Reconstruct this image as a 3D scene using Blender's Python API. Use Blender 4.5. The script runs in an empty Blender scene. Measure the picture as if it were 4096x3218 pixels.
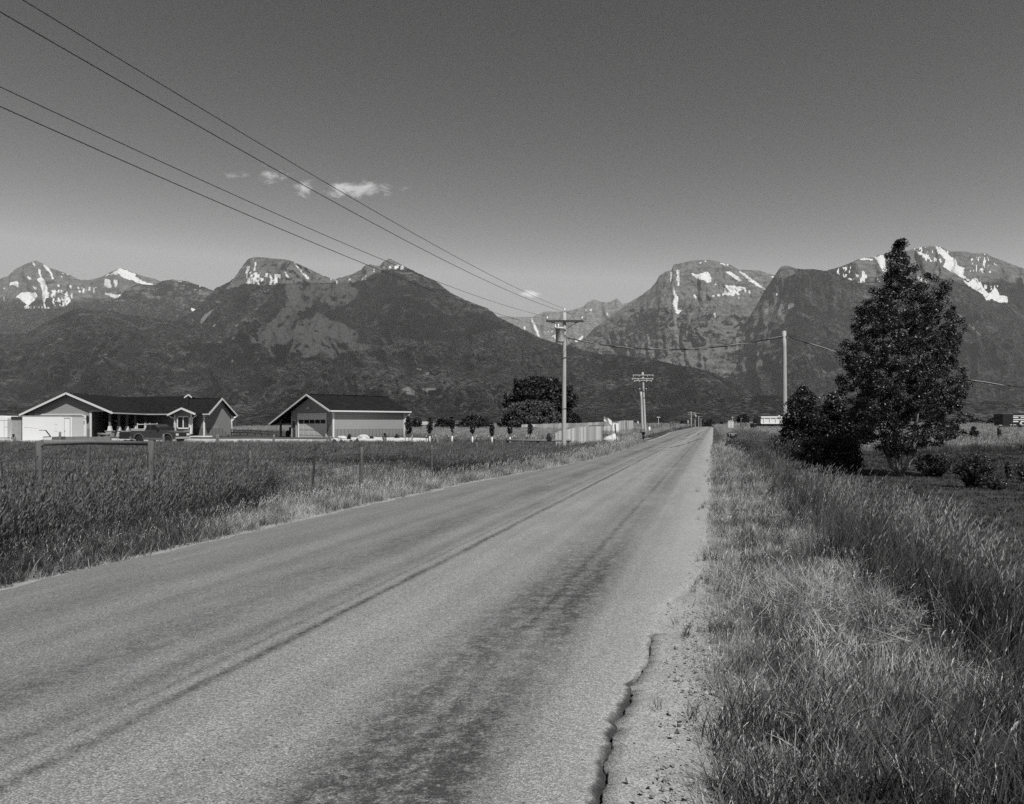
import bpy, math, random
import numpy as np
from mathutils import Vector, Matrix

SC = bpy.context.scene
COL = SC.collection
rng = np.random.default_rng(7)
random.seed(7)

# ------------------------------------------------------------------ camera, sky, sun, exposure
H = 1.75                      # eye height above the road
FPX, CX, HY = 3047.0, 2048.0, 1692.0   # focal length, centre column and horizon row of the photograph
cam_data = bpy.data.cameras.new("camera")
cam = bpy.data.objects.new("camera", cam_data)
COL.objects.link(cam)
cam_data.sensor_width = 36.0
cam_data.sensor_fit = 'HORIZONTAL'
cam_data.lens = 36.0 * FPX / 4096.0
cam_data.shift_y = (HY - 1609.0) / 4096.0
cam_data.clip_start = 0.05
cam_data.clip_end = 60000.0
cam.location = (0, 0, H)
cam.rotation_euler = (math.radians(90), 0, 0)
SC.camera = cam

SUN_EL = math.radians(52)
SUN_H = Vector((0.447, -0.898, 0)).normalized()
SUN_AZ = math.atan2(SUN_H.x, SUN_H.y)
sun_data = bpy.data.lights.new("sun", 'SUN')
sun_data.energy = 5.0
sun_data.angle = math.radians(0.5)
sun_data.color = (1.0, 0.995, 0.985)
sun = bpy.data.objects.new("sun", sun_data)
COL.objects.link(sun)
sun_dir = Vector((SUN_H.x * math.cos(SUN_EL), SUN_H.y * math.cos(SUN_EL), math.sin(SUN_EL)))
sun.rotation_euler = sun_dir.to_track_quat('Z', 'Y').to_euler()
sun.location = (30, -60, 80)

SC.view_settings.view_transform = 'Standard'
SC.view_settings.look = 'None'
SC.view_settings.exposure = 0.16
SC.view_settings.gamma = 1.0
SC.cycles.max_bounces = 6
SC.cycles.volume_bounces = 0
SC.cycles.sample_clamp_indirect = 1.5
SC.cycles.use_denoising = False      # keep the grain, as on film
SC.cycles.transparent_max_bounces = 8


def nn(nt, t, **kw):
    n = nt.nodes.new(t)
    for k, v in kw.items():
        setattr(n, k, v)
    return n


class NB:
    """tiny node builder"""
    def __init__(self, nt):
        self.nt = nt

    def link(self, a, b):
        self.nt.links.new(a, b)

    def m(self, op, a, b=None, c=None, clamp=False):
        n = nn(self.nt, 'ShaderNodeMath', operation=op)
        n.use_clamp = clamp
        for i, v in enumerate((a, b, c)):
            if v is None:
                continue
            if isinstance(v, (int, float)):
                n.inputs[i].default_value = v
            else:
                self.link(v, n.inputs[i])
        return n.outputs[0]

    def mix(self, f, a, b):
        n = nn(self.nt, 'ShaderNodeMix', data_type='FLOAT')
        for s, v in ((n.inputs[0], f), (n.inputs[2], a), (n.inputs[3], b)):
            if isinstance(v, (int, float)):
                s.default_value = v
            else:
                self.link(v, s)
        return n.outputs[0]

    def ss(self, v, lo, hi, a=0.0, b=1.0):
        n = nn(self.nt, 'ShaderNodeMapRange', interpolation_type='SMOOTHSTEP')
        self.link(v, n.inputs[0])
        for i, x in ((1, lo), (2, hi), (3, a), (4, b)):
            n.inputs[i].default_value = x
        return n.outputs[0]

    def noise(self, vec, scale, detail=3, rough=0.55, dist=0.0, out=0):
        n = nn(self.nt, 'ShaderNodeTexNoise')
        n.inputs['Scale'].default_value = scale
        n.inputs['Detail'].default_value = detail
        n.inputs['Roughness'].default_value = rough
        n.inputs['Distortion'].default_value = dist
        if vec is not None:
            self.link(vec, n.inputs['Vector'])
        return n.outputs[out]

    def vor(self, vec, scale, out='Distance'):
        n = nn(self.nt, 'ShaderNodeTexVoronoi')
        n.inputs['Scale'].default_value = scale
        if vec is not None:
            self.link(vec, n.inputs['Vector'])
        return n.outputs[out]

    def scale(self, vec, s):
        n = nn(self.nt, 'ShaderNodeVectorMath', operation='MULTIPLY')
        self.link(vec, n.inputs[0])
        n.inputs[1].default_value = s
        return n.outputs[0]

    def pos(self):
        return nn(self.nt, 'ShaderNodeNewGeometry').outputs['Position']

    def obj(self):
        return nn(self.nt, 'ShaderNodeTexCoord').outputs['Object']

    def attr(self, name):
        return nn(self.nt, 'ShaderNodeAttribute', attribute_name=name).outputs['Fac']

    def sep(self, vec):
        n = nn(self.nt, 'ShaderNodeSeparateXYZ')
        self.link(vec, n.inputs[0])
        return n.outputs


# sky: the physical sky seen through a red filter on black-and-white film, plus a few small clouds
world = bpy.data.worlds.new("World")
SC.world = world
world.use_nodes = True
wt = world.node_tree
wt.nodes.clear()
wb = NB(wt)
sky = nn(wt, 'ShaderNodeTexSky', sky_type='NISHITA')
sky.sun_disc = False
sky.sun_elevation = SUN_EL
sky.sun_rotation = SUN_AZ
sky.altitude = 900
sky.air_density = 1.0
sky.dust_density = 0.6
sky.ozone_density = 1.0
sepc = nn(wt, 'ShaderNodeSeparateColor')
wt.links.new(sky.outputs[0], sepc.inputs[0])
gray = wb.m('ADD', wb.m('MULTIPLY', sepc.outputs[0], 0.75), wb.m('MULTIPLY', sepc.outputs[1], 0.25))
dirv = nn(wt, 'ShaderNodeTexCoord').outputs['Generated']
dx, dy, dz = wb.sep(dirv)
ysafe = wb.m('MAXIMUM', dy, 0.05)
uu = wb.m('DIVIDE', dx, ysafe)
vv = wb.m('DIVIDE', dz, ysafe)
comb = nn(wt, 'ShaderNodeCombineXYZ')
wt.links.new(uu, comb.inputs[0])
wt.links.new(vv, comb.inputs[1])
cn = wb.noise(wb.scale(comb.outputs[0], (1.0, 1.8, 1.0)), 38, 7, 0.66, 0.4)
cloud = None
for fx, fy, rx, ry, st in ((1420, 757, 165, 36, 1.0), (1220, 748, 60, 36, 0.75), (1095, 700, 65, 36, 0.8), (930, 695, 75, 28, 0.5),
                           (1540, 778, 55, 16, 0.6), (1612, 660, 30, 16, 0.4), (2118, 1178, 56, 17, 0.8), (880, 718, 40, 14, 0.4)):
    a = wb.m('DIVIDE', wb.m('SUBTRACT', uu, (fx - CX) / FPX), rx / FPX)
    b = wb.m('DIVIDE', wb.m('SUBTRACT', vv, (HY - fy) / FPX), ry / FPX)
    r2 = wb.m('ADD', wb.m('MULTIPLY', a, a), wb.m('MULTIPLY', b, b))
    e = wb.m('MULTIPLY', wb.m('POWER', 2.718, wb.m('MULTIPLY', r2, -0.9)), st)
    cloud = e if cloud is None else wb.m('MAXIMUM', cloud, e)
cl = wb.ss(wb.m('ADD', wb.m('MULTIPLY', cloud, 0.72), wb.m('MULTIPLY', wb.m('SUBTRACT', cn, 0.5), 1.7)), 0.25, 0.85)
cl = wb.m('MULTIPLY', cl, wb.ss(cloud, 0.03, 0.3))
SKY_K = 0.085
gray = wb.m('MULTIPLY', wb.m('POWER', wb.m('MINIMUM', wb.m('DIVIDE', gray, 3.52), 0.85), 3.2), 7.2)   # the film's steep response to the filtered sky
gray2 = wb.m('ADD', gray, wb.m('MULTIPLY', cl, 5.0))
bg = nn(wt, 'ShaderNodeBackground')
bg.inputs[1].default_value = SKY_K
cc = nn(wt, 'ShaderNodeCombineColor')
for i in range(3):
    wt.links.new(gray2, cc.inputs[i])
wt.links.new(cc.outputs[0], bg.inputs[0])
wo = nn(wt, 'ShaderNodeOutputWorld')
wt.links.new(bg.outputs[0], wo.inputs[0])

# ------------------------------------------------------------------ helpers
ROADX = (2855 - CX) / FPX     # the road runs along x = ROADX * y


def W(fx, fy, d):
    return Vector(((fx - CX) / FPX * d, d, H + (HY - fy) / FPX * d))


def X(fx, d):
    return (fx - CX) / FPX * d


def tag(o, label=None, cat=None, group=None, kind=None):
    if label: o['label'] = label
    if cat: o['category'] = cat
    if group: o['group'] = group
    if kind: o['kind'] = kind
    return o


def thing(name, label, cat, loc=(0, 0, 0), rz=0.0, group=None):
    o = bpy.data.objects.new(name, None)
    o.empty_display_size = 0.2
    COL.objects.link(o)
    o.location = loc
    o.rotation_euler = (0, 0, rz)
    return tag(o, label, cat, group)


def copy_tree(o, parent=None):
    c = o.copy()
    COL.objects.link(c)
    c.parent = parent
    for ch in [k for k in bpy.data.objects if k.parent == o]:
        copy_tree(ch, c)
    return c


def fast_mesh(name, V, Fc, mats=None, smooth=False, attrs=None):
    V = np.asarray(V, dtype=np.float32)
    Fc = np.asarray(Fc, dtype=np.int32)
    me = bpy.data.meshes.new(name)
    me.vertices.add(len(V))
    me.vertices.foreach_set('co', V.ravel())
    m, k = Fc.shape
    me.loops.add(m * k)
    me.loops.foreach_set('vertex_index', Fc.ravel())
    me.polygons.add(m)
    me.polygons.foreach_set('loop_start', np.arange(0, m * k, k, dtype=np.int32))
    me.polygons.foreach_set('loop_total', np.full(m, k, dtype=np.int32))
    if smooth:
        me.polygons.foreach_set('use_smooth', np.ones(m, dtype=bool))
    if attrs:
        for an, arr in attrs.items():
            a = me.attributes.new(an, 'FLOAT', 'POINT')
            a.data.foreach_set('value', np.asarray(arr, dtype=np.float32))
    me.update(calc_edges=True)
    for mt in (mats or []):
        me.materials.append(mt)
    return me


def link(name, me, parent=None, loc=None):
    o = bpy.data.objects.new(name, me)
    COL.objects.link(o)
    if parent is not None:
        o.parent = parent
    if loc is not None:
        o.location = loc
    return o


class MB:
    """collects shapes and links them as one mesh object"""
    def __init__(self):
        self.v, self.f, self.s, self.marks = [], [], [], []

    def mark(self):
        self.marks.append((len(self.v), len(self.f)))

    def face(self, pts, smooth=False):
        b = len(self.v)
        self.v += [tuple(p) for p in pts]
        self.f.append(tuple(range(b, b + len(pts))))
        self.s.append(smooth)
        return self

    def box(self, x0, x1, y0, y1, z0, z1, M=None):
        self.mark()
        c = [Vector((x, y, z)) for z in (z0, z1) for x, y in ((x0, y0), (x1, y0), (x1, y1), (x0, y1))]
        if M is not None:
            c = [M @ p for p in c]
        b = len(self.v)
        self.v += [tuple(p) for p in c]
        for q in ((3, 2, 1, 0), (4, 5, 6, 7), (0, 1, 5, 4), (1, 2, 6, 5), (2, 3, 7, 6), (3, 0, 4, 7)):
            self.f.append(tuple(b + i for i in q))
            self.s.append(False)
        return self

    def beam(self, p, q, w, h, up=(0, 0, 1)):
        p, q = Vector(p), Vector(q)
        d = (q - p)
        L = d.length
        d.normalize()
        u = Vector(up)
        s = d.cross(u)
        if s.length < 1e-5:
            s = d.cross(Vector((1, 0, 0)))
        s.normalize()
        t = s.cross(d)
        M = Matrix((d, s, t)).transposed().to_4x4()
        M.translation = p
        return self.box(0, L, -w / 2, w / 2, -h / 2, h / 2, M)

    def tube(self, pts, radii, n=8, cap=True, smooth=True):
        pts = [Vector(p) for p in pts]
        if isinstance(radii, (int, float)):
            radii = [radii] * len(pts)
        self.mark()
        b = len(self.v)
        ref = None
        for i, p in enumerate(pts):
            a = pts[max(0, i - 1)]
            c = pts[min(len(pts) - 1, i + 1)]
            d = (c - a).normalized()
            if ref is None:
                ref = d.orthogonal().normalized()
            ref = (ref - d * ref.dot(d))
            if ref.length < 1e-6:
                ref = d.orthogonal()
            ref.normalize()
            bi = d.cross(ref)
            for k in range(n):
                an = 2 * math.pi * k / n
                self.v.append(tuple(p + (ref * math.cos(an) + bi * math.sin(an)) * radii[i]))
        for i in range(len(pts) - 1):
            for k in range(n):
                k2 = (k + 1) % n
                self.f.append((b + i * n + k, b + i * n + k2, b + (i + 1) * n + k2, b + (i + 1) * n + k))
                self.s.append(smooth)
        if cap:
            self.f.append(tuple(b + k for k in reversed(range(n))))
            self.s.append(False)
            e = b + (len(pts) - 1) * n
            self.f.append(tuple(e + k for k in range(n)))
            self.s.append(False)
        return self

    def lathe(self, prof, c=(0, 0, 0), n=14, M=None, smooth=True):
        self.mark()
        b = len(self.v)
        for r, z in prof:
            for k in range(n):
                an = 2 * math.pi * k / n
                p = Vector((r * math.cos(an), r * math.sin(an), z))
                if M is not None:
                    p = M @ p
                self.v.append(tuple(p + Vector(c)))
        for i in range(len(prof) - 1):
            for k in range(n):
                k2 = (k + 1) % n
                self.f.append((b + i * n + k, b + i * n + k2, b + (i + 1) * n + k2, b + (i + 1) * n + k))
                self.s.append(smooth)
        self.f.append(tuple(b + k for k in reversed(range(n))))
        e = b + (len(prof) - 1) * n
        self.f.append(tuple(e + k for k in range(n)))
        self.s += [False, False]
        return self

    def prism(self, poly, off):
        """a planar polygon (3-D points) pushed by off into a solid"""
        off = Vector(off)
        n = len(poly)
        self.mark()
        b = len(self.v)
        self.v += [tuple(p) for p in poly] + [tuple(Vector(p) + off) for p in poly]
        self.f.append(tuple(range(b, b + n)))
        self.f.append(tuple(b + n + i for i in reversed(range(n))))
        self.s += [False, False]
        for i in range(n):
            j = (i + 1) % n
            self.f.append((b + j, b + i, b + n + i, b + n + j))
            self.s.append(False)
        return self

    def build(self, name, mat, parent=None, loc=None, bevel=0.0):
        me = bpy.data.meshes.new(name)
        o0 = Vector((0, 0, 0))
        if loc is not None:
            o0 = Vector(loc)
        vs = [tuple(Vector(p) - o0) for p in self.v]
        me.from_pydata(vs, [], self.f)
        me.polygons.foreach_set('use_smooth', self.s)
        me.materials.append(mat)
        me.update()
        o = link(name, me, parent)
        if loc is not None:
            o.location = o0 - (world_loc(parent) if parent else Vector((0, 0, 0)))
        elif parent is not None and getattr(self, 'world', False):
            pass
        if bevel > 0:
            bm = o.modifiers.new("bevel", 'BEVEL')
            bm.width = bevel
            bm.segments = 2
            bm.limit_method = 'ANGLE'
        return o


def world_loc(o):
    v = Vector(o.location)
    while o.parent:
        o = o.parent
        v = v + Vector(o.location)
    return v


SPLIT = {"hinge", "rake_board", "gutter", "wainscot", "corner_board", "door_trim", "door_frame", "side_rib", "bumper", "back_rail", "step", "brace", "lid_strap", "board_strip", "drop_wire", "band", "tool_chest", "rib", "tow_bar", "frame"}


def bw(mb, name, mat, parent, bevel=0.0):
    if name in SPLIT and len(mb.marks) > 1 and mb.marks[0] == (0, 0):
        ends = mb.marks[1:] + [(len(mb.v), len(mb.f))]
        out = None
        for (v0, f0), (v1, f1) in zip(mb.marks, ends):
            q = MB()
            q.v = mb.v[v0:v1]
            q.f = [tuple(i - v0 for i in f) for f in mb.f[f0:f1]]
            q.s = mb.s[f0:f1]
            out = _bw(q, name, mat, parent, bevel)
        return out
    return _bw(mb, name, mat, parent, bevel)


def _bw(mb, name, mat, parent, bevel=0.0):
    """build a part whose points are given in world coordinates under an unrotated parent"""
    base = world_loc(parent)
    mb.v = [tuple(Vector(p) - base) for p in mb.v]
    return mb.build(name, mat, parent, bevel=bevel)


# ------------------------------------------------------------------ materials (all grey: the photograph is black and white)
def principled(name):
    m = bpy.data.materials.new(name)
    m.use_nodes = True
    nt = m.node_tree
    return m, nt, NB(nt), nt.nodes['Principled BSDF']


def set_grey(b, bs, v):
    if isinstance(v, (int, float)):
        bs.inputs['Base Color'].default_value = (v, v, v, 1)
        return
    c = nn(b.nt, 'ShaderNodeCombineColor')
    for i in range(3):
        b.link(v, c.inputs[i])
    b.link(c.outputs[0], bs.inputs['Base Color'])


def bump(b, bs, h, strength=0.4, dist=0.02):
    n = nn(b.nt, 'ShaderNodeBump')
    n.inputs['Strength'].default_value = strength
    n.inputs['Distance'].default_value = dist
    b.link(h, n.inputs['Height'])
    b.link(n.outputs[0], bs.inputs['Normal'])


def mat_noise(name, v, var=0.2, scale=3.0, rough=0.7, bumpd=0.0, spec=0.3, metal=0.0, island=0.0, stretch=(1, 1, 1)):
    m, nt, b, bs = principled(name)
    p = b.scale(b.obj(), stretch)
    n = b.noise(p, scale, 5, 0.6)
    n2 = b.noise(p, scale * 6, 3, 0.6)
    f = b.m('ADD', b.m('MULTIPLY', n, 1.3), b.m('MULTIPLY', n2, 0.7))
    val = b.m('MULTIPLY', b.m('ADD', b.m('MULTIPLY', b.m('SUBTRACT', f, 1.0), var * 2), 1.0), v)
    if island:
        r = nn(nt, 'ShaderNodeNewGeometry').outputs['Random Per Island']
        val = b.m('MULTIPLY', val, b.m('ADD', b.m('MULTIPLY', b.m('SUBTRACT', r, 0.5), island * 2), 1.0))
    set_grey(b, bs, b.m('MAXIMUM', val, 0.0))
    bs.inputs['Roughness'].default_value = rough
    bs.inputs['Specular IOR Level'].default_value = spec
    bs.inputs['Metallic'].default_value = metal
    if bumpd:
        bump(b, bs, n2, 0.6, bumpd)
    return m


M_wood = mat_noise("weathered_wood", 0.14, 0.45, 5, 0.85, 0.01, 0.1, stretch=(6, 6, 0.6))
M_post = mat_noise("grey_post", 0.095, 0.5, 5, 0.85, 0.012, 0.1, stretch=(7, 7, 0.5))
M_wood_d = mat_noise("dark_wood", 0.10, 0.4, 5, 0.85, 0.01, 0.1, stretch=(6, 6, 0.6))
M_plank = mat_noise("fence_plank", 0.40, 0.28, 4, 0.85, 0.006, 0.1, island=0.33, stretch=(6, 6, 0.5))
M_pole = mat_noise("pole_wood", 0.34, 0.35, 4, 0.85, 0.01, 0.1, stretch=(8, 8, 0.35))
M_pole_d = mat_noise("arm_wood", 0.06, 0.4, 4, 0.85, 0.01, 0.1)
M_white = mat_noise("white_paint", 0.60, 0.05, 2, 0.45, 0, 0.4)
M_trim = mat_noise("trim_paint", 0.50, 0.06, 3, 0.5, 0, 0.4)
M_cream = mat_noise("pale_door_paint", 0.62, 0.06, 3, 0.5, 0, 0.4)
M_greyp = mat_noise("grey_metal", 0.33, 0.25, 3, 0.5, 0, 0.4)
M_black = mat_noise("black_paint", 0.012, 0.2, 3, 0.45, 0, 0.4)
M_darkm = mat_noise("dark_metal", 0.03, 0.3, 3, 0.5, 0, 0.4)
M_rust = mat_noise("rusty_wire", 0.06, 0.3, 3, 0.8)
M_wire = mat_noise("line_wire", 0.05, 0.1, 3, 0.6)
M_cable = mat_noise("twisted_cable", 0.05, 0.2, 3, 0.5)
M_rock = mat_noise("boulder", 0.42, 0.35, 3, 0.9, 0.03)
M_gravelw = mat_noise("white_gravel", 0.48, 0.2, 9, 0.95, 0.02)
M_drive = mat_noise("driveway_gravel", 0.36, 0.15, 6, 0.95, 0.02)
M_truck = mat_noise("truck_paint", 0.04, 0.1, 2, 0.25, 0, 0.6)
M_truck_l = mat_noise("truck_lower_paint", 0.11, 0.1, 2, 0.3, 0, 0.6)
M_tyre = mat_noise("tyre", 0.015, 0.2, 5, 0.9)
M_chrome = mat_noise("bright_metal", 0.6, 0.1, 3, 0.3, 0, 0.6, metal=0.7)
M_porc = mat_noise("porcelain", 0.75, 0.05, 3, 0.25, 0, 0.6)
M_concrete = mat_noise("concrete", 0.45, 0.15, 3, 0.9, 0.01)
M_stone = mat_noise("post_stone", 0.30, 0.5, 6, 0.9, 0.02)
M_bark = mat_noise("bark", 0.10, 0.5, 6, 0.9, 0.02, stretch=(3, 3, 0.7))
M_bark_l = mat_noise("pale_bark", 0.15, 0.5, 6, 0.8, 0.02, stretch=(3, 3, 0.7))
M_tarp = mat_noise("white_tarp", 0.48, 0.1, 3, 0.6, 0.05)
M_flag_w = mat_noise("flag_light", 0.72, 0.05, 3, 0.8)
M_flag_d = mat_noise("flag_stripe", 0.30, 0.05, 3, 0.8)
M_flag_b = mat_noise("flag_canton", 0.20, 0.05, 3, 0.8)
M_emblem = mat_noise("grey_emblem", 0.55, 0.05, 3, 0.5)
M_straw = mat_noise("straw", 0.35, 0.3, 6, 0.9)


def mat_glass(name):
    m, nt, b, bs = principled(name)
    set_grey(b, bs, b.m('ADD', b.m('MULTIPLY', b.noise(b.obj(), 1.5, 2), 0.02), 0.004))
    bs.inputs['Roughness'].default_value = 0.08
    return m


M_glass = mat_glass("window_glass")


def mat_siding(name, v, board, vertical=False):
    """lap siding: joints every board, real relief through bump plus weathered tone per course"""
    m, nt, b, bs = principled(name)
    p = b.pos()
    x, y, z = b.sep(p)
    if vertical:
        q = b.m('MULTIPLY', b.m('ADD', b.m('MULTIPLY', x, 0.9), b.m('MULTIPLY', y, 0.45)), 1.0 / board)
    else:
        q = b.m('DIVIDE', z, board)
    fr = b.m('FRACT', b.m('ADD', q, 100.0))
    n = b.noise(p, 3.0, 4)
    joint = b.ss(fr, 0.80, 0.97, 0.0, 1.0) if not vertical else b.ss(fr, 0.80, 0.9, 0.0, 1.0)
    val = b.m('MULTIPLY', b.m('ADD', b.m('MULTIPLY', b.m('SUBTRACT', n, 0.5), 0.25), 1.0), v)
    val = b.m('MULTIPLY', val, b.m('SUBTRACT', 1.0, b.m('MULTIPLY', joint, 0.45)))
    set_grey(b, bs, val)
    bs.inputs['Roughness'].default_value = 0.75
    bump(b, bs, fr, 0.5, 0.03)
    return m


M_siding = mat_siding("lap_siding", 0.235, 0.27)
M_batten = mat_siding("batten_siding", 0.15, 0.46, True)


def mat_shingle(name):
    m, nt, b, bs = principled(name)
    p = b.pos()
    n = b.noise(p, 1.2, 4, 0.6)
    v = b.vor(b.scale(p, (3.0, 3.0, 7.0)), 1.0, 'Color')
    vs = b.sep(v)[0]
    val = b.m('ADD', b.m('MULTIPLY', vs, 0.008), b.m('MULTIPLY', n, 0.006))
    set_grey(b, bs, b.m('ADD', val, 0.001))
    bs.inputs['Roughness'].default_value = 0.9
    bs.inputs['Specular IOR Level'].default_value = 0.2
    bump(b, bs, vs, 0.6, 0.02)
    return m


M_shingle = mat_shingle("dark_shingles")


def mat_leaf(name, lo, hi, rough=0.45, spec=0.5, big=0.6):
    m, nt, b, bs = principled(name)
    r = nn(nt, 'ShaderNodeNewGeometry').outputs['Random Per Island']
    n = b.noise(b.obj(), big, 3)
    f = b.m('ADD', b.m('MULTIPLY', b.m('POWER', r, 1.6), 0.7), b.m('MULTIPLY', b.ss(n, 0.3, 0.7), 0.3))
    set_grey(b, bs, b.mix(f, lo, hi))
    bs.inputs['Roughness'].default_value = rough
    bs.inputs['Specular IOR Level'].default_value = spec
    return m


M_poplar = mat_leaf("poplar_leaves", 0.006, 0.050, 0.45, 0.45)
M_bush = mat_leaf("bush_leaves", 0.006, 0.045, 0.45, 0.45)
M_darktree = mat_leaf("dark_tree_leaves", 0.012, 0.035, 0.5, 0.3, 0.25)
M_willow = mat_leaf("willow_leaves", 0.03, 0.10, 0.55, 0.3, 0.3)
M_sapling = mat_leaf("sapling_leaves", 0.015, 0.06, 0.45, 0.4)
M_shrub = mat_leaf("shrub_leaves", 0.015, 0.06, 0.4, 0.4)


def mat_grass(name, lo, hi, tip, patch=0.5, pscale=0.25, tall=0.8):
    m, nt, b, bs = principled(name)
    g = nn(nt, 'ShaderNodeNewGeometry')
    isl = g.outputs['Random Per Island']
    oi = nn(nt, 'ShaderNodeObjectInfo').outputs['Random']
    p = b.pos()
    n = b.ss(b.noise(p, pscale, 4, 0.6), 0.34, 0.66)
    oz = b.sep(b.obj())[2]
    f = b.m('ADD', b.m('MULTIPLY', b.m('POWER', isl, 1.7), 0.45), b.m('MULTIPLY', oi, 0.2))
    f = b.m('ADD', f, b.m('MULTIPLY', b.m('SUBTRACT', n, 0.35), patch), clamp=True)
    v = b.mix(f, lo, hi)
    hd = b.attr('head')
    v = b.mix(hd, v, tip)
    set_grey(b, bs, v)
    bs.inputs['Roughness'].default_value = 0.55
    bs.inputs['Specular IOR Level'].default_value = 0.35
    return m


M_grass_dry = mat_grass("dry_grass", 0.05, 0.44, 0.42, 0.8, 0.9)
M_grass_tall = mat_grass("tall_grass", 0.006, 0.105, 0.17, 0.9, 0.6)
M_grass_left = mat_grass("ditch_grass", 0.003, 0.040, 0.11, 0.8, 0.28)
M_grass_field = mat_grass("field_grass", 0.008, 0.065, 0.11, 0.9, 0.09)
M_pasture = mat_grass("pasture_grass", 0.025, 0.19, 0.25, 0.8, 0.07)
M_lawn = mat_grass("lawn_grass", 0.008, 0.032, 0.04, 0.6, 0.35)


# ------------------------------------------------------------------ numpy noise
_tab = rng.random((256, 256))


def vnoise(x, y):
    xi = np.floor(x).astype(int)
    yi = np.floor(y).astype(int)
    fx = x - xi
    fy = y - yi
    fx = fx * fx * (3 - 2 * fx)
    fy = fy * fy * (3 - 2 * fy)
    a = _tab[xi & 255, yi & 255]
    b = _tab[(xi + 1) & 255, yi & 255]
    c = _tab[xi & 255, (yi + 1) & 255]
    d = _tab[(xi + 1) & 255, (yi + 1) & 255]
    return (a * (1 - fx) + b * fx) * (1 - fy) + (c * (1 - fx) + d * fx) * fy


def fbm(x, y, o=4, g=0.5):
    s, a, t = 0.0, 1.0, 0.0
    for i in range(o):
        s = s + a * vnoise(x * 2 ** i + 17.3 * i, y * 2 ** i + 9.1 * i)
        t += a
        a *= g
    return s / t


def ridged(x, y, o=4, g=0.5):
    s, a, t = 0.0, 1.0, 0.0
    for i in range(o):
        s = s + a * (1 - np.abs(2 * vnoise(x * 2 ** i + 31.7 * i, y * 2 ** i + 5.3 * i) - 1))
        t += a
        a *= g
    return s / t


# ------------------------------------------------------------------ ground
_ly = np.array([-40, 0, 15, 23, 30, 37, 47, 68, 87, 110, 144, 214, 350, 900])
_lw = np.array([-7.7, -7.7, -7.6, -7.3, -6.5, -5.9, -5.9, -6.3, -6.4, -6.9, -8.0, -7.8, -7.7, -7.7])


def left_edge(y):
    return np.interp(y, _ly, _lw)


def sstep(x, a, b):
    t = np.clip((x - a) / (b - a), 0, 1)
    return t * t * (3 - 2 * t)


def far_drop(y):
    return -np.clip(y - 345, 0, 900) * 0.011


def ground_z(x, y):
    x = np.asarray(x, float)
    y = np.asarray(y, float)
    w = x - ROADX * y
    L = left_edge(y)
    s = L - w                     # metres out from the left edge of the road
    zl = -0.42 * sstep(s, 0.3, 3.6)
    zl = zl + 0.42 * sstep(y, 74, 90) * sstep(s, 0.3, 5) + 0.10 * sstep(y, 40, 55) * sstep(-s, -9, -1) * 0
    zr = 0.03 * sstep(w, 0.0, 0.6) - 0.33 * sstep(w, 1.6, 4.2)
    zr = zr + 0.30 * sstep(y, 45, 75) * sstep(w, 1.0, 4)
    road = (s < 0) & (w < 0)
    n = (fbm(x * 0.35, y * 0.35, 3) - 0.5) * 0.12 * np.clip(np.where(w < 0, s, w) / 1.5, 0, 1)
    z = np.where(w >= 0, zr, np.where(s >= 0, zl, 0.0)) + n
    z = np.where(road, -0.07, z)
    inn = np.minimum(np.abs(w), np.abs(s))
    k = 1 - sstep(np.where(w >= 0, w, s), 0.30, 0.62)
    z = np.where(~road, z * (1 - k) + np.minimum(z, -0.11) * k, z)
    return z + far_drop(y)


def gz(x, y):
    return float(ground_z(x, y))


def nonuni(lo, hi, dense_lo, dense_hi, step, grow=1.18):
    a = list(np.arange(dense_lo, dense_hi + 1e-6, step))
    s = step
    v = dense_hi
    while v < hi:
        s *= grow
        v += s
        a.append(min(v, hi))
    s = step
    v = dense_lo
    pre = []
    while v > lo:
        s *= grow
        v -= s
        pre.append(max(v, lo))
    return np.array(pre[::-1] + a)


def grid_faces(nr, nc):
    i = np.arange(nr - 1)[:, None] * nc + np.arange(nc - 1)[None, :]
    return np.stack([i, i + 1, i + nc + 1, i + nc], -1).reshape(-1, 4)


wv = nonuni(-7000, 7000, -22, 9, 0.3)
yv = nonuni(-60, 12500, -6, 30, 0.4, 1.06)
Wg, Yg = np.meshgrid(wv, yv)
Xg = Wg + ROADX * Yg
Zg = ground_z(Xg, Yg)
m, nt, b, bs = principled("earth")
p = b.pos()
n1 = b.noise(p, 0.06, 5, 0.6)
n2 = b.noise(p, 2.2, 4, 0.6)
n3 = b.noise(p, 30, 3, 0.7)
v = b.m('ADD', b.m('MULTIPLY', n1, 0.035), b.m('MULTIPLY', n2, 0.025))
v = b.m('MULTIPLY', b.m('ADD', v, 0.0), b.m('ADD', 0.55, b.m('MULTIPLY', n3, 0.9)))
set_grey(b, bs, v)
bs.inputs['Roughness'].default_value = 0.95
bump(b, bs, n3, 0.5, 0.02)
M_earth = m
o = link("ground", fast_mesh("ground", np.stack([Xg, Yg, Zg], -1).reshape(-1, 3), grid_faces(len(yv), len(wv)), [M_earth], True))
tag(o, kind='structure')

# ------------------------------------------------------------------ road


_cp = [(1130, 30), (1095, 100), (1070, 190), (1010, 430), (935, 520), (870, 560), (912, 630), (840, 800), (785, 850), (750, 980), (715, 1080), (715, 1140), (650, 1250), (640, 1330), (670, 1430), (620, 1560), (590, 1680)]
_cd = [(1.77 * FPX / (2500 + b / 2.379 - HY), 2150 + a / 2.379) for a, b in _cp][::-1]
_cy = np.array([1.5] + [q[0] for q in _cd])
_cw = np.array([(_cd[0][1] - CX) / FPX * _cd[0][0] - ROADX * _cd[0][0]] + [(q[1] - CX) / FPX * q[0] - ROADX * q[0] for q in _cd])


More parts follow.
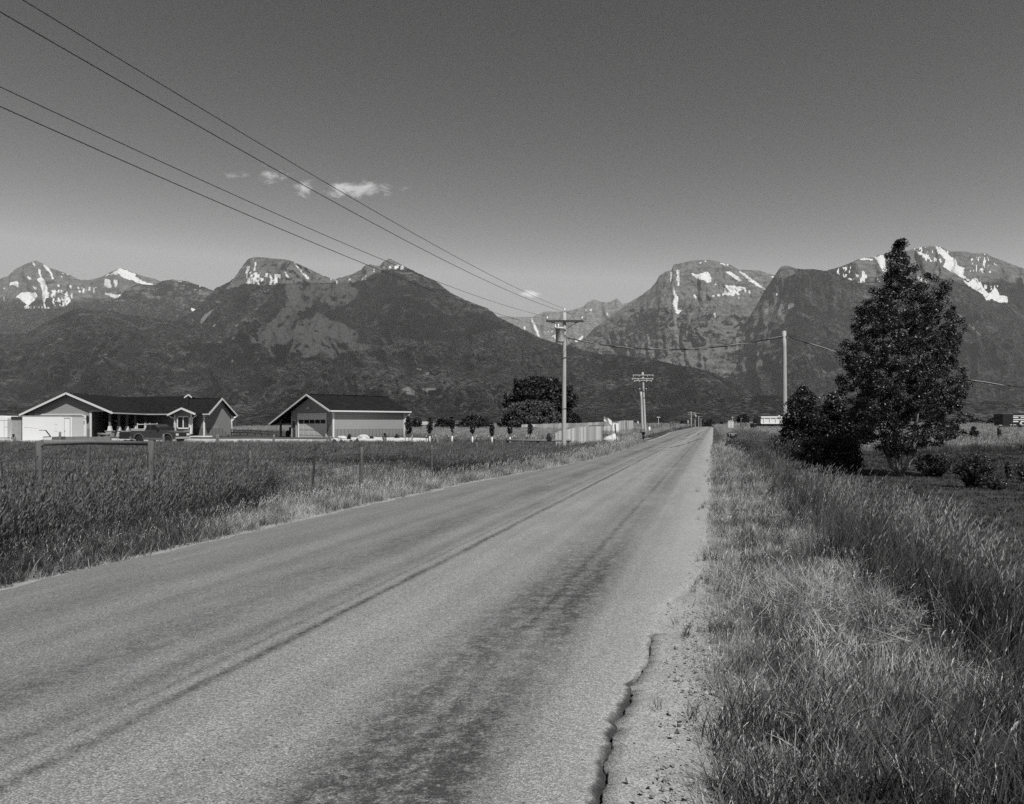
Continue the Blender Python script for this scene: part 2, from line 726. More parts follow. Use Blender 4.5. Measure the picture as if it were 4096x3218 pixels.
def crack_w(y):
    return np.interp(y, _cy, _cw) + (fbm(y * 9.0, y * 0 + 4.2, 4, 0.65) - 0.5) * 0.10


def mat_road():
    m, nt, b, bs = principled("asphalt")
    w = b.attr('w')
    y = b.attr('v')
    cb = nn(nt, 'ShaderNodeCombineXYZ')
    b.link(w, cb.inputs[0])
    b.link(y, cb.inputs[1])
    q = cb.outputs[0]
    p = b.pos()
    # chip-seal stones
    st = b.vor(p, 105, 'Color')
    st2 = b.sep(st)[0]
    ds = b.vor(p, 105, 'Distance')
    fine = b.noise(p, 120, 3, 0.7)
    base = b.m('ADD', 0.195, b.m('MULTIPLY', b.m('POWER', st2, 2.2), 0.20))
    gap = b.ss(ds, 0.35, 0.75, 1.0, 0.62)
    base = b.m('MULTIPLY', base, gap)
    base = b.m('MULTIPLY', base, b.m('ADD', 0.75, b.m('MULTIPLY', fine, 0.5)))
    mott = b.noise(b.scale(q, (1.0, 0.35, 1.0)), 1.5, 5, 0.65)
    base = b.m('MULTIPLY', base, b.m('ADD', 0.72, b.m('MULTIPLY', mott, 0.58)))
    streak = b.noise(b.scale(q, (3.2, 0.06, 1.0)), 1.0, 5, 0.62)
    base = b.m('MULTIPLY', base, b.m('ADD', 0.74, b.m('MULTIPLY', streak, 0.52)))
    # bitumen worn through in the wheel tracks
    rag = b.m('MULTIPLY', b.m('SUBTRACT', b.noise(b.scale(q, (2.0, 0.6, 1.0)), 2.2, 5, 0.7), 0.5), 0.5)
    wr = b.m('ADD', w, rag)
    wr2 = b.m('ADD', w, b.m('MULTIPLY', rag, 0.25))
    tot = None
    iso = b.noise(q, 7.5, 6, 0.75)
    iso2 = b.noise(q, 28.0, 4, 0.7)
    for c, sg, amt, src, fade in ((-3.36, 0.050, 0.62, wr2, 0), (-3.56, 0.035, 0.28, wr2, 0), (-3.77, 0.11, 0.32, wr2, 0), (-1.32, 0.18, 0.80, wr2, 1), (-1.80, 0.26, 0.66, wr2, 1), (-1.58, 0.05, 0.30, wr2, 0),
                                  (-4.5, 0.32, 0.44, wr, 0), (-5.3, 0.12, 0.14, wr2, 0), (-6.3, 0.35, 0.16, wr, 0), (-2.5, 0.10, 0.12, wr2, 0), (-1.1, 0.06, 0.12, wr2, 0)):
        t = b.m('DIVIDE', b.m('SUBTRACT', src, c), sg)
        e = b.m('MULTIPLY', b.m('POWER', 2.718, b.m('MULTIPLY', b.m('MULTIPLY', t, t), -0.8)), amt)
        if fade:
            e = b.m('MULTIPLY', e, b.ss(y, 6.5, 12.0, 1.0, 0.42))
        tot = e if tot is None else b.m('ADD', tot, e)
    wear = b.m('ADD', b.m('MULTIPLY', iso, 0.6), b.m('MULTIPLY', iso2, 0.4))
    tot = b.m('MULTIPLY', tot, b.ss(wear, 0.36, 0.60, 0.30, 1.25))
    lw = b.noise(b.scale(q, (0.5, 0.16, 1.0)), 1.6, 3, 0.6)
    tot = b.m('MULTIPLY', tot, b.ss(lw, 0.30, 0.58, 0.45, 1.1))
    tot = b.m('MULTIPLY', tot, b.ss(fine, 0.2, 0.65, 0.6, 1.15))
    base = b.m('MULTIPLY', base, b.ss(b.m('ADD', w, b.m('MULTIPLY', rag, 2.0)), -5.8, -2.4, 0.80, 1.03))  # asphalt darkened towards the left, lens corner falloff painted into its colour
    pit = b.ss(b.noise(b.scale(p, (1.0, 1.6, 1.0)), 32, 3, 0.72), 0.32, 0.43, 0.28, 1.0)  # dark specks: shade inside small pits painted into the asphalt colour
    base = b.m('MULTIPLY', base, pit)
    base = b.m('MULTIPLY', base, b.m('SUBTRACT', 1.0, b.m('MINIMUM', tot, 0.78)))
    # pale gravel and dust thrown to the edge
    edge = b.ss(b.m('ADD', w, b.m('MULTIPLY', rag, 0.6)), -1.05, -0.2)
    base = b.mix(b.m('MULTIPLY', edge, 0.55), base, b.m('ADD', 0.22, b.m('MULTIPLY', st2, 0.2)))
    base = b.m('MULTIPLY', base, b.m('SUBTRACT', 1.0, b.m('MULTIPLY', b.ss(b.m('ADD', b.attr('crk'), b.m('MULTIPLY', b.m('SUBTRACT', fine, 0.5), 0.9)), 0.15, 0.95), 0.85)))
    set_grey(b, bs, base)
    bs.inputs['Roughness'].default_value = 0.85
    bs.inputs['Specular IOR Level'].default_value = 0.3
    bump(b, bs, b.m('SUBTRACT', fine, b.m('MULTIPLY', ds, 1.2)), 0.7, 0.006)
    return m


M_road = mat_road()
ry = np.concatenate([np.arange(-14, 0.4, 0.4), np.arange(0.4, 3.0, 0.06), np.arange(3.0, 7.4, 0.02), np.arange(7.4, 11, 0.06), nonuni(11, 900, 11, 30, 0.3, 1.05)])
ry = np.unique(np.round(ry, 3))
frac = np.concatenate([np.linspace(0, 0.9, 16), np.linspace(0.92, 0.985, 5), [0.990, 0.994, 0.997, 1.0]])
jag_l = (fbm(ry * 1.7, ry * 0, 4) - 0.5) * 0.35
jag_r = (fbm(ry * 2.3, ry * 0 + 8, 4) - 0.5) * 0.16
Lr = left_edge(ry) + jag_l
near = 1 - sstep(ry, 6.7, 9.5)
Rr = (-0.12 + jag_r) * (1 - near) + (crack_w(ry) - 0.006 - 0.018 * fbm(ry * 9, ry * 0, 3)) * near
Wd = Lr[:, None] + (Rr - Lr)[:, None] * frac[None, :]
Yd = np.repeat(ry[:, None], len(frac), 1)
mid = (Wd - left_edge(ry)[:, None]) / (-left_edge(ry))[:, None]
Zd = 0.05 * (1 - (2 * mid - 1) ** 2) + far_drop(Yd) - 0.02 + (fbm(Wd * 0.8, Yd * 0.3, 3) - 0.5) * 0.02
Zd[:, 0] -= 0.03
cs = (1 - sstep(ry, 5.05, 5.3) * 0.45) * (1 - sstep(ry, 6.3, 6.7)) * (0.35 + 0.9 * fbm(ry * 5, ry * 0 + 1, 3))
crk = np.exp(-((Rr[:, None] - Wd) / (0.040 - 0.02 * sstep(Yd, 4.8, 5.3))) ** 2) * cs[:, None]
Zd -= 0.020 * np.exp(-((Rr[:, None] - Wd) / 0.035) ** 2) * near[:, None]
Pd = np.stack([Wd + ROADX * Yd, Yd, Zd], -1).reshape(-1, 3)
nr, nc = Wd.shape
Vd = list(Pd)
Fd = grid_faces(nr, nc)
# a short skirt along the broken right edge gives the sheet its thickness
sk = Pd.reshape(nr, nc, 3)[:, -1].copy()
sk[:, 2] -= 0.06
Pall = np.concatenate([Pd, sk])
i = np.arange(nr - 1)
e0 = i * nc + nc - 1
Fsk = np.stack([e0, nr * nc + i, nr * nc + i + 1, e0 + nc], -1)
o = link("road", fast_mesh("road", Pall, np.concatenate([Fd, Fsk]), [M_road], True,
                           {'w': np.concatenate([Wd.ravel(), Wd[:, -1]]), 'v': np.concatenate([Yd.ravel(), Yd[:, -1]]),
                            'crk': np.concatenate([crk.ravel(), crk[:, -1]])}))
tag(o, kind='structure')


def mat_shoulder():
    m, nt, b, bs = principled("shoulder_gravel")
    p = b.pos()
    c = b.sep(b.vor(p, 95, 'Color'))[0]
    d = b.vor(p, 95, 'Distance')
    pit = b.ss(b.noise(p, 42, 3, 0.7), 0.30, 0.40, 0.35, 1.0)
    n = b.noise(p, 2.4, 4, 0.65)
    f = b.noise(p, 140, 2, 0.7)
    v = b.m('MULTIPLY', b.m('ADD', 0.225, b.m('MULTIPLY', c, 0.18)), b.ss(d, 0.3, 0.8, 1.0, 0.55))
    v = b.m('MULTIPLY', v, b.m('ADD', 0.55, b.m('MULTIPLY', n, 0.85)))
    v = b.m('MULTIPLY', v, b.m('ADD', 0.75, b.m('MULTIPLY', f, 0.5)))
    v = b.m('MULTIPLY', v, pit)
    w = b.attr('w')
    dirt = b.ss(b.m('ADD', w, b.m('MULTIPLY', b.m('SUBTRACT', n, 0.5), 0.7)), -0.22, 0.25)
    v = b.m('MULTIPLY', v, b.m('SUBTRACT', 1.0, b.m('MULTIPLY', dirt, 0.5)))
    set_grey(b, bs, v)
    bs.inputs['Roughness'].default_value = 0.95
    bump(b, bs, b.m('SUBTRACT', f, b.m('MULTIPLY', d, 0.8)), 0.6, 0.004)
    return m


M_shoulder = mat_shoulder()
ys = ry[ry < 60]
Ls = np.where(ys < 6.5, crack_w(ys) + 0.001 + 0.012 * fbm(ys * 8, ys * 0 + 3, 3), crack_w(ys) - 0.3)
Rs = np.full_like(ys, 0.55)
fr2 = np.linspace(0, 1, 12)
Ws = Ls[:, None] + (Rs - Ls)[:, None] * fr2
Ys = np.repeat(ys[:, None], 12, 1)
lowered = np.where(Ys < 6.45, 0.0, -0.012)
Zs = -0.022 - 0.018 * sstep(Ws, -0.5, 0.3) + (fbm(Ws * 5, Ys * 5, 3) - 0.5) * 0.02 - 0.012 + lowered
Zs[:, -1] -= 0.10
Ps = np.stack([Ws + ROADX * Ys, Ys, Zs], -1).reshape(-1, 3)
sk = Ps.reshape(len(ys), 12, 3)[:, 0].copy()
sk[:, 2] -= 0.06
i = np.arange(len(ys) - 1)
Fsk = np.stack([len(Ps) + i, i * 12, i * 12 + 12, len(Ps) + i + 1], -1)
o = link("road_shoulder", fast_mesh("road_shoulder", np.concatenate([Ps, sk]), np.concatenate([grid_faces(len(ys), 12), Fsk]), [M_shoulder], True,
                                    {'w': np.concatenate([Ws.ravel(), Ws[:, 0]])}))
tag(o, kind='structure')

ysl = np.unique(np.round(np.concatenate([np.arange(2, 12, 0.15), nonuni(12, 340, 12, 30, 0.3, 1.05)]), 3))
La = left_edge(ysl)
Ra = La + 0.7
Lb = La - 0.55 - 0.3 * (fbm(ysl * 0.8, ysl * 0 + 12, 3) - 0.5)
Ws = Lb[:, None] + (Ra - Lb)[:, None] * fr2
Ys = np.repeat(ysl[:, None], 12, 1)
Zs = -0.055 - 0.02 * sstep(La[:, None] - Ws, 0, 0.5) + (fbm(Ws * 5, Ys * 5, 3) - 0.5) * 0.02 + far_drop(Ys)
Zs[:, 0] -= 0.10
o = link("road_shoulder", fast_mesh("road_shoulder", np.stack([Ws + ROADX * Ys, Ys, Zs], -1).reshape(-1, 3), grid_faces(len(ysl), 12), [M_shoulder], True,
                                    {'w': np.full(Ws.size, -0.35)}))
tag(o, kind='structure')

# thin dark strips on the road farther off
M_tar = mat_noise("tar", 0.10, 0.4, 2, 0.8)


def road_z(w, y):
    L = left_edge(y)
    md = (w - L) / (-L)
    return 0.05 * (1 - (2 * md - 1) ** 2) - 0.02 + (fbm(np.asarray(w) * 0.8, np.asarray(y) * 0.3, 3) - 0.5) * 0.02 + far_drop(y)


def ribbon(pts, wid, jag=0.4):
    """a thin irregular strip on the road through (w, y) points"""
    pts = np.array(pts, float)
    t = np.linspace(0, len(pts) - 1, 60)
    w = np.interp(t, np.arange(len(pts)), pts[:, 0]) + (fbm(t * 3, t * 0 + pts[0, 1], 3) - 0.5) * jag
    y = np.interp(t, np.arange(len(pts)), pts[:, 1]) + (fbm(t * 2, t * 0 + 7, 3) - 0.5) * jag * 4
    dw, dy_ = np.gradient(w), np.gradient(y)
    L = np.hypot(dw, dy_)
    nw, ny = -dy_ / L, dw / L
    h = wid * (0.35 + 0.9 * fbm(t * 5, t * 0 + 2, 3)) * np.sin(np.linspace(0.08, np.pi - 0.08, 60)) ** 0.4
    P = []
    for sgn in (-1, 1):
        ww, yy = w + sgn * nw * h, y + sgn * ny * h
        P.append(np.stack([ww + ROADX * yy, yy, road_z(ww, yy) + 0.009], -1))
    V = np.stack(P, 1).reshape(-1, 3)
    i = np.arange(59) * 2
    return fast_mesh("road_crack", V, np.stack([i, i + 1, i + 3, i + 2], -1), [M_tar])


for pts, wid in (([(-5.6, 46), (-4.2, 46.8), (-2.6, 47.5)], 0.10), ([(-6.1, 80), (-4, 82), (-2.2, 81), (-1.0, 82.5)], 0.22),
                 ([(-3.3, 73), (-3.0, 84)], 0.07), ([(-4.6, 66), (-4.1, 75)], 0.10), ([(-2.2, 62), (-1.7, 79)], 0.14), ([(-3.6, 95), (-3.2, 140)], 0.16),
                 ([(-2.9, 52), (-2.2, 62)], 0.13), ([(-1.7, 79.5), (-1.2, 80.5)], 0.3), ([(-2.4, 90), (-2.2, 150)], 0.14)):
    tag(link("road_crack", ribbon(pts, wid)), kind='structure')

# gravel driveway in front of the house and garage, a concrete side approach on the left


def patch(name, fpts, mat, dz=0.03, n=24):
    """a sheet over the ground between two polylines given as (photo column, depth)"""
    a, c = fpts
    A = np.array([(X(f, d), d) for f, d in a])
    C = np.array([(X(f, d), d) for f, d in c])
    t = np.linspace(0, 1, n)
    ta = np.linspace(0, 1, len(A))
    tc = np.linspace(0, 1, len(C))
    rows = []
    for k in np.linspace(0, 1, 7):
        pa = np.stack([np.interp(t, ta, A[:, 0]), np.interp(t, ta, A[:, 1])], -1)
        pc = np.stack([np.interp(t, tc, C[:, 0]), np.interp(t, tc, C[:, 1])], -1)
        p = pa + (pc - pa) * k
        rows.append(np.stack([p[:, 0], p[:, 1], ground_z(p[:, 0], p[:, 1]) + dz], -1))
    V = np.stack(rows).reshape(-1, 3)
    return tag(link(name, fast_mesh(name, V, grid_faces(7, n), [mat], True)), kind='structure')


patch("driveway", ([(-300, 78), (560, 78), (1000, 77), (1330, 76)], [(-300, 86), (560, 85), (1000, 84), (1330, 83)]), M_drive, 0.10)
patch("gravel_bed", ([(1325, 79), (1500, 79.5), (1712, 79)], [(1325, 86), (1500, 89), (1712, 86)]), M_gravelw, 0.08)
patch("gravel_bed", ([(690, 88), (850, 88)], [(690, 97), (850, 97)]), M_gravelw, 0.08)
patch("driveway", ([(2860, 57), (2960, 57), (3120, 58)], [(2860, 59.5), (2960, 59.5), (3120, 60)]), M_drive, 0.05)
patch("driveway", ([(2470, 76), (2590, 80)], [(2470, 80), (2610, 86)]), M_drive, 0.05)

# ------------------------------------------------------------------ mountains


def inside(px, py, poly):
    poly = np.asarray(poly, float)
    r = np.zeros(px.shape, bool)
    n = len(poly)
    j = n - 1
    for i in range(n):
        xi, yi = poly[i]
        xj, yj = poly[j]
        c = ((yi > py) != (yj > py)) & (px < (xj - xi) * (py - yi) / (yj - yi + 1e-9) + xi)
        r ^= c
        j = i
    return r


def zl(pts): return [(x / 2.174, 950 + y / 2.174) for x, y in pts]
def zm(pts): return [(800 + x / 1.5529, 950 + y / 1.5529) for x, y in pts]
def z3(pts): return [(1900 + x / 2.44, 1150 + y / 2.44) for x, y in pts]
def zr_(pts): return [(2200 + x / 1.8117, 950 + y / 1.8117) for x, y in pts]
def z5(pts): return [(3050 + x / 1.5526, 900 + y / 1.5526) for x, y in pts]


def mat_mountain():
    m, nt, b, bs = principled("mountain_cover")
    p = b.pos()
    rock, snow, mead, scree = b.attr('rock'), b.attr('snow'), b.attr('meadow'), b.attr('scree')
    z = b.sep(p)[2]
    trees = b.noise(b.scale(p, (1.0, 1.0, 0.45)), 0.035, 2, 0.6)
    tv = b.vor(b.scale(p, (1.0, 1.0, 0.4)), 0.045, 'Distance')
    big = b.noise(p, 0.0016, 5, 0.6)
    midn = b.noise(p, 0.006, 5, 0.65)
    fine = b.noise(p, 0.02, 5, 0.7)
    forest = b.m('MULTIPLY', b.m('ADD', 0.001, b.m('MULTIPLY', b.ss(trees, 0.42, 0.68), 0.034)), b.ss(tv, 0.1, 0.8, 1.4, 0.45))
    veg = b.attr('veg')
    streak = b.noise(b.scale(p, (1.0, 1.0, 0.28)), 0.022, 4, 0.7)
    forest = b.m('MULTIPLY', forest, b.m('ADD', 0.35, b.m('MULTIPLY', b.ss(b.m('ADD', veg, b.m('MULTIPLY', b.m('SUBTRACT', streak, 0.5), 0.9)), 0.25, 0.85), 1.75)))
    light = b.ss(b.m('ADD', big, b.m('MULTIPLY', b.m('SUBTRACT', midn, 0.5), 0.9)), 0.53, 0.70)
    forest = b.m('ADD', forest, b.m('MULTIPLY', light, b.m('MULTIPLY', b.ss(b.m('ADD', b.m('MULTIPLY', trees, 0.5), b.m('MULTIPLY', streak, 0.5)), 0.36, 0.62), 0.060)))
    strata = b.noise(b.scale(p, (0.0025, 0.0025, 0.022)), 1.0, 5, 0.7)
    vert = b.noise(b.scale(p, (0.012, 0.012, 0.0028)), 1.0, 5, 0.65)
    rk = b.m('ADD', 0.055, b.m('ADD', b.m('MULTIPLY', b.ss(strata, 0.36, 0.64), 0.05), b.m('MULTIPLY', b.ss(vert, 0.36, 0.64), 0.06)))
    rk = b.m('MULTIPLY', rk, b.m('ADD', 0.45, b.m('MULTIPLY', fine, 1.1)))
    rf = b.ss(b.m('ADD', rock, b.m('MULTIPLY', b.m('SUBTRACT', b.m('ADD', b.m('MULTIPLY', midn, 0.35), b.m('MULTIPLY', strata, 0.65)), 0.5), 1.0)), 0.40, 0.58)
    rk = b.m('MULTIPLY', rk, b.m('MAXIMUM', rock, 1.0))
    c = b.mix(rf, forest, rk)
    md = b.m('MULTIPLY', b.ss(b.m('ADD', mead, b.m('ADD', b.m('MULTIPLY', b.m('SUBTRACT', fine, 0.5), 0.8), b.m('MULTIPLY', b.m('SUBTRACT', trees, 0.5), 0.9))), 0.30, 0.78), 0.95)
    c = b.mix(md, c, b.m('MULTIPLY', b.m('ADD', 0.02, b.m('MULTIPLY', fine, 0.09)), b.ss(trees, 0.25, 0.5, 0.55, 1.1)))
    sc = b.ss(b.m('ADD', scree, b.m('MULTIPLY', b.m('SUBTRACT', fine, 0.5), 0.9)), 0.35, 0.7)
    c = b.mix(sc, c, b.m('ADD', 0.10, b.m('MULTIPLY', fine, 0.14)))
    sn = b.ss(b.m('ADD', snow, b.m('MULTIPLY', b.m('SUBTRACT', b.m('ADD', b.m('MULTIPLY', fine, 0.6), b.m('MULTIPLY', trees, 0.4)), 0.5), 0.95)), 0.46, 0.62)
    c = b.mix(sn, c, b.m('ADD', 0.48, b.m('MULTIPLY', fine, 0.36)))
    set_grey(b, bs, c)
    bs.inputs['Roughness'].default_value = 0.95
    bs.inputs['Specular IOR Level'].default_value = 0.05
    bump(b, bs, b.m('ADD', b.m('MULTIPLY', fine, 1.0), b.m('MULTIPLY', strata, 0.6)), 1.0, 45.0)
    return m


M_mtn = mat_mountain()


def blur(a, n):
    for _ in range(n):
        q = np.pad(a, 1, mode='edge')
        a = (q[1:-1, 1:-1] * 4 + q[:-2, 1:-1] + q[2:, 1:-1] + q[1:-1, :-2] + q[1:-1, 2:]) / 8
    return a


def mountain(line, dr, db, seed, rows=170, spur=0.5, spurw=90.0, jag=2.0, rockfn=None, snow=(), speck=(), meadow=(), scree=(), dark=(), step=4.0, basey=1700.0, back=2600.0, tree=6.0, pw=0.8):
    line = np.array(line, float)
    f = np.arange(line[0, 0], line[-1, 0] + 1, step)
    ridge = np.interp(f, line[:, 0], line[:, 1])
    r0 = fbm(f * 0.02 + seed, f * 0 + seed, 4) - 0.5
    ridge = ridge + r0 * 7 + (rng.random(len(f)) - 0.5) * jag
    drr = np.interp(f, *np.array(dr, float).T) if not np.isscalar(dr) else np.full(len(f), float(dr))
    dbb = np.interp(f, *np.array(db, float).T) if not np.isscalar(db) else np.full(len(f), float(db))
    t = np.linspace(1, 0, rows)[:, None]
    FY = basey + (ridge[None, :] - basey) * t
    FX = np.repeat(f[None, :], rows, 0)
    wx = FX / spurw + (fbm(FX / 110 + seed, FY / 110, 4, 0.6) - 0.5) * 1.3 + (1 - t) * 0.5
    rd = ridged(wx + seed * 3.1, FY / 300 + seed, 5, 0.5) - 0.5
    lump = fbm(FX / 210 + seed, FY / 110 + seed * 2, 4) - 0.5
    env = np.sin(np.pi * np.clip(t, 0, 1)) ** 0.6 * 0.8 + 0.28 * sstep(t, 0.02, 0.3)
    span = (drr - dbb)[None, :]
    D = dbb[None, :] + span * t ** pw - (rd * spur + lump * 0.45 * spur) * span * env
    tr = (rng.random(D.shape) - 0.5)
    D = D + tr * span * 0.0028 * (tree / 6.0)
    D = np.maximum(D, 1500)
    Xm = (FX - CX) / FPX * D
    Zm = H + (HY - FY) / FPX * D
    Zm[-1] = -25
    # the far side of the massif
    kb = np.linspace(0.04, 1, 14)[::-1][:, None]
    Db = drr[None, :] + back * kb
    zt = Zm[0][None, :]
    Zb = zt * (1 - 0.75 * kb ** 1.3) - 15 * (ridged(FX[:14] / 60, kb * 3 + seed, 3)) * kb
    Zb = np.minimum(Zb, H + (HY - ridge[None, :]) / FPX * Db - 20 * kb)
    Xb = (f[None, :] - CX) / FPX * Db
    Xa, Ya, Za = np.vstack([Xb, Xm]), np.vstack([Db, D]), np.vstack([Zb, Zm])
    n_all = rows + 14

    def ras(polys, soft=1, val=1.0):
        a = np.zeros((rows, len(f)))
        jx = FX + (fbm(FX / 9, FY / 14 + seed, 3) - 0.5) * 7
        jy = FY + (fbm(FX / 9 + 40, FY / 14 + seed, 3) - 0.5) * 8
        for pl in polys:
            a[inside(jx, jy, pl)] = val
        return blur(a, soft)

    sn = ras(snow, 1)
    for pl, amt in speck:
        k = inside(FX, FY, pl) & (fbm(FX / 6.5, FY / 16, 3) > 0.66 - amt * 0.13)
        sn = np.maximum(sn, blur(k.astype(float), 0))
    mead = ras(meadow, 14)
    scr = ras(scree, 1)
    rk = rockfn(FX, FY, t * np.ones_like(FX)) if rockfn else np.zeros_like(FX)
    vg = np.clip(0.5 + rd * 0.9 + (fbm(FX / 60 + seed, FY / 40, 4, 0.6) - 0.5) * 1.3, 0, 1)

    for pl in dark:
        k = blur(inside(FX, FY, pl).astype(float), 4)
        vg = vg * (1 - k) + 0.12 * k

    def full(a):
        return np.vstack([np.repeat(a[:1], 14, 0), a]).ravel()

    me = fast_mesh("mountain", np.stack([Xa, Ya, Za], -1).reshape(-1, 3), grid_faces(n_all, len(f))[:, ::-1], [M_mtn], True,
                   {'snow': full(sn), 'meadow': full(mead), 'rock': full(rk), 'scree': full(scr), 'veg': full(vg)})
    return tag(link("mountain", me), kind='structure')


# far pale range seen through the gap
mountain([(1500, 1330), (1850, 1290), (1994, 1269), (2130, 1268), (2146, 1261), (2179, 1248), (2257, 1246), (2310, 1234), (2334, 1228), (2351, 1211),
          (2373, 1198), (2400, 1208), (2429, 1213), (2468, 1196), (2490, 1215), (2525, 1208), (2570, 1190), (2700, 1230), (3000, 1300)],
         14500, 11000, 1.0, rows=110, spur=0.16, spurw=60, rockfn=lambda x, y, t: 1.35 + 0 * x, tree=2,
         snow=[z3(q) for q in ([(540, 305), (562, 305), (595, 380), (630, 470), (622, 495), (598, 460), (572, 380)], [(466, 372), (498, 388), (498, 428), (478, 418)],
                               [(735, 480), (800, 455), (808, 525), (778, 500)], [(700, 425), (760, 425), (760, 436), (715, 434)],
                               [(945, 535), (1000, 508), (1060, 460), (1045, 505), (990, 540)], [(1076, 212), (1097, 216), (1094, 244), (1080, 244)],
                               [(1112, 209), (1142, 222), (1132, 240)], [(1278, 235), (1302, 268), (1312, 305), (1290, 275)])])

# left back peaks
mountain([(-500, 1150), (-250, 1090), (-120, 1120), (0, 1115), (32, 1104), (64, 1074), (113, 1051), (147, 1045), (170, 1056), (202, 1074), (276, 1099), (322, 1121), (350, 1124),
          (414, 1104), (442, 1088), (478, 1073), (506, 1080), (547, 1097), (598, 1113), (640, 1124), (720, 1130), (805, 1150), (860, 1170), (1000, 1240), (1100, 1300)],
         12000, 9000, 2.0, rows=130, spur=0.22, spurw=110, tree=3,
         rockfn=lambda x, y, t: 0.80 - 0.5 * sstep(y, 1150, 1230),
         snow=[zl(q) for q in ([(135, 515), (200, 475), (300, 478), (330, 500), (300, 550), (240, 595), (160, 530)], [(198, 598), (252, 598), (262, 680), (292, 790), (270, 700), (235, 650)],
                               [(325, 278), (352, 280), (362, 340), (392, 380), (412, 430), (412, 500), (388, 560), (408, 650), (408, 720), (395, 650), (373, 560), (368, 470), (345, 400), (318, 370), (350, 350)],
                               [(362, 228), (385, 240), (418, 255), (442, 300), (474, 362), (450, 365), (428, 300), (390, 270)], [(218, 335), (272, 348), (272, 378), (240, 362)],
                               [(118, 382), (160, 382), (158, 437), (130, 422), (85, 415), (85, 400)], [(270, 213), (297, 216), (318, 258), (295, 252)], [(530, 305), (604, 322), (600, 330), (540, 316)],
                               [(20, 428), (48, 440), (40, 465)], [(28, 510), (42, 510), (44, 580), (32, 560)], [(525, 335), (552, 340), (548, 360)], [(285, 430), (318, 430), (310, 470)],
                               [(985, 300), (1040, 268), (1100, 285), (1195, 325), (1180, 337), (1160, 330), (1250, 385), (1332, 400), (1325, 418), (1260, 422), (1200, 397), (1140, 367), (1060, 352), (1040, 320)],
                               [(903, 352), (960, 366), (972, 430), (940, 442), (903, 422)], [(985, 362), (1022, 378), (1018, 432), (998, 442)],
                               [(878, 473), (950, 488), (1058, 503), (1040, 538), (980, 530), (920, 500)], [(900, 335), (1000, 310), (1030, 320), (960, 330)])],
         speck=[(zl([(420, 465), (500, 455), (650, 480), (640, 560), (560, 600), (440, 600), (400, 560)]), 1.0), (zl([(260, 600), (480, 610), (470, 700), (300, 700)]), 0.35),
                (zl([(480, 410), (900, 440), (860, 480), (700, 480), (500, 430)]), 0.15)])

# wooded ridge in front of the left peaks
mountain([(-500, 1260), (0, 1240), (200, 1235), (300, 1225), (420, 1212), (470, 1195), (497, 1166), (520, 1150), (543, 1139), (580, 1138), (621, 1141), (653, 1122), (690, 1117), (745, 1126), (805, 1145),
          (855, 1164), (900, 1205), (1000, 1260)], 10200, 7600, 3.0, rows=120, spur=0.22, spurw=85,
         rockfn=lambda x, y, t: 0.22 + 0.5 * (fbm(x / 25, y / 14, 3) - 0.5) + 0.22 * sstep(y, 1260, 1160),
         snow=[zl(q) for q in ([(1745, 410), (1872, 455), (1862, 464), (1800, 440)], [(1640, 610), (1720, 630), (1715, 655), (1680, 650)], [(1815, 475), (1840, 495), (1830, 500)])],
         speck=[(zl([(1540, 380), (1760, 400), (1740, 470), (1640, 450)]), 0.1)],
         scree=[zl([(1710, 655), (1730, 640), (1640, 700), (1560, 735), (1600, 700)])])


# the middle massif with its bald meadow slope, running down to the right as a wooded spur
def rock_mid(x, y, t):
    r = 0.04 + 0.0 * x
    k = blur(inside(x, y, zm([(-200, 480), (0, 420), (200, 330), (430, 420), (330, 600), (100, 800), (-100, 850)])).astype(float), 12)
    r = r + k * (0.22 + 0.9 * (fbm(x / 22, y / 12, 4) - 0.5))
    r = np.where(inside(x, y, zm([(150, 330), (215, 250), (250, 190), (340, 110), (560, 120), (860, 262), (820, 285), (560, 285), (480, 300), (300, 290)])), 0.78, r)
    r = np.where(inside(x, y, zm([(840, 290), (840, 250), (1000, 190), (1060, 160), (1175, 110), (1280, 180), (1200, 200), (1100, 220), (1000, 270), (920, 290)])), 0.72, r)
    r = np.where(inside(x, y, zm([(1210, 160), (1560, 330), (1720, 400), (1850, 480), (1700, 440), (1480, 330), (1350, 290), (1200, 230)])), 0.45, r)
    return blur(r, 3)


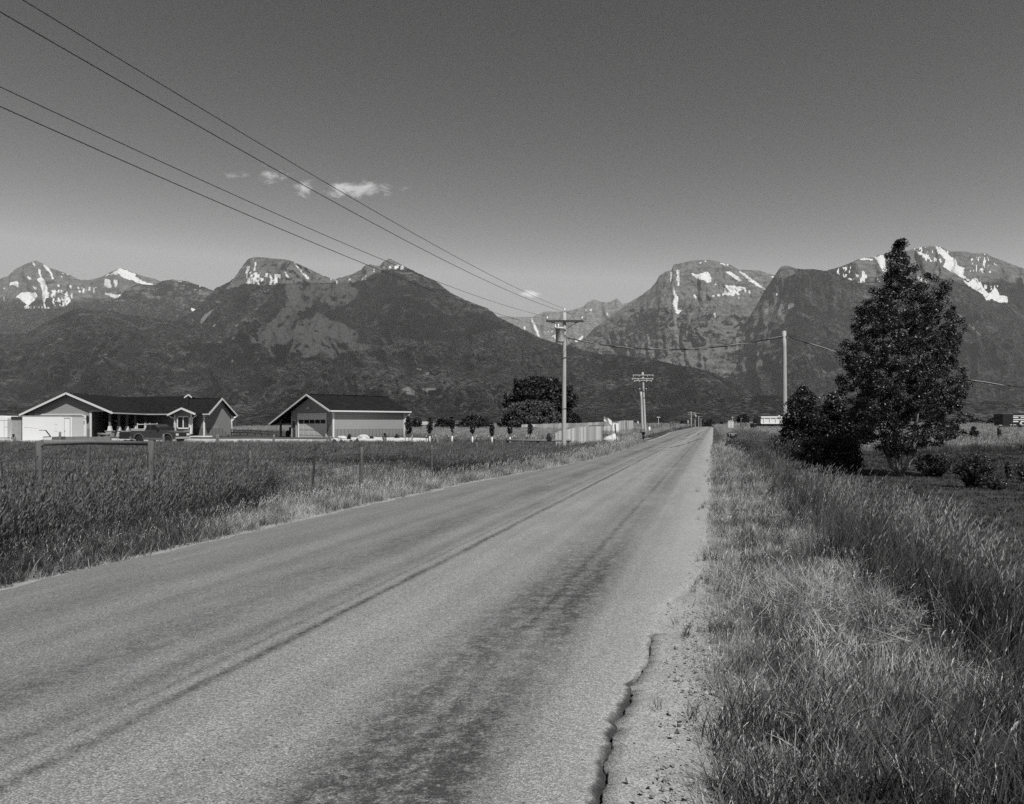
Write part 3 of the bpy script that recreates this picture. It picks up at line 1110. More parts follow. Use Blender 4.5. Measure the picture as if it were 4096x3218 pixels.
mountain([(-700, 1330), (-300, 1320), (0, 1330), (100, 1335), (138, 1318), (184, 1290), (303, 1236), (460, 1246), (506, 1262), (600, 1272), (708, 1284), (782, 1240), (830, 1195), (858, 1159), (916, 1127), (938, 1111), (961, 1076), (990, 1040), (1019, 1030),
          (1077, 1032), (1135, 1037), (1170, 1047), (1212, 1066), (1251, 1085), (1296, 1105), (1341, 1121), (1360, 1111), (1399, 1101), (1444, 1082), (1457, 1065), (1483, 1059), (1515, 1066),
          (1534, 1047), (1557, 1035), (1579, 1045), (1618, 1066), (1682, 1098), (1747, 1130), (1811, 1175), (1850, 1198), (1908, 1217), (1953, 1237), (1991, 1266), (2056, 1301), (2120, 1330),
          (2156, 1351), (2232, 1375), (2269, 1384), (2310, 1394), (2371, 1408), (2408, 1418), (2474, 1416), (2531, 1427), (2625, 1443), (2700, 1459), (2791, 1474), (2862, 1494), (2918, 1521),
          (2945, 1538), (2984, 1563), (3017, 1582), (3100, 1610), (3250, 1650)],
         [(-700, 6500), (700, 6800), (900, 8200), (1600, 8200), (2100, 6600), (2500, 5200), (3250, 3800)], [(-700, 3200), (3250, 2900)], 4.0, rows=190, spur=0.34, spurw=120, jag=3.0, rockfn=rock_mid, pw=0.9,
         snow=[zm(q) for q in ([(572, 148), (592, 152), (642, 212), (684, 262), (665, 264), (618, 202)], [(288, 182), (312, 178), (302, 220), (286, 226)], [(342, 155), (352, 158), (342, 205), (328, 208)],
                               [(518, 195), (530, 205), (550, 240), (558, 268), (540, 250)], [(840, 268), (858, 272), (852, 290)], [(395, 330), (412, 340), (405, 352)], [(535, 158), (552, 158), (548, 168)],
                               [(1165, 180), (1182, 178), (1190, 192), (1172, 195)], [(1215, 170), (1245, 172), (1235, 188), (1210, 186)], [(330, 135), (345, 140), (325, 150)])],
         speck=[(zm([(290, 215), (500, 230), (520, 275), (420, 300), (290, 285)]), 1.0), (zm([(1060, 205), (1120, 180), (1290, 170), (1290, 200), (1160, 200), (1080, 225)]), 0.5), (zm([(760, 235), (850, 265), (820, 270)]), 0.5),
                (zm([(900, 260), (1050, 230), (1050, 260), (960, 275)]), 0.15)],
         meadow=[zm([(520, 285), (640, 290), (930, 285), (985, 330), (970, 380), (900, 420), (830, 430), (700, 385), (690, 410), (720, 460), (870, 530), (970, 580), (990, 620), (960, 650), (1060, 672), (1050, 700),
                     (900, 708), (830, 765), (760, 700), (700, 750), (560, 735), (430, 760), (430, 690), (350, 655), (300, 690), (200, 780), (130, 830), (180, 750), (240, 700), (330, 590), (400, 540), (470, 490), (540, 400), (530, 320)])],
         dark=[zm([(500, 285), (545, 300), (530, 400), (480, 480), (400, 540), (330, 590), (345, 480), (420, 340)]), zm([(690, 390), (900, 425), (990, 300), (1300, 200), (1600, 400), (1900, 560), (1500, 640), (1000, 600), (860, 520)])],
         scree=[zm(q) for q in ([(1250, 940), (1300, 930), (1335, 960), (1330, 985), (1290, 975)], [(1400, 850), (1425, 830), (1420, 860)], [(1340, 815), (1375, 815), (1370, 835)], [(1370, 940), (1480, 935), (1430, 970)],
                                [(0, 520), (30, 480), (90, 440), (60, 480), (10, 540)], [(330, 450), (370, 425), (360, 445)], [(160, 800), (240, 710), (225, 760)], [(70, 560), (100, 530), (95, 550)])])


# big cliffed massif right of the gap
def rock_r1(x, y, t):
    r = 1.15 - 0.72 * sstep(y, 1165, 1300) + sstep(y, 1150, 1260) * (1.5 * (fbm(x / 17, y / 11 + 3, 5, 0.65) - 0.5) + 0.5 * (ridged(x / 55 + y / 300, y / 260, 3) - 0.55))
    r = r + 0.25 * np.exp(-((x - 2800) / 140) ** 2 - ((y - 1440) / 70) ** 2)
    r = r - 0.35 * np.exp(-((x - 2620) / 60) ** 2 - ((y - 1250) / 70) ** 2)
    return r


mountain([(2000, 1500), (2150, 1430), (2283, 1375), (2332, 1358), (2377, 1314), (2432, 1276), (2487, 1234), (2531, 1201), (2564, 1182), (2603, 1154), (2625, 1127), (2636, 1105), (2664, 1085), (2686, 1082),
          (2694, 1060), (2746, 1049), (2780, 1041), (2813, 1038), (2862, 1044), (2918, 1058), (2956, 1082), (2989, 1080), (3033, 1082), (3078, 1096), (3200, 1130), (3400, 1200)],
         9600, 6400, 5.0, rows=190, spur=0.26, spurw=75, rockfn=rock_r1, tree=4, basey=1640, pw=0.95,
         snow=[zr_(q) for q in ([(876, 245), (889, 250), (892, 340), (907, 400), (934, 440), (924, 520), (950, 530), (932, 562), (913, 552), (893, 480), (898, 430), (883, 370), (873, 330)],
                                [(916, 222), (932, 235), (940, 280), (940, 355), (925, 352), (919, 280)], [(1018, 252), (1060, 268), (1090, 262), (1140, 250), (1167, 268), (1172, 320), (1145, 328), (1100, 307), (1060, 302)],
                                [(1272, 248), (1302, 246), (1352, 278), (1388, 310), (1382, 322), (1330, 292)], [(1363, 240), (1382, 242), (1442, 283), (1502, 328), (1564, 375), (1555, 384), (1488, 347), (1428, 302)],
                                [(1258, 347), (1330, 352), (1422, 362), (1380, 388), (1342, 402), (1332, 424), (1238, 417), (1300, 397), (1290, 377)], [(1036, 405), (1064, 430), (1052, 454)],
                                [(1083, 180), (1096, 182), (1094, 195), (1085, 192)], [(1115, 168), (1135, 166), (1125, 185)], [(1186, 535), (1198, 540), (1198, 594), (1184, 565)], [(1155, 455), (1172, 455), (1165, 470)],
                                [(1582, 270), (1627, 288), (1622, 304)], [(1355, 420), (1372, 435), (1372, 460)])],
         speck=[(zr_([(1180, 330), (1480, 370), (1480, 400), (1380, 420), (1180, 430)]), 0.25), (zr_([(1210, 180), (1290, 195), (1290, 215)]), 0.6)],
         scree=[zr_(q) for q in ([(897, 555), (912, 552), (922, 650), (938, 720), (962, 800), (945, 800), (915, 720), (900, 640)], [(830, 420), (840, 420), (890, 540), (880, 540)], [(1060, 470), (1110, 510), (1195, 600), (1190, 610), (1100, 530)],
                                 [(700, 700), (712, 700), (770, 890), (758, 890)], [(1355, 720), (1370, 740), (1350, 870), (1340, 860)], [(1120, 410), (1165, 470), (1195, 545), (1180, 540)], [(1470, 560), (1510, 480), (1450, 620), (1430, 680)],
                                 [(940, 600), (965, 550), (955, 610)])])


# right massif: wooded wall with a cliff head, snowy summits behind the poplar
def rock_r2(x, y, t):
    r = 0.03 + 0.30 * (fbm(x / 30, y / 14, 3) - 0.5)
    r = np.where(inside(x, y, zr_([(1560, 400), (1640, 230), (1690, 195), (1780, 220), (1770, 270), (1700, 310), (1690, 380), (1660, 430), (1640, 520), (1500, 620), (1540, 480)])), 0.66, r)
    r = r + 0.40 * np.exp(-((x - 3090) / 80) ** 2 - ((y - 1250) / 120) ** 2)
    r = r + (1 - sstep(x, 3040, 3230)) * (0.32 + 1.4 * (fbm(x / 17, y / 11 + 3, 5, 0.65) - 0.5)) * sstep(y, 1150, 1230) * (1 - sstep(y, 1470, 1560))
    up = sstep(y, 1215 - (x - 3300) * 0.03, 1090) * sstep(x, 3330, 3480)
    return blur(np.maximum(r, up * 0.72), 3)


mountain([(2650, 1640), (2800, 1545), (2900, 1420), (2985, 1290), (3030, 1215), (3061, 1160), (3085, 1125), (3094, 1110), (3105, 1094), (3127, 1066), (3149, 1064), (3177, 1073), (3221, 1077), (3308, 1083), (3333, 1074), (3385, 1058), (3436, 1035), (3501, 1029), (3517, 1016), (3539, 1022),
          (3590, 1012), (3630, 1003), (3668, 990), (3739, 984), (3765, 987), (3797, 1006), (3874, 1009), (3945, 1016), (3984, 1035), (4055, 1061), (4096, 1077), (4250, 1120), (4600, 1180)],
         [(2650, 8600), (3060, 8300), (3200, 7800), (3500, 9000), (4600, 9000)], [(2700, 5200), (4600, 4300)], 6.0, rows=190, spur=0.28, spurw=110, rockfn=rock_r2, basey=1660,
         snow=[z5(q) for q in ([(688, 198), (752, 188), (774, 292), (745, 292), (718, 232)], [(600, 208), (692, 212), (690, 222), (610, 218)],
                               [(1072, 132), (1102, 138), (1152, 183), (1202, 213), (1212, 250), (1258, 268), (1247, 310), (1290, 347), (1270, 347), (1228, 322), (1178, 292), (1118, 262), (1138, 222), (1108, 190)],
                               [(1238, 343), (1280, 358), (1322, 328), (1352, 358), (1402, 430), (1452, 388), (1472, 438), (1524, 448), (1522, 482), (1468, 482), (1420, 462), (1390, 472), (1368, 432), (1298, 392)],
                               [(938, 148), (1002, 178), (1064, 230), (978, 192)], [(958, 318), (1012, 338), (1024, 372), (978, 372)], [(1366, 198), (1392, 228), (1382, 238)], [(1428, 233), (1462, 255), (1450, 262)],
                               [(1135, 402), (1180, 405), (1170, 415)], [(1372, 178), (1392, 184), (1380, 190)])] + [zr_([(1632, 340), (1645, 340), (1660, 380), (1652, 445), (1642, 430), (1640, 380)])],
         speck=[(z5([(460, 270), (560, 255), (650, 300), (640, 370), (560, 350), (460, 300)]), 0.75), (z5([(920, 140), (1130, 130), (1200, 230), (1120, 270), (1000, 220)]), 0.45), (z5([(1270, 200), (1420, 200), (1440, 300), (1290, 290)]), 0.2),
                (z5([(1350, 370), (1480, 380), (1460, 450)]), 0.6), (z5([(690, 330), (760, 340), (740, 370)]), 0.4)],
         scree=[z5(q) for q in ([(1195, 545), (1215, 550), (1400, 720), (1385, 720)], [(1275, 730), (1290, 750), (1280, 760)])] + [zr_([(1640, 500), (1690, 480), (1680, 520), (1650, 560)]), zr_([(1720, 490), (1770, 470), (1770, 500), (1730, 520)]), zr_([(1625, 560), (1680, 550), (1660, 590), (1630, 590)])])

# dark low forest along the foot of the mountains
mountain([(2600, 1640), (2900, 1610), (3000, 1588), (3050, 1582), (3138, 1582), (3250, 1586), (3400, 1590), (3700, 1598), (4096, 1608), (4700, 1612)], 3300, 2500, 7.0, rows=60, spur=0.15, spurw=80, jag=4.0,
         rockfn=lambda x, y, t: 0 * x, basey=1706, back=1500, tree=9)
mountain([(-700, 1640), (0, 1632), (600, 1640), (1300, 1655), (2000, 1662), (2600, 1668), (3200, 1675)], 2600, 2000, 8.0, rows=40, spur=0.15, spurw=80, jag=4.0,
         rockfn=lambda x, y, t: 0 * x, basey=1706, back=900, tree=9)

# ------------------------------------------------------------------ haze
hz = MB()
hz.box(-14000, 14000, -400, 19000, -40, 3600)
m = bpy.data.materials.new("haze")
m.use_nodes = True
m.node_tree.nodes.clear()
pv = nn(m.node_tree, 'ShaderNodeVolumePrincipled')
pv.inputs['Color'].default_value = (1, 1, 1, 1)
pv.inputs['Density'].default_value = 2.2e-5
pv.inputs['Anisotropy'].default_value = 0.0
mo = nn(m.node_tree, 'ShaderNodeOutputMaterial')
m.node_tree.links.new(pv.outputs[0], mo.inputs['Volume'])
tag(hz.build("haze", m), kind='stuff')

# ------------------------------------------------------------------ buildings


def wallq(mb, pts):
    mb.face(pts)
    return mb


def bar3(mb, p, q, w, h):
    mb.beam(p, q, w, h)
    return mb


def make_house():
    base = Vector((X(300, 96), 98, 0))
    T = thing("ranch_house", "long dark roofed ranch house with garage gable, porch posts and right gable", "house", base)
    d0 = 93.3
    AL, AA, AR = W(77, 1659, d0), W(264.5, 1571, d0), W(450, 1650, d0)
    V = Vector((X(589, 103), 103, 2.98))
    J = Vector((X(497, 109.5), 109.5, AA.z))
    E1 = Vector((X(837, 97.5), 97.5, 2.93))
    R1 = Vector((X(754, 104), 104, AA.z))
    R2 = Vector((X(770, 103.4), 103.4, 5.10))
    R0 = Vector((X(756, 104.0), 104.0, 5.10))
    AB = Vector((X(890, 101), 101, 5.02))
    E2 = Vector((X(951, 105), 105, 2.78))
    BL = AL + (J - AA) + Vector((0, 6, 0))
    BB = Vector((X(480, 122), 122, 2.8))
    Mv = Vector((X(755, 99.2), 99.2, 2.945))
    mb = MB()
    th = Vector((0, 0, -0.14))
    for poly in ([AA, AR, V, J], [AL, AA, J, BL], [J, V, Mv, R1], [R0, Mv, E1, AB], [J, R1, R0, AB, E2, BB], [J, BB, BL]):
        for k in range(1, len(poly) - 1):
            mb.prism([poly[0], poly[k], poly[k + 1]], th)
    mb.face([R1, R0, R0 + Vector((0.6, 1.2, 0)), R1 + Vector((0.1, .3, 0))])
    # bay roof
    BLf, BAf, BRf = Vector((X(669, 96.6), 96.6, 2.80)), Vector((X(726, 96.2), 96.2, 3.66)), Vector((X(782, 95.9), 95.9, 2.92))
    back = Vector((0.2, 4.6, 0))
    mb.prism([BLf, BAf, BAf + back], th)
    mb.prism([BLf, BAf + back, BLf + Vector((0.1, 3.2, 0))], th)
    mb.prism([BAf, BRf, BAf + back], th)
    mb.prism([BRf, BRf + Vector((0.1, 2.6, 0)), BAf + back], th)
    bw(mb, "roof", M_shingle, T)
    # white rake boards and gutters
    mb = MB()
    dz = Vector((0, -0.04, -0.10))
    for a, c in ((AL, AA), (AA, AR), (E1, AB), (AB, E2), (BLf, BAf), (BAf, BRf)):
        mb.beam(a + dz, c + dz, 0.06, 0.24)
    pk = R1 + Vector((0.15, -.35, 0.12))
    mb.beam(pk + Vector((-0.55, -0.1, -0.42)), pk, 0.06, 0.16)
    mb.beam(pk, pk + Vector((0.5, -0.1, -0.42)), 0.06, 0.16)
    bw(mb, "rake_board", M_trim, T)
    mb = MB()
    for a, c in ((AR, V), (V, Vector((X(669, 100.9), 100.9, 2.96))), (Vector((X(782, 98.6), 98.6, 2.94)), E1)):
        mb.beam(a + Vector((0.02, -0.1, -0.09)), c + Vector((0.02, -0.1, -0.09)), 0.14, 0.15)
    bw(mb, "gutter", M_trim, T)
    # garage gable wall
    dW = d0 + 0.72

    def P(fx, z, d=dW):
        return Vector((X(fx, d), d, z))

    def rz(fx):
        return float(np.interp(fx, [77, 264.5, 450], [AL.z, AA.z, AR.z])) - 0.16
    mb = MB()
    mb.prism([P(112, -0.6), P(363, -0.6), P(363, rz(363)), P(264.5, rz(264.5)), P(112, rz(112))], (0, 0.2, 0))
    mb.prism([P(363.2, 3.15), P(446, 3.15), P(363.2, rz(363))], (0, 0.2, 0))
    # side wall under the porch, deep porch wall and front wall of the long wing
    q0, q1 = Vector((X(363, dW), dW + 0.2, 0)), Vector((X(430, 108), 108, 0))
    c1 = Vector((X(700, 101.6), 101.6, 0))
    mb.prism([q0 + Vector((0, 0, -.6)), q1 + Vector((0, 0, -.6)), q1 + Vector((0, 0, 3.0)), q0 + Vector((0, 0, 3.4))], (-0.2, 0, 0))
    mb.prism([q1 + Vector((0, 0, -.6)), Vector((X(640, 105), 105, -.6)), Vector((X(640, 105), 105, 2.95)), q1 + Vector((0, 0, 2.95))], (0, 0.2, 0))
    mb.prism([Vector((X(640, 105), 105, -.6)), c1 + Vector((0, 0, -.6)), c1 + Vector((0, 0, 2.9)), Vector((X(640, 105), 105, 2.9))], (0, 0.2, 0))
    # bay
    b0, b1 = Vector((X(700, 97.3), 97.3, 0)), Vector((X(765, 97.0), 97.0, 0))
    mb.prism([b0 + Vector((0, 0, -.6)), b1 + Vector((0, 0, -.6)), b1 + Vector((0, 0, 3.0)), (b0 + b1) / 2 + Vector((-.1, 0, 3.45)), b0 + Vector((0, 0, 2.9))], (0.1, 0.15, 0))
    mb.prism([b0 + Vector((0, 0, -.6)), b0 + Vector((0, 0, 2.9)), c1 + Vector((0, 0, 2.9)), c1 + Vector((0, 0, -.6))], (0.1, 0.1, 0))
    b2 = Vector((X(766, 99.6), 99.6, 0))
    g0 = Vector((X(816, 98.4), 98.4, 0))
    g1 = Vector((X(925, 104.3), 104.3, 0))
    ga = Vector((X(886, 101.5), 101.5, 0))
    mb.prism([b2 + Vector((0, 0, -.6)), g0 + Vector((0, 0, -.6)), g0 + Vector((0, 0, 2.9)), b2 + Vector((0, 0, 2.9))], (0.05, 0.2, 0))
    mb.prism([b1 + Vector((0, 0, -.6)), b2 + Vector((0, 0, -.6)), b2 + Vector((0, 0, 2.9)), b1 + Vector((0, 0, 2.9))], (-0.1, 0, 0))
    gv = (g1 - g0).normalized()
    mb.prism([g0 + Vector((0, 0, -.6)), g1 + Vector((0, 0, -.6)), g1 + Vector((0, 0, 2.95)), ga + Vector((0, 0, 4.75)), g0 + Vector((0, 0, 3.0))], (-0.2, 0.1, 0))
    bw(mb, "wall", M_siding, T)
    # darker board-and-batten skirt
    mb = MB()
    e = Vector((0.0, -0.03, 0))
    for a, c, off in ((P(346, 0), P(363, 0), e), (b0, b1, e), (b2, g0, e), (g0, g1, Vector((0.03, -0.02, 0)))):
        a = Vector((a.x, a.y, 0)) + off
        c = Vector((c.x, c.y, 0)) + off
        mb.prism([a + Vector((0, 0, -.6)), c + Vector((0, 0, -.6)), c + Vector((0, 0, 1.03)), a + Vector((0, 0, 1.03))], -off * 0.6)
    bw(mb, "wainscot", M_batten, T)
    # corner boards
    mb = MB()
    for p, z1 in ((P(363, 0, dW - 0.05), 3.2), (b0 + e * 2, 2.85), (b1 + e * 2, 2.9), (g0 + Vector((0.04, -0.06, 0)), 2.9), (g1 + Vector((0.05, -0.02, 0)), 2.8)):
        mb.box(p.x - 0.12, p.x + 0.12, p.y - 0.03, p.y + 0.03, -0.5, z1)
    a = P(363, 3.2, dW - .06)
    mb.beam(a, P(446, 3.2, dW - .06), 0.05, 0.12)
    bw(mb, "corner_board", M_trim, T)
    # garage door, lintel trim, window strip
    mb = MB()
    mb.box(X(150, dW - .04), X(343, dW - .04), dW - .04, dW - .005, -0.4, 2.66)
    gd = bw(mb, "garage_door", M_white, T)
    mb = MB()
    for a, c in ((270, 298), (305, 338)):
        mb.box(X(a, dW - .05), X(c, dW - .05), dW - .055, dW - .042, 1.55, 1.98)
    o = bw(mb, "door_window", M_glass, gd)
    mb = MB()
    mb.box(X(343.3, dW - .07), X(346.5, dW - .07), dW - .08, dW - .004, -0.4, 2.3)
    mb.beam(P(343.5, 2.25, dW - .06), P(328, 2.78, dW - .06), 0.08, 0.14)
    mb.beam(P(328.3, 2.78, dW - .06), P(140, 2.78, dW - .06), 0.08, 0.14)
    bw(mb, "door_trim", M_trim, T)
    mb = MB()
    lp = P(350.5, 2.25, dW - .16)
    mb.box(lp.x - .12, lp.x + .12, lp.y - .1, lp.y + .1, lp.z - .28, lp.z + .22)
    mb.lathe([(0.16, .22), (0.03, .42)], tuple(lp), 8)
    mb.beam(lp + Vector((0, 0, .3)), lp + Vector((0, .16, .4)), .04, .04)
    bw(mb, "wall_lantern", M_black, T)
    # window of the bay
    mb = MB()
    wy = 97.0
    for a, c, z0, z1 in ((708, 712, .98, 2.62), (755.5, 759.5, .98, 2.62), (708, 759.5, 2.48, 2.62), (708, 759.5, .98, 1.13), (731.5, 735, 1.1, 2.5)):
        mb.box(X(a, wy), X(c, wy), wy - .06, wy + .03, z0, z1)
    wf = bw(mb, "window", M_trim, T)
    mb = MB()
    mb.box(X(711.5, wy), X(756, wy), wy + .005, wy + .02, 1.12, 2.5)
    bw(mb, "pane", M_glass, wf)
    # porch posts on stone footings
    for fx in (446, 481.6, 514, 547, 589):
        k = (fx - 450) / (589 - 450)
        d = 93.6 + max(0, k) * 9.2
        # keep the row on the eave line
        x = X(fx, d) - .45
        d += .5
        mb = MB()
        mb.box(x - .11, x + .11, d - .11, d + .11, 0.7, 3.0)
        pp = bw(mb, "porch_post", M_wood, T)
        mb = MB()
        mb.prism([(x - .24, d - .24, .78), (x + .24, d - .24, .78), (x + .24, d + .24, .78), (x - .24, d + .24, .78)], (0, 0, .02))
        mb.box(x - .36, x + .36, d - .36, d + .36, -.6, .68)
        mb.box(x - .42, x + .42, d - .42, d + .42, .68, .78)
        bw(mb, "footing", M_stone, pp)
        mb = MB()
        v = [(-.22, -.22), (.22, -.22), (.22, .22), (-.22, .22)]
        for i in range(4):
            j = (i + 1) % 4
            mb.face([(x + v[i][0], d + v[i][1], .8), (x + v[j][0], d + v[j][1], .8), (x + v[j][0] * .64, d + v[j][1] * .64, 1.35), (x + v[i][0] * .64, d + v[i][1] * .64, 1.35)])
        bw(mb, "sleeve", M_trim, pp)
    # porch lamp globes
    for fx, d in ((462, 100), (531, 104.6)):
        mb = MB()
        p = W(fx, 1685, d)
        mb.lathe([(.05, -.1), (.15, -.06), (.17, .02), (.1, .1), (.03, .14)], tuple(p), 10)
        bw(mb, "porch_lamp", M_white, T)
    # downpipes
    for pts in ([W(676, 1664, 96.6), W(684, 1670, 96.8), W(697, 1675, 97.1), W(698.5, 1682, 97.1), W(698.5, 1745, 97.1)],
                [W(787, 1657, 96.4), W(784, 1664, 96.5), W(771, 1672, 96.8), W(769.5, 1680, 96.8), W(769.5, 1745, 96.8)],
                [W(946, 1666, 104.6), W(930, 1683, 104.2), W(926.5, 1688, 104.1), W(926.5, 1750, 104.1)]):
        mb = MB()
        mb.tube(pts, .06, 8)
        bw(mb, "downpipe", M_trim, T)
    mb = MB()
    p = W(938, 1672, 104.4)
    mb.lathe([(.14, -.08), (.16, .0), (.06, .12)], tuple(p), 8)
    bw(mb, "flood_lamp", M_white, T)
    mb = MB()
    p = W(700, 1637, 98.2)
    mb.tube([p + Vector((0, 0, -.3)), p + Vector((0, 0, .1))], .07, 8)
    mb.lathe([(.16, .1), (.16, .16), (.05, .26)], tuple(p), 8)
    bw(mb, "vent_pipe", M_black, T)
    return T


make_house()


def make_shop():
    C = Vector((X(1332, 86.3), 86.3, 0))
    g = Vector((-.714, .70, 0))
    s = Vector((.70, .714, 0))
    T = thing("workshop", "detached workshop with wide pale garage door, lean-to and dark roof", "garage", C + g * 4 + s * 4)
    ZR, TR, PT = 5.1, 4.5, 0.39

    def P(t, sv, z):
        return C + g * t + s * sv + Vector((0, 0, z))

    def roofz(t):
        return ZR - abs(t - TR) * PT
    S0, S1 = -0.72, 10.7
    tl, tr_ = 13.4, -0.5
    mb = MB()
    mb.prism([P(TR, S0, ZR), P(tr_, S0, roofz(tr_)), P(tr_, S1, roofz(tr_)), P(TR, S1, ZR)], (0, 0, -.15))
    mb.prism([P(tl, S0, roofz(tl)), P(TR, S0, ZR), P(TR, S1, ZR), P(tl, S1, roofz(tl))], (0, 0, -.15))
    mb.beam(P(TR, S0, ZR + .02), P(TR, S1, ZR + .02), .3, .06)
    bw(mb, "roof", M_shingle, T)
    mb = MB()
    o = -s * .04 + Vector((0, 0, -.09))
    mb.beam(P(TR, S0, ZR) + o, P(tr_, S0, roofz(tr_)) + o, .05, .20)
    mb.beam(P(tl, S0, roofz(tl)) + o, P(TR, S0, ZR) + o, .05, .20)
    bw(mb, "rake_board", M_cream, T)
    mb = MB()
    mb.beam(P(tr_ - .08, S0, roofz(tr_) - .08), P(tr_ - .08, S1, roofz(tr_) - .08), .14, .16)
    bw(mb, "gutter", M_trim, T)
    mb = MB()
    zt = lambda t: roofz(t) - .17
    mb.prism([P(0, 0, -.6), P(0, 0, zt(0)), P(TR, 0, zt(TR)), P(9.2, 0, zt(9.2)), P(9.2, 0, -.6)], s * .15)
    mb.prism([P(0, .15, -.6), P(0, 10.1, -.6), P(0, 10.1, zt(0)), P(0, .15, zt(0))], g * .15)
    mb.prism([P(9.2, .15, -.6), P(9.2, 10.1, -.6), P(9.2, 10.1, zt(9.2)), P(9.2, .15, zt(9.2))], -g * .15)
    mb.prism([P(0.15, 9.9, -.6), P(9.05, 9.9, -.6), P(9.05, 9.9, zt(9.2)), P(TR, 9.9, zt(TR)), P(.15, 9.9, zt(.15))], s * .15)
    bw(mb, "wall", M_siding, T)
    mb = MB()
    mb.prism([P(-.03, 0, -.6), P(-.03, 10.1, -.6), P(-.03, 10.1, 1.02), P(-.03, 0, 1.02)], g * .02)
    mb.prism([P(0, -.03, -.6), P(1.2, -.03, -.6), P(1.2, -.03, 1.02), P(0, -.03, 1.02)], s * .02)
    bw(mb, "wainscot", M_batten, T)
    mb = MB()
    mb.prism([P(-.05, -.05, -.6), P(-.05, -.05, 3.0), P(-.05, .14, 3.0), P(-.05, .14, -.6)], g * .014)
    mb.prism([P(.14, -.05, -.6), P(.14, -.05, 3.0), P(-.036, -.05, 3.0), P(-.036, -.05, -.6)], s * .014)
    mb.prism([P(-.05, 9.95, -.6), P(-.05, 9.95, 3.0), P(-.05, 10.14, 3.0), P(-.05, 10.14, -.6)], g * .014)
    mb.prism([P(9.1, -.03, -.6), P(9.1, -.03, 2.6), P(9.22, -.03, 2.6), P(9.22, -.03, -.6)], s * .025)
    bw(mb, "corner_board", M_trim, T)
    # roller door of panels, with a row of five panes
    t0, t1 = 1.41, 7.43
    mb = MB()
    nr_, z0, z1 = 5, -.4, 2.70
    for r in range(nr_):
        za, zb = z0 + (z1 - z0) * r / nr_, z0 + (z1 - z0) * (r + 1) / nr_ - .025
        mb.prism([P(t0, -.03, za), P(t1, -.03, za), P(t1, -.03, zb), P(t0, -.03, zb)], s * .02)
        if r != 3:
            for k in range(5):
                a, c = t0 + (t1 - t0) * (k + .1) / 5, t0 + (t1 - t0) * (k + .9) / 5
                mb.prism([P(a, -.045, za + .1), P(c, -.045, za + .1), P(c, -.045, zb - .1), P(a, -.045, zb - .1)], s * .012)
    mb.prism([P(t0, -.008, z0), P(t1, -.008, z0), P(t1, -.008, z1), P(t0, -.008, z1)], s * .006)
    gd = bw(mb, "garage_door", M_cream, T)
    for k in range(5):
        mb = MB()
        a, c = t0 + (t1 - t0) * (k + .06) / 5, t0 + (t1 - t0) * (k + .94) / 5
        mb.prism([P(a, -.05, 1.66), P(c, -.05, 1.66), P(c, -.05, 2.10), P(a, -.05, 2.10)], s * .015)
        bw(mb, "pane", M_glass, gd)
    mb = MB()
    for a, c, za, zb in ((t0 - .12, t0 - .002, -.4, 2.86), (t1 + .002, t1 + .22, -.4, 2.86), (t0 - .002, t1 + .002, 2.705, 2.86)):
        mb.prism([P(a, -.10, za), P(c, -.10, za), P(c, -.10, zb), P(a, -.10, zb)], s * .095)
    bw(mb, "door_trim", M_cream, T)
    mb = MB()
    for a, c, za, zb in ((8.02, 8.12, -.4, 2.1), (8.98, 9.08, -.4, 2.1), (8.12, 8.98, 2.0, 2.1)):
        mb.prism([P(a, -.06, za), P(c, -.06, za), P(c, -.06, zb), P(a, -.06, zb)], s * .055)
    bw(mb, "door_frame", M_trim, T)
    mb = MB()
    mb.prism([P(8.12, -.02, -.4), P(8.98, -.02, -.4), P(8.98, -.02, 2.0), P(8.12, -.02, 2.0)], s * .015)
    dd = bw(mb, "door", M_wood_d, T)
    mb = MB()
    mb.prism([P(8.25, -.07, .95), P(8.33, -.07, .95), P(8.33, -.07, 1.05), P(8.25, -.07, 1.05)], s * .045)
    bw(mb, "handle", M_chrome, dd)
    mb = MB()
    p = P(4.95, -.22, 3.5)
    mb.lathe([(.26, -.1), (.2, .02), (.07, .12)], tuple(p), 12)
    mb.beam(p + Vector((0, 0, .06)), P(4.95, 0, 3.58), .06, .06)
    bw(mb, "wall_lamp", M_white, T)
    mb = MB()
    mb.tube([P(tr_ + .02, 10.62, 2.95), P(tr_ + .05, 10.5, 2.72), P(-.1, 10.2, 2.5), P(-.1, 10.16, 2.3), P(-.1, 10.16, -.4)], .07, 8)
    bw(mb, "downpipe", M_trim, T)
    for sv in (0.1, 9.9):
        mb = MB()
        mb.beam(P(12.0, sv, -.6), P(12.0, sv, roofz(12.0) - .12), .22, .22, (1, 0, 0))
        bw(mb, "lean_to_post", M_wood_d, T)
    mb = MB()
    mb.beam(P(12.9, 0, 1.6), P(9.2, 0, 1.6), .12, .2)
    bw(mb, "lean_to_beam", M_wood_d, T)
    # a tractor parked in the lean-to
    tp = P(10.6, 2.0, -.05)
    R = thing("tractor", "dark tractor with tall rear wheel parked under the lean-to", "tractor", tp, math.atan2(-s.x * 0 + g.y, g.x))
    def wheel(x, y, r, w, nm):
        b_ = MB()
        M = Matrix.Translation((x, y, r)) @ Matrix.Rotation(math.radians(90), 4, 'X')
        b_.lathe([(r * .5, -w / 2), (r * .93, -w / 2), (r, -w / 4), (r, w / 4), (r * .93, w / 2), (r * .5, w / 2)], (0, 0, 0), 20, M)
        q = b_.build("wheel", M_tyre, R)
        b_ = MB()
        b_.lathe([(r * .5, -w / 2.6), (r * .2, -w / 2.2), (r * .2, w / 2.2), (r * .5, w / 2.6)], (0, 0, 0), 16, M)
        b_.build("rim", M_greyp, q)
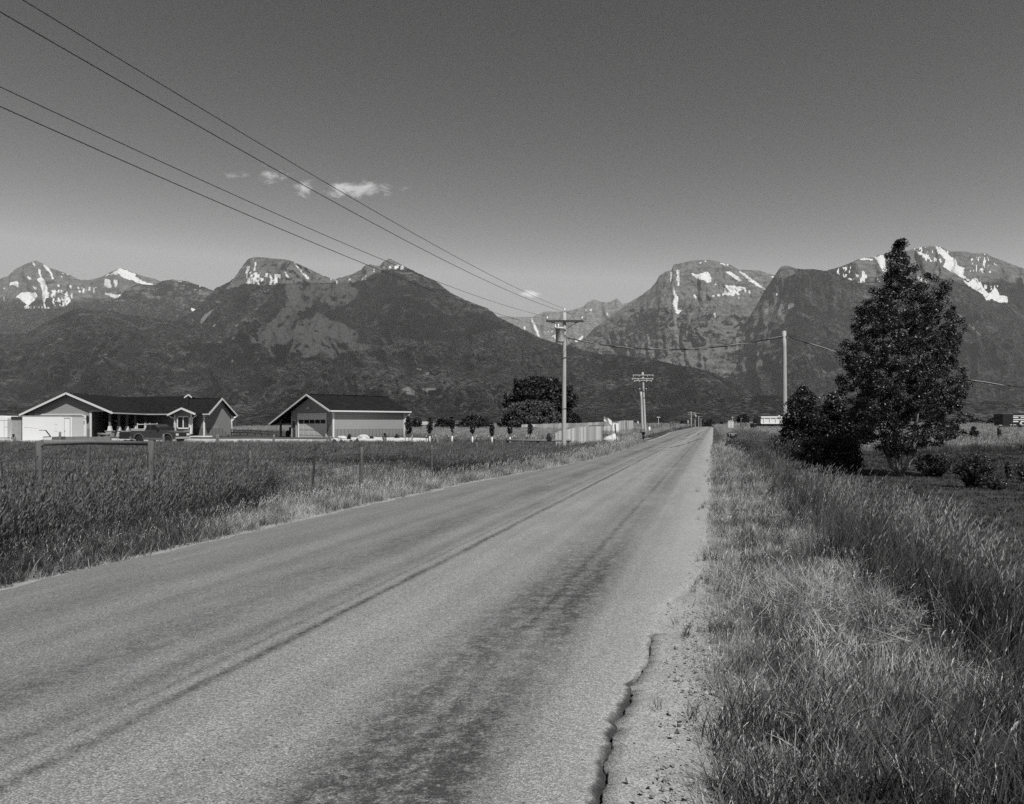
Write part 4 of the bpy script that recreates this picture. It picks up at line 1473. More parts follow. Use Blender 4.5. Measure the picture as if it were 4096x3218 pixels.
    for yy in (-.8, .8):
        wheel(0, yy, .78, .42, "rear")
        wheel(1.9, yy * .8, .42, .22, "front")
    b_ = MB()
    b_.box(-.2, .9, -.35, .35, .55, 1.05).box(.7, 2.3, -.28, .28, .6, 1.25).box(-.5, .1, -.95, -.6, 1.5, 1.6).box(-.5, .1, .6, .95, 1.5, 1.6)
    b_.build("body", M_darkm, R, bevel=.04)
    b_ = MB()
    b_.box(-.4, 0, -.25, .25, 1.1, 1.2).box(-.5, -.4, -.25, .25, 1.1, 1.6)
    b_.build("seat", M_black, R, bevel=.03)
    b_ = MB()
    b_.tube([(.55, 0, 1.1), (.4, 0, 1.5)], .03, 6)
    b_.tube([(.4 + .0 * i, .2 * math.cos(i * math.pi / 6), 1.5 + .2 * math.sin(i * math.pi / 6)) for i in range(13)], .02, 6)
    b_.build("steering_wheel", M_black, R)
    return T


make_shop()

# far barn roof and two far sheds
T = thing("barn", "faint grey barn with low roof far beyond the saplings", "barn", (X(1686, 190), 194, 0))
bx0, bx1 = X(1650, 190), X(1712, 190)
mb = MB()
mb.box(bx0, bx1, 190, 198, -.5, W(0, 1700, 190).z)
bw(mb, "wall", M_greyp, T)
mb = MB()
zt, ze = W(0, 1687, 192).z, W(0, 1699, 190).z
mb.prism([(bx0 - .3, 189.6, ze), (bx1 + .3, 189.6, ze), (bx1 + .3, 194, zt), (bx0 - .3, 194, zt)], (0, 0, -.1))
mb.prism([(bx0 - .3, 198.4, ze), (bx0 - .3, 194, zt), (bx1 + .3, 194, zt), (bx1 + .3, 198.4, ze)], (0, 0, -.1))
bw(mb, "roof", M_greyp, T)

# ------------------------------------------------------------------ trailers, crate, beam, by the house


def wheel_part(R, x, y, r, w, rim=M_greyp):
    b_ = MB()
    M = Matrix.Translation((x, y, r)) @ Matrix.Rotation(math.radians(90), 4, 'X')
    b_.lathe([(r * .6, -w / 2), (r * .92, -w / 2), (r, -w / 4), (r, w / 4), (r * .92, w / 2), (r * .6, w / 2)], (0, 0, 0), 22, M)
    q = b_.build("wheel", M_tyre, R)
    b_ = MB()
    b_.lathe([(r * .6, -w / 2.4), (r * .35, -w / 3), (r * .12, -w / 2.1), (r * .12, w / 2.1), (r * .35, w / 3), (r * .6, w / 2.4)], (0, 0, 0), 18, M)
    b_.build("rim", rim, q)
    return q


def text_mesh(txt, size):
    cu = bpy.data.curves.new("lettering", 'FONT')
    cu.body = txt
    cu.size = size
    cu.align_x = 'CENTER'
    cu.align_y = 'CENTER'
    cu.extrude = 0.002
    o = bpy.data.objects.new("lettering", cu)
    COL.objects.link(o)
    dg = bpy.context.evaluated_depsgraph_get()
    me = bpy.data.meshes.new_from_object(o.evaluated_get(dg))
    COL.objects.unlink(o)
    bpy.data.objects.remove(o)
    return me


def place_text(txt, size, mat, parent, loc, rot=(math.radians(90), 0, 0), sx=1.0, name="lettering", grow=0.0):
    me = text_mesh(txt, size)
    me.materials.clear()
    me.materials.append(mat)
    o = link(name, me, parent)
    o.location = loc
    o.rotation_euler = rot
    o.scale = (sx, 1, 1)
    return o


def cargo_trailer():
    d = 82.0
    x0, x1 = X(90, d), X(251, d)
    xr = X(47, d + .6)
    x2 = X(287, d)
    zb, zt = -.25, W(0, 1665, d).z
    T = thing("cargo_trailer", "long white box trailer parked in front of the house garage", "trailer", ((x0 + x1) / 2, d + 1.2, gz((x0 + x1) / 2, d + 1.2)))
    mb = MB()
    mb.prism([(x0, d, zb + .15), (x1, d, zb + .15), (x1, d, zt - .06), (x0, d, zt - .06)], (0, 2.4, 0))
    bw(mb, "body", M_white, T)
    mb = MB()
    mb.box(x0 - .02, x2 + .02, d - .03, d + 2.43, zt - .055, zt + .03)
    bw(mb, "roof", M_greyp, T)
    mb = MB()
    rp = [(x0, d - .01, zb), (xr, d + .55, zb), (xr, d + .55, zt - .05), (x0, d - .01, zt - .05)]
    mb.prism(rp, (0.0, .06, 0))
    rd = bw(mb, "rear_door", mat_noise("dirty_aluminium", .30, .35, 2, .6), T)
    mb = MB()
    for z in (zb + .25, zt - .35):
        mb.beam(Vector((xr + .03, d + .5, z)), Vector((xr + .03, d + .5, z + .15)), .05, .06)
    mb.beam(Vector((xr, d + .52, zt - .22)), Vector((x0 - .02, d - .05, zt - .22)), .06, .26)
    mb.tube([(x0 - .08, d - .02, zb + .1), (x0 - .08, d - .02, zt - .3)], .025, 6)
    bw(mb, "hinge", M_darkm, rd)
    mb = MB()
    c = Vector((xr + (x0 - xr) * .22, d + .38, zb + .62))
    mb.box(c.x - .1, c.x + .12, c.y - .05, c.y + .02, c.z - .16, c.z + .16)
    bw(mb, "tail_lamp", M_black, rd)
    mb = MB()
    mb.prism([(xr - .02, d + .58, zb), (xr - .35, d + .8, zb), (xr - .02, d + .58, zt - .5)], (0, .1, 0))
    bw(mb, "side_wing", M_white, T)
    mb = MB()
    mb.prism([(x1 + .003, d + .02, zb + .5), (x2, d + .02, zb + .5), (x2, d + .02, zt - .06), (x1 + .003, d + .02, zt - .06)], (0, 2.3, 0))
    bw(mb, "front_section", M_cream, T)
    mb = MB()
    mb.prism([(x1 + .003, d + .03, zb), (x2, d + .03, zb), (x2, d + .03, zb + .49), (x1 + .003, d + .03, zb + .49)], (0, 2.2, 0))
    bw(mb, "front_skirt", M_greyp, T)
    mb = MB()
    a, c = X(259, d), X(280, d)
    mb.box(a, c, d - .03, d + .01, zb + .5, zt - .27)
    dr = bw(mb, "door", M_cream, T)
    mb = MB()
    for q0, q1, za, zb_ in ((a - .05, a, zb + .5, zt - .2), (c, c + .05, zb + .5, zt - .2), (a, c, zt - .265, zt - .19)):
        mb.box(q0, q1, d - .06, d + .015, za, zb_)
    mb.box(a + .02, a + .09, d - .07, d - .03, 1.05 + zb, 1.2 + zb)
    bw(mb, "door_frame", M_greyp, dr)
    mb = MB()
    ex, ez, ew, eh = X(223.5, d), W(0, 1711.8, d).z, .17, .38
    pts = []
    for cx_, cz_, a0 in ((ew - .05, eh - .05, 0), (-ew + .05, eh - .05, 90), (-ew + .05, -eh + .05, 180), (ew - .05, -eh + .05, 270)):
        for k in range(4):
            an = math.radians(a0 + k * 30)
            pts.append(Vector((ex + cx_ + .05 * math.cos(an), d - .012, ez + cz_ + .05 * math.sin(an))))
    mb.tube(pts + [pts[0]], .012, 5, False)
    bw(mb, "emblem", M_emblem, T)
    place_text("V", .26, M_emblem, T, Vector((ex, d - .008, ez + .17)) - world_loc(T))
    place_text("C", .26, M_emblem, T, Vector((ex, d - .008, ez - .17)) - world_loc(T))
    mb = MB()
    mb.tube([W(97, 1710, d - .01), W(120, 1710.5, d - .01), W(150, 1715, d - .01)], .012, 5)
    bw(mb, "side_stripe", M_emblem, T)
    for xx in (X(150, d), X(170, d)):
        q = wheel_part(T, 0, 0, .36, .24)
        q.location = Vector((xx, d + .15, gz(xx, d))) - world_loc(T)
    mb = MB()
    mb.box(x0 + .3, x2 - .2, d + .3, d + 2.1, zb - .15, zb + .15)
    bw(mb, "chassis", M_darkm, T)
    # dark slanted frame standing at the trailer's side
    p0, p1, p2 = W(173, 1749, 80.8), W(183, 1722, 80.8), W(203, 1748, 80.8)
    F_ = thing("jack_stand", "dark slanted three-sided frame leaning before the white trailer", "frame", (p0.x, 80.8, gz(p0.x, 80.8)))
    mb = MB()
    mb.beam(p1 - Vector((.7, 0, 0)), p1, .06, .06)
    mb.beam(p1, p2, .09, .09)
    mb.beam(p2, p0, .09, .09)
    bw(mb, "brace", M_darkm, F_)
    mb = MB()
    mb.box(p0.x - .1, p2.x + .1, 80.75, 80.95, gz(p0.x, 80.8) - .05, p0.z - .05)
    bw(mb, "base_rail", M_trim, F_)


cargo_trailer()

# rounded white trailer cut by the left edge of the picture
d = 84.0
T = thing("horse_trailer", "rounded white trailer cut off by the left edge", "trailer", (X(-60, d), d + 1.2, gz(X(-60, d), d + 1.2)))
x1, x0 = X(29, d), X(-160, d)
zb, zt = W(0, 1757, d).z - .1, W(0, 1664, d).z
r = .38
prof = [(x0, zb + .25), (x1, zb + .25), (x1, zt - r)] + [(x1 - r + r * math.cos(a), zt - r + r * math.sin(a)) for a in np.linspace(.2, math.pi / 2, 6)] + [(x0, zt)]
mb = MB()
mb.prism([(a, d, c) for a, c in prof], (0, 2.3, 0))
bw(mb, "body", M_white, T, bevel=.05)
mb = MB()
mb.box(x0, x1 + .01, d - .02, d - .004, W(0, 1682, d).z - .02, W(0, 1682, d).z + .02)
mb.box(X(17, d) - .02, X(17, d) + .02, d - .02, d - .004, zb + .3, W(0, 1683, d).z)
mb.box(X(18, d), x1 + .01, d - .021, d - .003, W(0, 1708, d).z - .02, W(0, 1708, d).z + .02)
bw(mb, "side_rib", M_greyp, T)
mb = MB()
mb.box(x0, x1 - .02, d + .03, d + 2.2, zb - .1, zb + .245)
bw(mb, "skirt", M_greyp, T)
for xx in (X(-60, d), X(-90, d)):
    q = wheel_part(T, 0, 0, .36, .24)
    q.location = Vector((xx, d + .1, gz(xx, d))) - world_loc(T)

# dark planter box and long timber edging, beam on the porch
mb = MB()
x0, x1 = X(208, 80), X(248, 80)
for k in range(3):
    mb.box(x0, x1 - .15 * k, 80, 80.05, -.35 + .22 * k, -.15 + .22 * k)
    mb.box(x0, x1 - .15 * k, 81.1, 81.15, -.35 + .22 * k, -.15 + .22 * k)
mb.box(x0, x0 + .05, 80.05, 81.1, -.35, .28)
mb.box(x1 - .35, x1 - .3, 80.05, 81.1, -.35, .28)
mb.box(x0 + .05, x1 - .35, 80.05, 81.1, -.35, .2)
tag(mb.build("planter_box", M_wood_d, None, (x0, 80, -.4)), "dark low planter box between the box trailer and garage door", "planter")
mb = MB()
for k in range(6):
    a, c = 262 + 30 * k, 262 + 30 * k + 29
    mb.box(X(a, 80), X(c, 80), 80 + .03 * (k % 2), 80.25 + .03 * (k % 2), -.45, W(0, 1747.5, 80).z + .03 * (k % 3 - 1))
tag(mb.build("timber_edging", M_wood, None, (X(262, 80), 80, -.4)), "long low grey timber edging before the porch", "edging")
mb = MB()
mb.tube([W(391, 1737.5, 90), W(415, 1738.5, 90), W(440, 1740, 90)], [.16, .17, .16], 10)
for f in (398, 432):
    p = W(f, 1741, 90)
    mb.box(p.x - .1, p.x + .1, 89.9, 90.1, gz(p.x, 90), p.z)
tag(mb.build("log_bench", M_wood, None, (X(415, 90), 90, gz(X(415, 90), 90))), "pale log bench lying before the dark porch", "bench")
# dark strip built as the curb's shade along the far side of the driveway
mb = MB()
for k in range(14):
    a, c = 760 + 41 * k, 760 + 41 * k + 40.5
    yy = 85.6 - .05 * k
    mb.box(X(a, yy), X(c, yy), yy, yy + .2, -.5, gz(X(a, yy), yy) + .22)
tag(mb.build("driveway_edging", M_wood_d, None, (X(760, 85), 85, -.3)), "low dark strip modelled as curb shade along the far side of the gravel driveway", "edging")

# ------------------------------------------------------------------ pickup truck


def pickup():
    px_, py_ = X(630, 76.3), 76.8
    T = thing("pickup_truck", "dark extended-cab pickup with headache rack parked on the driveway", "pickup", (px_, py_, gz(px_, py_) + .06), math.atan2(-.30, .955))

    def arch(cx_, r, n=9):
        return [(cx_ + r * math.cos(a), .42 + r * math.sin(a)) for a in np.linspace(math.pi, 0, n)]
    low = [(-2.75, .55)] + [(-2.2, .5)] + arch(-1.72, .52) + [(-1.1, .42), (1.2, .42)] + arch(1.78, .55) + [(2.42, .5), (2.78, .5), (2.80, .95), (2.72, 1.16), (1.05, 1.30), (.95, 1.28), (-.98, 1.28), (-1.02, 1.26), (-2.75, 1.24)]
    mb = MB()
    mb.prism([(x, -.98, z) for x, z in low], (0, 1.96, 0))
    mb.build("body", M_truck, T, bevel=.05)
    mb = MB()
    lo = [(-2.70, .50), (-2.25, .46)] + arch(-1.72, .56) + [(-1.1, .38), (1.15, .38)] + arch(1.78, .59) + [(2.45, .44), (2.74, .48), (2.74, .62)] + arch(1.78, .69)[::-1] + [(1.0, .62), (-.95, .62)] + arch(-1.72, .66)[::-1] + [(-2.7, .62)]
    for sy in (-1, 1):
        mb.prism([(x, sy * .985, z) for x, z in lo], (0, sy * .02, 0))
    mb.build("lower_trim", M_truck_l, T)
    cab = [(-1.0, 1.27), (-.92, 1.92), (.12, 1.95), (.98, 1.30)]
    mb = MB()
    w0, w1 = .92, .76
    A = [(x, -(w0 if z < 1.5 else w1), z) for x, z in cab]
    B = [(x, (w0 if z < 1.5 else w1), z) for x, z in cab]
    mb.face(A[::-1]).face(B)
    for i in range(4):
        j = (i + 1) % 4
        mb.face([A[i], A[j], B[j], B[i]])
    cb_ = mb.build("cab", M_truck, T, bevel=.04)

    def on(x, z, sy, o=.012):
        w = w0 + (w1 - w0) * (z - 1.27) / .66 + o
        return (x, sy * w, z)
    for sy in (-1, 1):
        for poly in ([(-.84, 1.38), (-.80, 1.83), (-.48, 1.85), (-.44, 1.38)], [(-.34, 1.36), (-.36, 1.85), (.10, 1.86), (.78, 1.36)]):
            mb = MB()
            mb.face([on(x, z, sy) for x, z in (poly if sy < 0 else poly[::-1])])
            mb.build("window", M_glass, T)
        mb = MB()
        mb.prism([(x, sy * .99, z) for x, z in ((-.40, .66), (-.40, 1.26), (.92, 1.26), (.92, .66))], (0, sy * .012, 0))
        dr = mb.build("door", M_truck, T)
        mb = MB()
        mb.box(-.32, -.12, sy * 1.0 - .02, sy * 1.0 + .035, 1.1, 1.15)
        mb.build("handle", M_black, dr)
        mb = MB()
        mb.box(.66, .8, sy * 1.05 - .1, sy * 1.05 + .12, 1.34, 1.58)
        mb.build("mirror", M_black, T, bevel=.02)
    mb = MB()
    mb.face([(.17, -.70, 1.90), (.17, .70, 1.90), (.93, .84, 1.36), (.93, -.84, 1.36)])
    mb.build("windscreen", M_glass, T)
    mb = MB()
    mb.face([(-.965, -.7, 1.86), (-1.01, -.8, 1.4), (-1.01, .8, 1.4), (-.965, .7, 1.86)])
    mb.build("rear_window", M_glass, T)
    for x in (-1.72, 1.78):
        for sy in (-.84, .84):
            wheel_part(T, x, sy, .42, .27, M_chrome)
    # light side boxes along the bed and white rack behind the cab
    for sy in (-1, 1):
        mb = MB()
        mb.box(-2.7, -1.1, sy * .80 - .2, sy * .80 + .2, 1.26, 1.46)
        mb.build("tool_box", M_greyp, T, bevel=.03)
        mb = MB()
        mb.box(-2.7, -1.1, sy * .80 - .21, sy * .80 + .21, 1.462, 1.50)
        mb.build("tool_box_lid", M_trim, T)
    mb = MB()
    for sy in (-.82, .82):
        mb.beam((-1.12, sy, 1.4), (-1.08, sy, 2.06), .07, .07, (1, 0, 0))
        mb.beam((-2.05, sy, 1.4), (-2.0, sy, 2.06), .07, .07, (1, 0, 0))
        mb.beam((-2.0, sy, 1.92), (-1.08, sy, 1.94), .06, .07)
    mb.beam((-1.1, -.82, 1.96), (-1.1, .82, 1.96), .06, .07)
    mb.beam((-2.0, -.82, 1.94), (-2.0, .82, 1.94), .06, .07)
    mb.build("headache_rack", M_trim, T)
    mb = MB()
    mb.box(2.70, 2.92, -.98, .98, .48, .70)
    mb.box(-2.95, -2.74, -.9, .9, .5, .68)
    for nm_ in (0, 1):
        q = MB()
        q.v, q.f, q.s = mb.v[8 * nm_:8 * nm_ + 8], [tuple(i - 8 * nm_ for i in f) for f in mb.f[6 * nm_:6 * nm_ + 6]], mb.s[6 * nm_:6 * nm_ + 6]
        q.build("bumper", M_chrome, T, bevel=.03)
    for sy in (-.75, .75):
        mb = MB()
        mb.box(2.72, 2.82, sy - .18, sy + .18, .82, 1.02)
        mb.build("headlight", M_white, T, bevel=.02)
    mb = MB()
    mb.box(2.72, 2.81, -.5, .5, .78, 1.06)
    mb.build("grille", M_black, T)


pickup()
# small black utility trailer behind the pickup
d = 80.2
x0, x1 = X(476, d), X(527, d)
T = thing("utility_trailer", "small black box trailer behind the pickup", "trailer", ((x0 + x1) / 2, d + .6, -.5))
mb = MB()
mb.box(x0, x1, d, d + 1.3, W(0, 1757, d).z, W(0, 1728.5, d).z)
bw(mb, "body", M_black, T, bevel=.04)
mb = MB()
for k in range(4):
    xx = x0 + (x1 - x0) * (k + .7) / 4.6
    mb.box(xx - .06, xx + .06, d + .2, d + 1, W(0, 1728.4, d).z, W(0, 1728.4, d).z + .05)
bw(mb, "lid_strap", M_greyp, T)
mb = MB()
mb.tube([W(469, 1759, d), W(470, 1738, d), W(473, 1732, d), W(478, 1731, d)], .04, 6)
bw(mb, "frame", M_trim, T)
for sy in (0, 1.3):
    q = wheel_part(T, 0, 0, .3, .18)
    q.location = Vector(((x0 + x1) / 2, d + sy, -.62)) - world_loc(T)

# ------------------------------------------------------------------ fences


def wood_post(mb, x, y, z0, z1, r, lean=(0, 0), n=9):
    k = 5
    pts = []
    rad = []
    for i in range(k + 1):
        t = i / k
        pts.append((x + lean[0] * t + random.uniform(-.008, .008), y + lean[1] * t, z0 + (z1 - z0) * t))
        rad.append(r * (1.04 - .1 * t) * random.uniform(.96, 1.04))
    mb.tube(pts + [(pts[-1][0], pts[-1][1], z1 + r * .25)], rad + [rad[-1] * .6], n)


FW = -11.9
fence_posts = [(159, 1.40, .064), (600, 1.36, .075), (1002, 1.02, .05), (1445, .92, .065), (1727, .80, .055), (1907, .75, .06), (2010, .72, .06), (2090, .7, .055)]


def fence_y(fx, w=FW):
    r = (fx - CX) / FPX
    return w / (r - ROADX)


T = thing("wire_fence", "weathered roadside fence with H-brace log rail and barbed wire in tall grass", "fence", (X(159, fence_y(159)), fence_y(159), gz(X(159, fence_y(159)), fence_y(159))))
tops = []
for fx, top, r in fence_posts:
    y = fence_y(fx)
    x = X(fx, y)
    mb = MB()
    wood_post(mb, x, y, gz(x, y) - .3, top, r, (random.uniform(-.03, .03), 0))
    bw(mb, "post", M_post, T)
    tops.append(Vector((x, y, top)))
# steel post leaning
y = fence_y(1251)
x = X(1251, y)
mb = MB()
z0 = gz(x, y)
mb.beam((x - .04, y, z0 - .2), (x + .05, y, .62), .05, .05)
bw(mb, "steel_post", M_darkm, T)
# extra posts to the left outside the frame for the wire to run to
lp = Vector((X(159, fence_y(159)) - ROADX * 4 - .2, fence_y(159) - 4, 1.2))
pa, pb = tops[0], tops[1]
mb = MB()
za, zb_ = W(170, 1772, pa.y).z, W(592, 1775, pb.y).z
pts = [Vector((pa.x + .05, pa.y - .03, za)), (Vector((pa.x, pa.y, za)) * .6 + Vector((pb.x, pb.y, zb_)) * .4) + Vector((0, 0, .02)), Vector((pb.x - .05, pb.y - .03, zb_))]
mb.tube(pts, [.052, .048, .042], 9)
bw(mb, "rail", M_wood, T)
# brace post hanging from the rail
k = .37
q = pts[0] * (1 - k) + pts[2] * k
mb = MB()
mb.beam(q + Vector((.05, .05, -.05)), q + Vector((.03, .05, -.42)), .05, .05)
bw(mb, "brace", M_wood_d, T)


def barbed(a, c, sag, n=26):
    pts = []
    for i in range(n + 1):
        t = i / n
        p = a.lerp(c, t)
        p.z -= sag * 4 * t * (1 - t) + random.uniform(-.004, .004)
        pts.append(p)
    return pts


hs = (.30, .60, .88)
seq = [lp] + tops
for h in hs:
    mb = MB()
    for a, c in zip(seq[:-1], seq[1:]):
        za, zc = a.z - h * (.8 if a.z > 1.2 else .62), c.z - h * (.8 if c.z > 1.2 else .62)
        pts = barbed(Vector((a.x, a.y - .08, za)), Vector((c.x, c.y - .08, zc)), .07)
        mb.tube(pts, .006, 4, False)
        for p in pts[1:-1:1]:
            mb.beam(p + Vector((-.02, 0, -.025)), p + Vector((.02, 0, .025)), .006, .006)
            mb.beam(p + Vector((-.02, 0, .025)), p + Vector((.02, 0, -.025)), .006, .006)
    bw(mb, "wire", M_rust, T)

# second row of short posts beside the driveway
T = thing("post_fence", "row of short pale posts standing in grass along the near side of the driveway", "fence", (X(655, 66), 66, gz(X(655, 66), 66)))
for fx, yt, d in ((60, 1748, 66), (239, 1729, 64), (655, 1738, 68), (866, 1741, 68), (874, 1739, 67), (1094, 1740, 68), (1309, 1744, 66), (1322, 1746, 66), (1540, 1750, 66), (1752, 1760, 62)):
    p = W(fx, yt, d)
    mb = MB()
    wood_post(mb, p.x, p.y, gz(p.x, p.y) - .2, p.z, .095, (random.uniform(-.04, .04), 0))
    bw(mb, "post", M_wood, T)

# black pipe corral between the house and the shop
T = thing("pipe_fence", "black pipe corral fence between the house and the workshop", "fence", (X(1000, 104), 104, 0))
cp = [(926, 1718), (960, 1719), (991, 1719.5), (1020, 1721), (1046, 1723), (1072, 1725), (1094, 1727), (1108, 1728)]
for fx, yt in cp:
    p = W(fx, yt, 104)
    mb = MB()
    mb.tube([(p.x, p.y, -.4), tuple(p)], .07, 8)
    bw(mb, "post", M_black, T)
for dzr in (-.08, -.42, -.8):
    mb = MB()
    mb.tube([W(fx, yt, 104) + Vector((0, -.05, dzr)) for fx, yt in cp], .045, 6)
    bw(mb, "rail", M_black, T)


def plank_run(name, pts, label, board=.19, jig=.05, bot=None):
    """vertical boards between (column, depth, top z, bottom z) points"""
    p0 = pts[0]
    T = thing(name, label, "fence", (X(p0[0], p0[1]), p0[1], p0[3]))
    for a, c in zip(pts[:-1], pts[1:]):
        A = Vector((X(a[0], a[1]), a[1], 0))
        B = Vector((X(c[0], c[1]), c[1], 0))
        L = (B - A).length
        n = max(2, int(L / board))
        u = (B - A).normalized()
        v = Vector((u.y, -u.x, 0))
        mb = MB()
        for i in range(n):
            t0, t1 = i / n, (i + .93) / n
            zt = a[2] + (c[2] - a[2]) * (i + .5) / n + random.uniform(-jig, jig)
            zb_ = a[3] + (c[3] - a[3]) * (i + .5) / n
            o_ = v * random.uniform(0, .02)
            q0, q1 = A.lerp(B, t0) + o_, A.lerp(B, t1) + o_
            mb.prism([q0 + Vector((0, 0, zb_ - .3)), q1 + Vector((0, 0, zb_ - .3)), q1 + Vector((0, 0, zt)), q0 + Vector((0, 0, zt))], -v * .022)
        bw(mb, "board_panel", M_plank, T)
        mb = MB()
        for fr_ in (.25, .8):
            za, zc = a[3] + (a[2] - a[3]) * fr_, c[3] + (c[2] - c[3]) * fr_
            mb.beam(A + Vector((0, 0, za)) - v * .09, B + Vector((0, 0, zc)) - v * .09, .05, .09)
        bw(mb, "back_rail", M_wood, T)
    return T


plank_run("plank_fence", [(2234, 58, 1.10, -.35), (2262, 59.2, 1.22, -.3), (2316, 62, 1.42, -.2), (2411, 69, 1.43, -.05)],
          "near run of tall pale vertical boards behind the transformer pole", .27, .03)
T = plank_run("plank_fence", [(2221.5, 57.6, .98, -.35), (2231, 58.0, 1.02, -.35)], "short leaning board section at the left end of the near plank fence", .3, .02)
plank_run("plank_fence", [(2086, 142, 1.42, -.1), (2220, 140, 1.6, -.1), (2340, 137, 1.75, -.1), (2478, 134, 2.0, 0)],
          "long low far run of pale boards in front of the big dark tree", .36, .04)
plank_run("plank_fence", [(2410, 104, 1.22, -.1), (2474, 108, 1.42, 0)], "board section behind the covered trailer", .3, .04)
plank_run("plank_fence", [(2474, 106, 1.98, 0.0), (2497, 113, 2.08, 0), (2534, 126, 2.12, .1)], "tall right end run of pale boards beyond the blank sign", .36, .05)
mb = MB()
mb.beam(W(2358, 1704.5, 68), W(2412, 1702, 69.4), .08, .09)
for f in (2362, 2409):
    p = W(f, 1703, 68.4)
    mb.box(p.x - .05, p.x + .05, 68.6, 68.7, -.2, p.z)
tag(mb.build("hitching_rail", M_wood_d, None, tuple(W(2358, 1704.5, 68) - Vector((0, 0, 1.4)))), "dark horizontal rail rising above the near plank fence", "rail")
mb = MB()
mb.beam(W(2092, 1713.5, 141), W(2147, 1711, 141), .2, .3)
for f in (2094, 2146):
    p = W(f, 1711, 141)
    mb.box(p.x - .12, p.x + .12, 140.9, 141.1, -.2, p.z)
tag(mb.build("low_rail", M_wood_d, None, (X(2092, 141), 141, 0)), "low dark rail before the left end of the far plank fence", "rail")

# log rail fence left of the transformer pole
T = thing("log_rail_fence", "single log rail on crooked posts left of the transformer pole", "fence", (X(2150, 56), 56, gz(X(2150, 56), 56)))
mb = MB()
mb.tube([W(2028, 1762, 56), W(2150, 1763, 56), W(2285, 1764, 56)], [.075, .085, .065], 9)
bw(mb, "rail", M_wood, T)
for fx, yt, ln in ((2031, 1761, 0), (2151, 1757, .1), (2275, 1760, -.12)):
    p = W(fx, yt, 56.12)
    mb = MB()
    wood_post(mb, p.x + ln, p.y, gz(p.x, p.y) - .2, p.z, .10, (-ln, 0))
    bw(mb, "post", M_wood_d, T)

# old grey posts on the right, two clusters
T = thing("leaning_post_fence", "cluster of crooked grey posts in bright grass right of the speed sign", "fence", (X(3045, 112), 112, gz(X(3045, 112), 112)))
prev = None
for fx, yt, yb, lf in ((3018, 1714, 1738, -5), (3023, 1712, 1738, -5), (3029, 1709, 1738, -5), (3036, 1710, 1739, 0), (3041, 1723, 1739, 2), (3053, 1723, 1740, 3), (3062, 1730, 1742, -2), (3073, 1719, 1744, 0), (3078, 1719.5, 1743, 0)):
    d = 112
    a, c = W(fx + lf / 2, yb, d), W(fx, yt, d)
    mb = MB()
    zg = gz(a.x, a.y)
    mb.tube([Vector((a.x, a.y, min(zg, a.z) - .2)), c], .085 if fx < 3070 else .11, 8)
    bw(mb, "post", M_wood if fx in (3078, 3036) else M_wood_d, T)
T = thing("old_post_fence", "distant row of weathered posts near the round dark tree", "fence", (X(2970, 165), 165, 0))
for fx, yt, yb in ((2952, 1699, 1717), (2967, 1694, 1710), (2973, 1692, 1710), (2982, 1690, 1716), (2988, 1691, 1716), (2993, 1698, 1718), (2997, 1700, 1718), (2963, 1673, 1710)):
    c = W(fx, yt, 165)
    mb = MB()
    wood_post(mb, c.x, c.y, -.5, c.z, .13, (random.uniform(-.1, .1), 0))
    bw(mb, "post", M_wood if fx in (2952, 2988) else M_wood_d, T)
T = thing("roadside_post_fence", "far row of small dark posts left of the road beyond the second pole", "fence", (X(2610, 150), 150, 0))
for k in range(11):
    fx = 2594 + k * 11 + random.uniform(-3, 3)
    d = 135 + k * 7
    c = W(fx, 1697 - (k > 7) * 4 + random.uniform(-2, 2), d)
    mb = MB()
    wood_post(mb, c.x, c.y, -.5, c.z, .12, (random.uniform(-.1, .1), 0))
    bw(mb, "post", M_wood_d, T)
for k, fx in enumerate((2683, 2694)):
    c = W(fx, 1688, 190)
    mb = MB()
    wood_post(mb, c.x, c.y, -.5, c.z, .22)
    bw(mb, "gate_post", M_wood_d, T)
mb = MB()
c = W(2597.5, 1708, 118)
mb.tube([(c.x, c.y, -.3), tuple(c)], .16, 10)
tag(mb.build("marker_post", M_trim, None, (c.x, c.y, 0)), "short thick white marker post beside the second pole", "post")
p = W(3997, 1714, 66)
mb = MB()
wood_post(mb, p.x, p.y, gz(p.x, p.y) - .2, p.z, .17)
tag(mb.build("fence_post", M_black, None, (p.x, p.y, gz(p.x, p.y))), "lone black post in pale grass below the slatted trailer", "post")

# ------------------------------------------------------------------ poles and lines


def insulator(M0, parent, h=.2):
    mb = MB()
    mb.lathe([(.02, 0), (.02, .1), (.06, .1), (.075, .14), (.05, .18), (.06, .22), (.03, .27)], (0, 0, 0), 10)
    o = mb.build("insulator", M_porc, parent)
    o.location = M0
    return o


def pole_shaft(h, r0, r1, lean=(0, 0)):
    mb = MB()
    n = 9
    mb.tube([(lean[0] * t, lean[1] * t, -.4 + (h + .4) * t) for t in np.linspace(0, 1, n)], [r0 + (r1 - r0) * t for t in np.linspace(0, 1, n)], 14)
    return mb


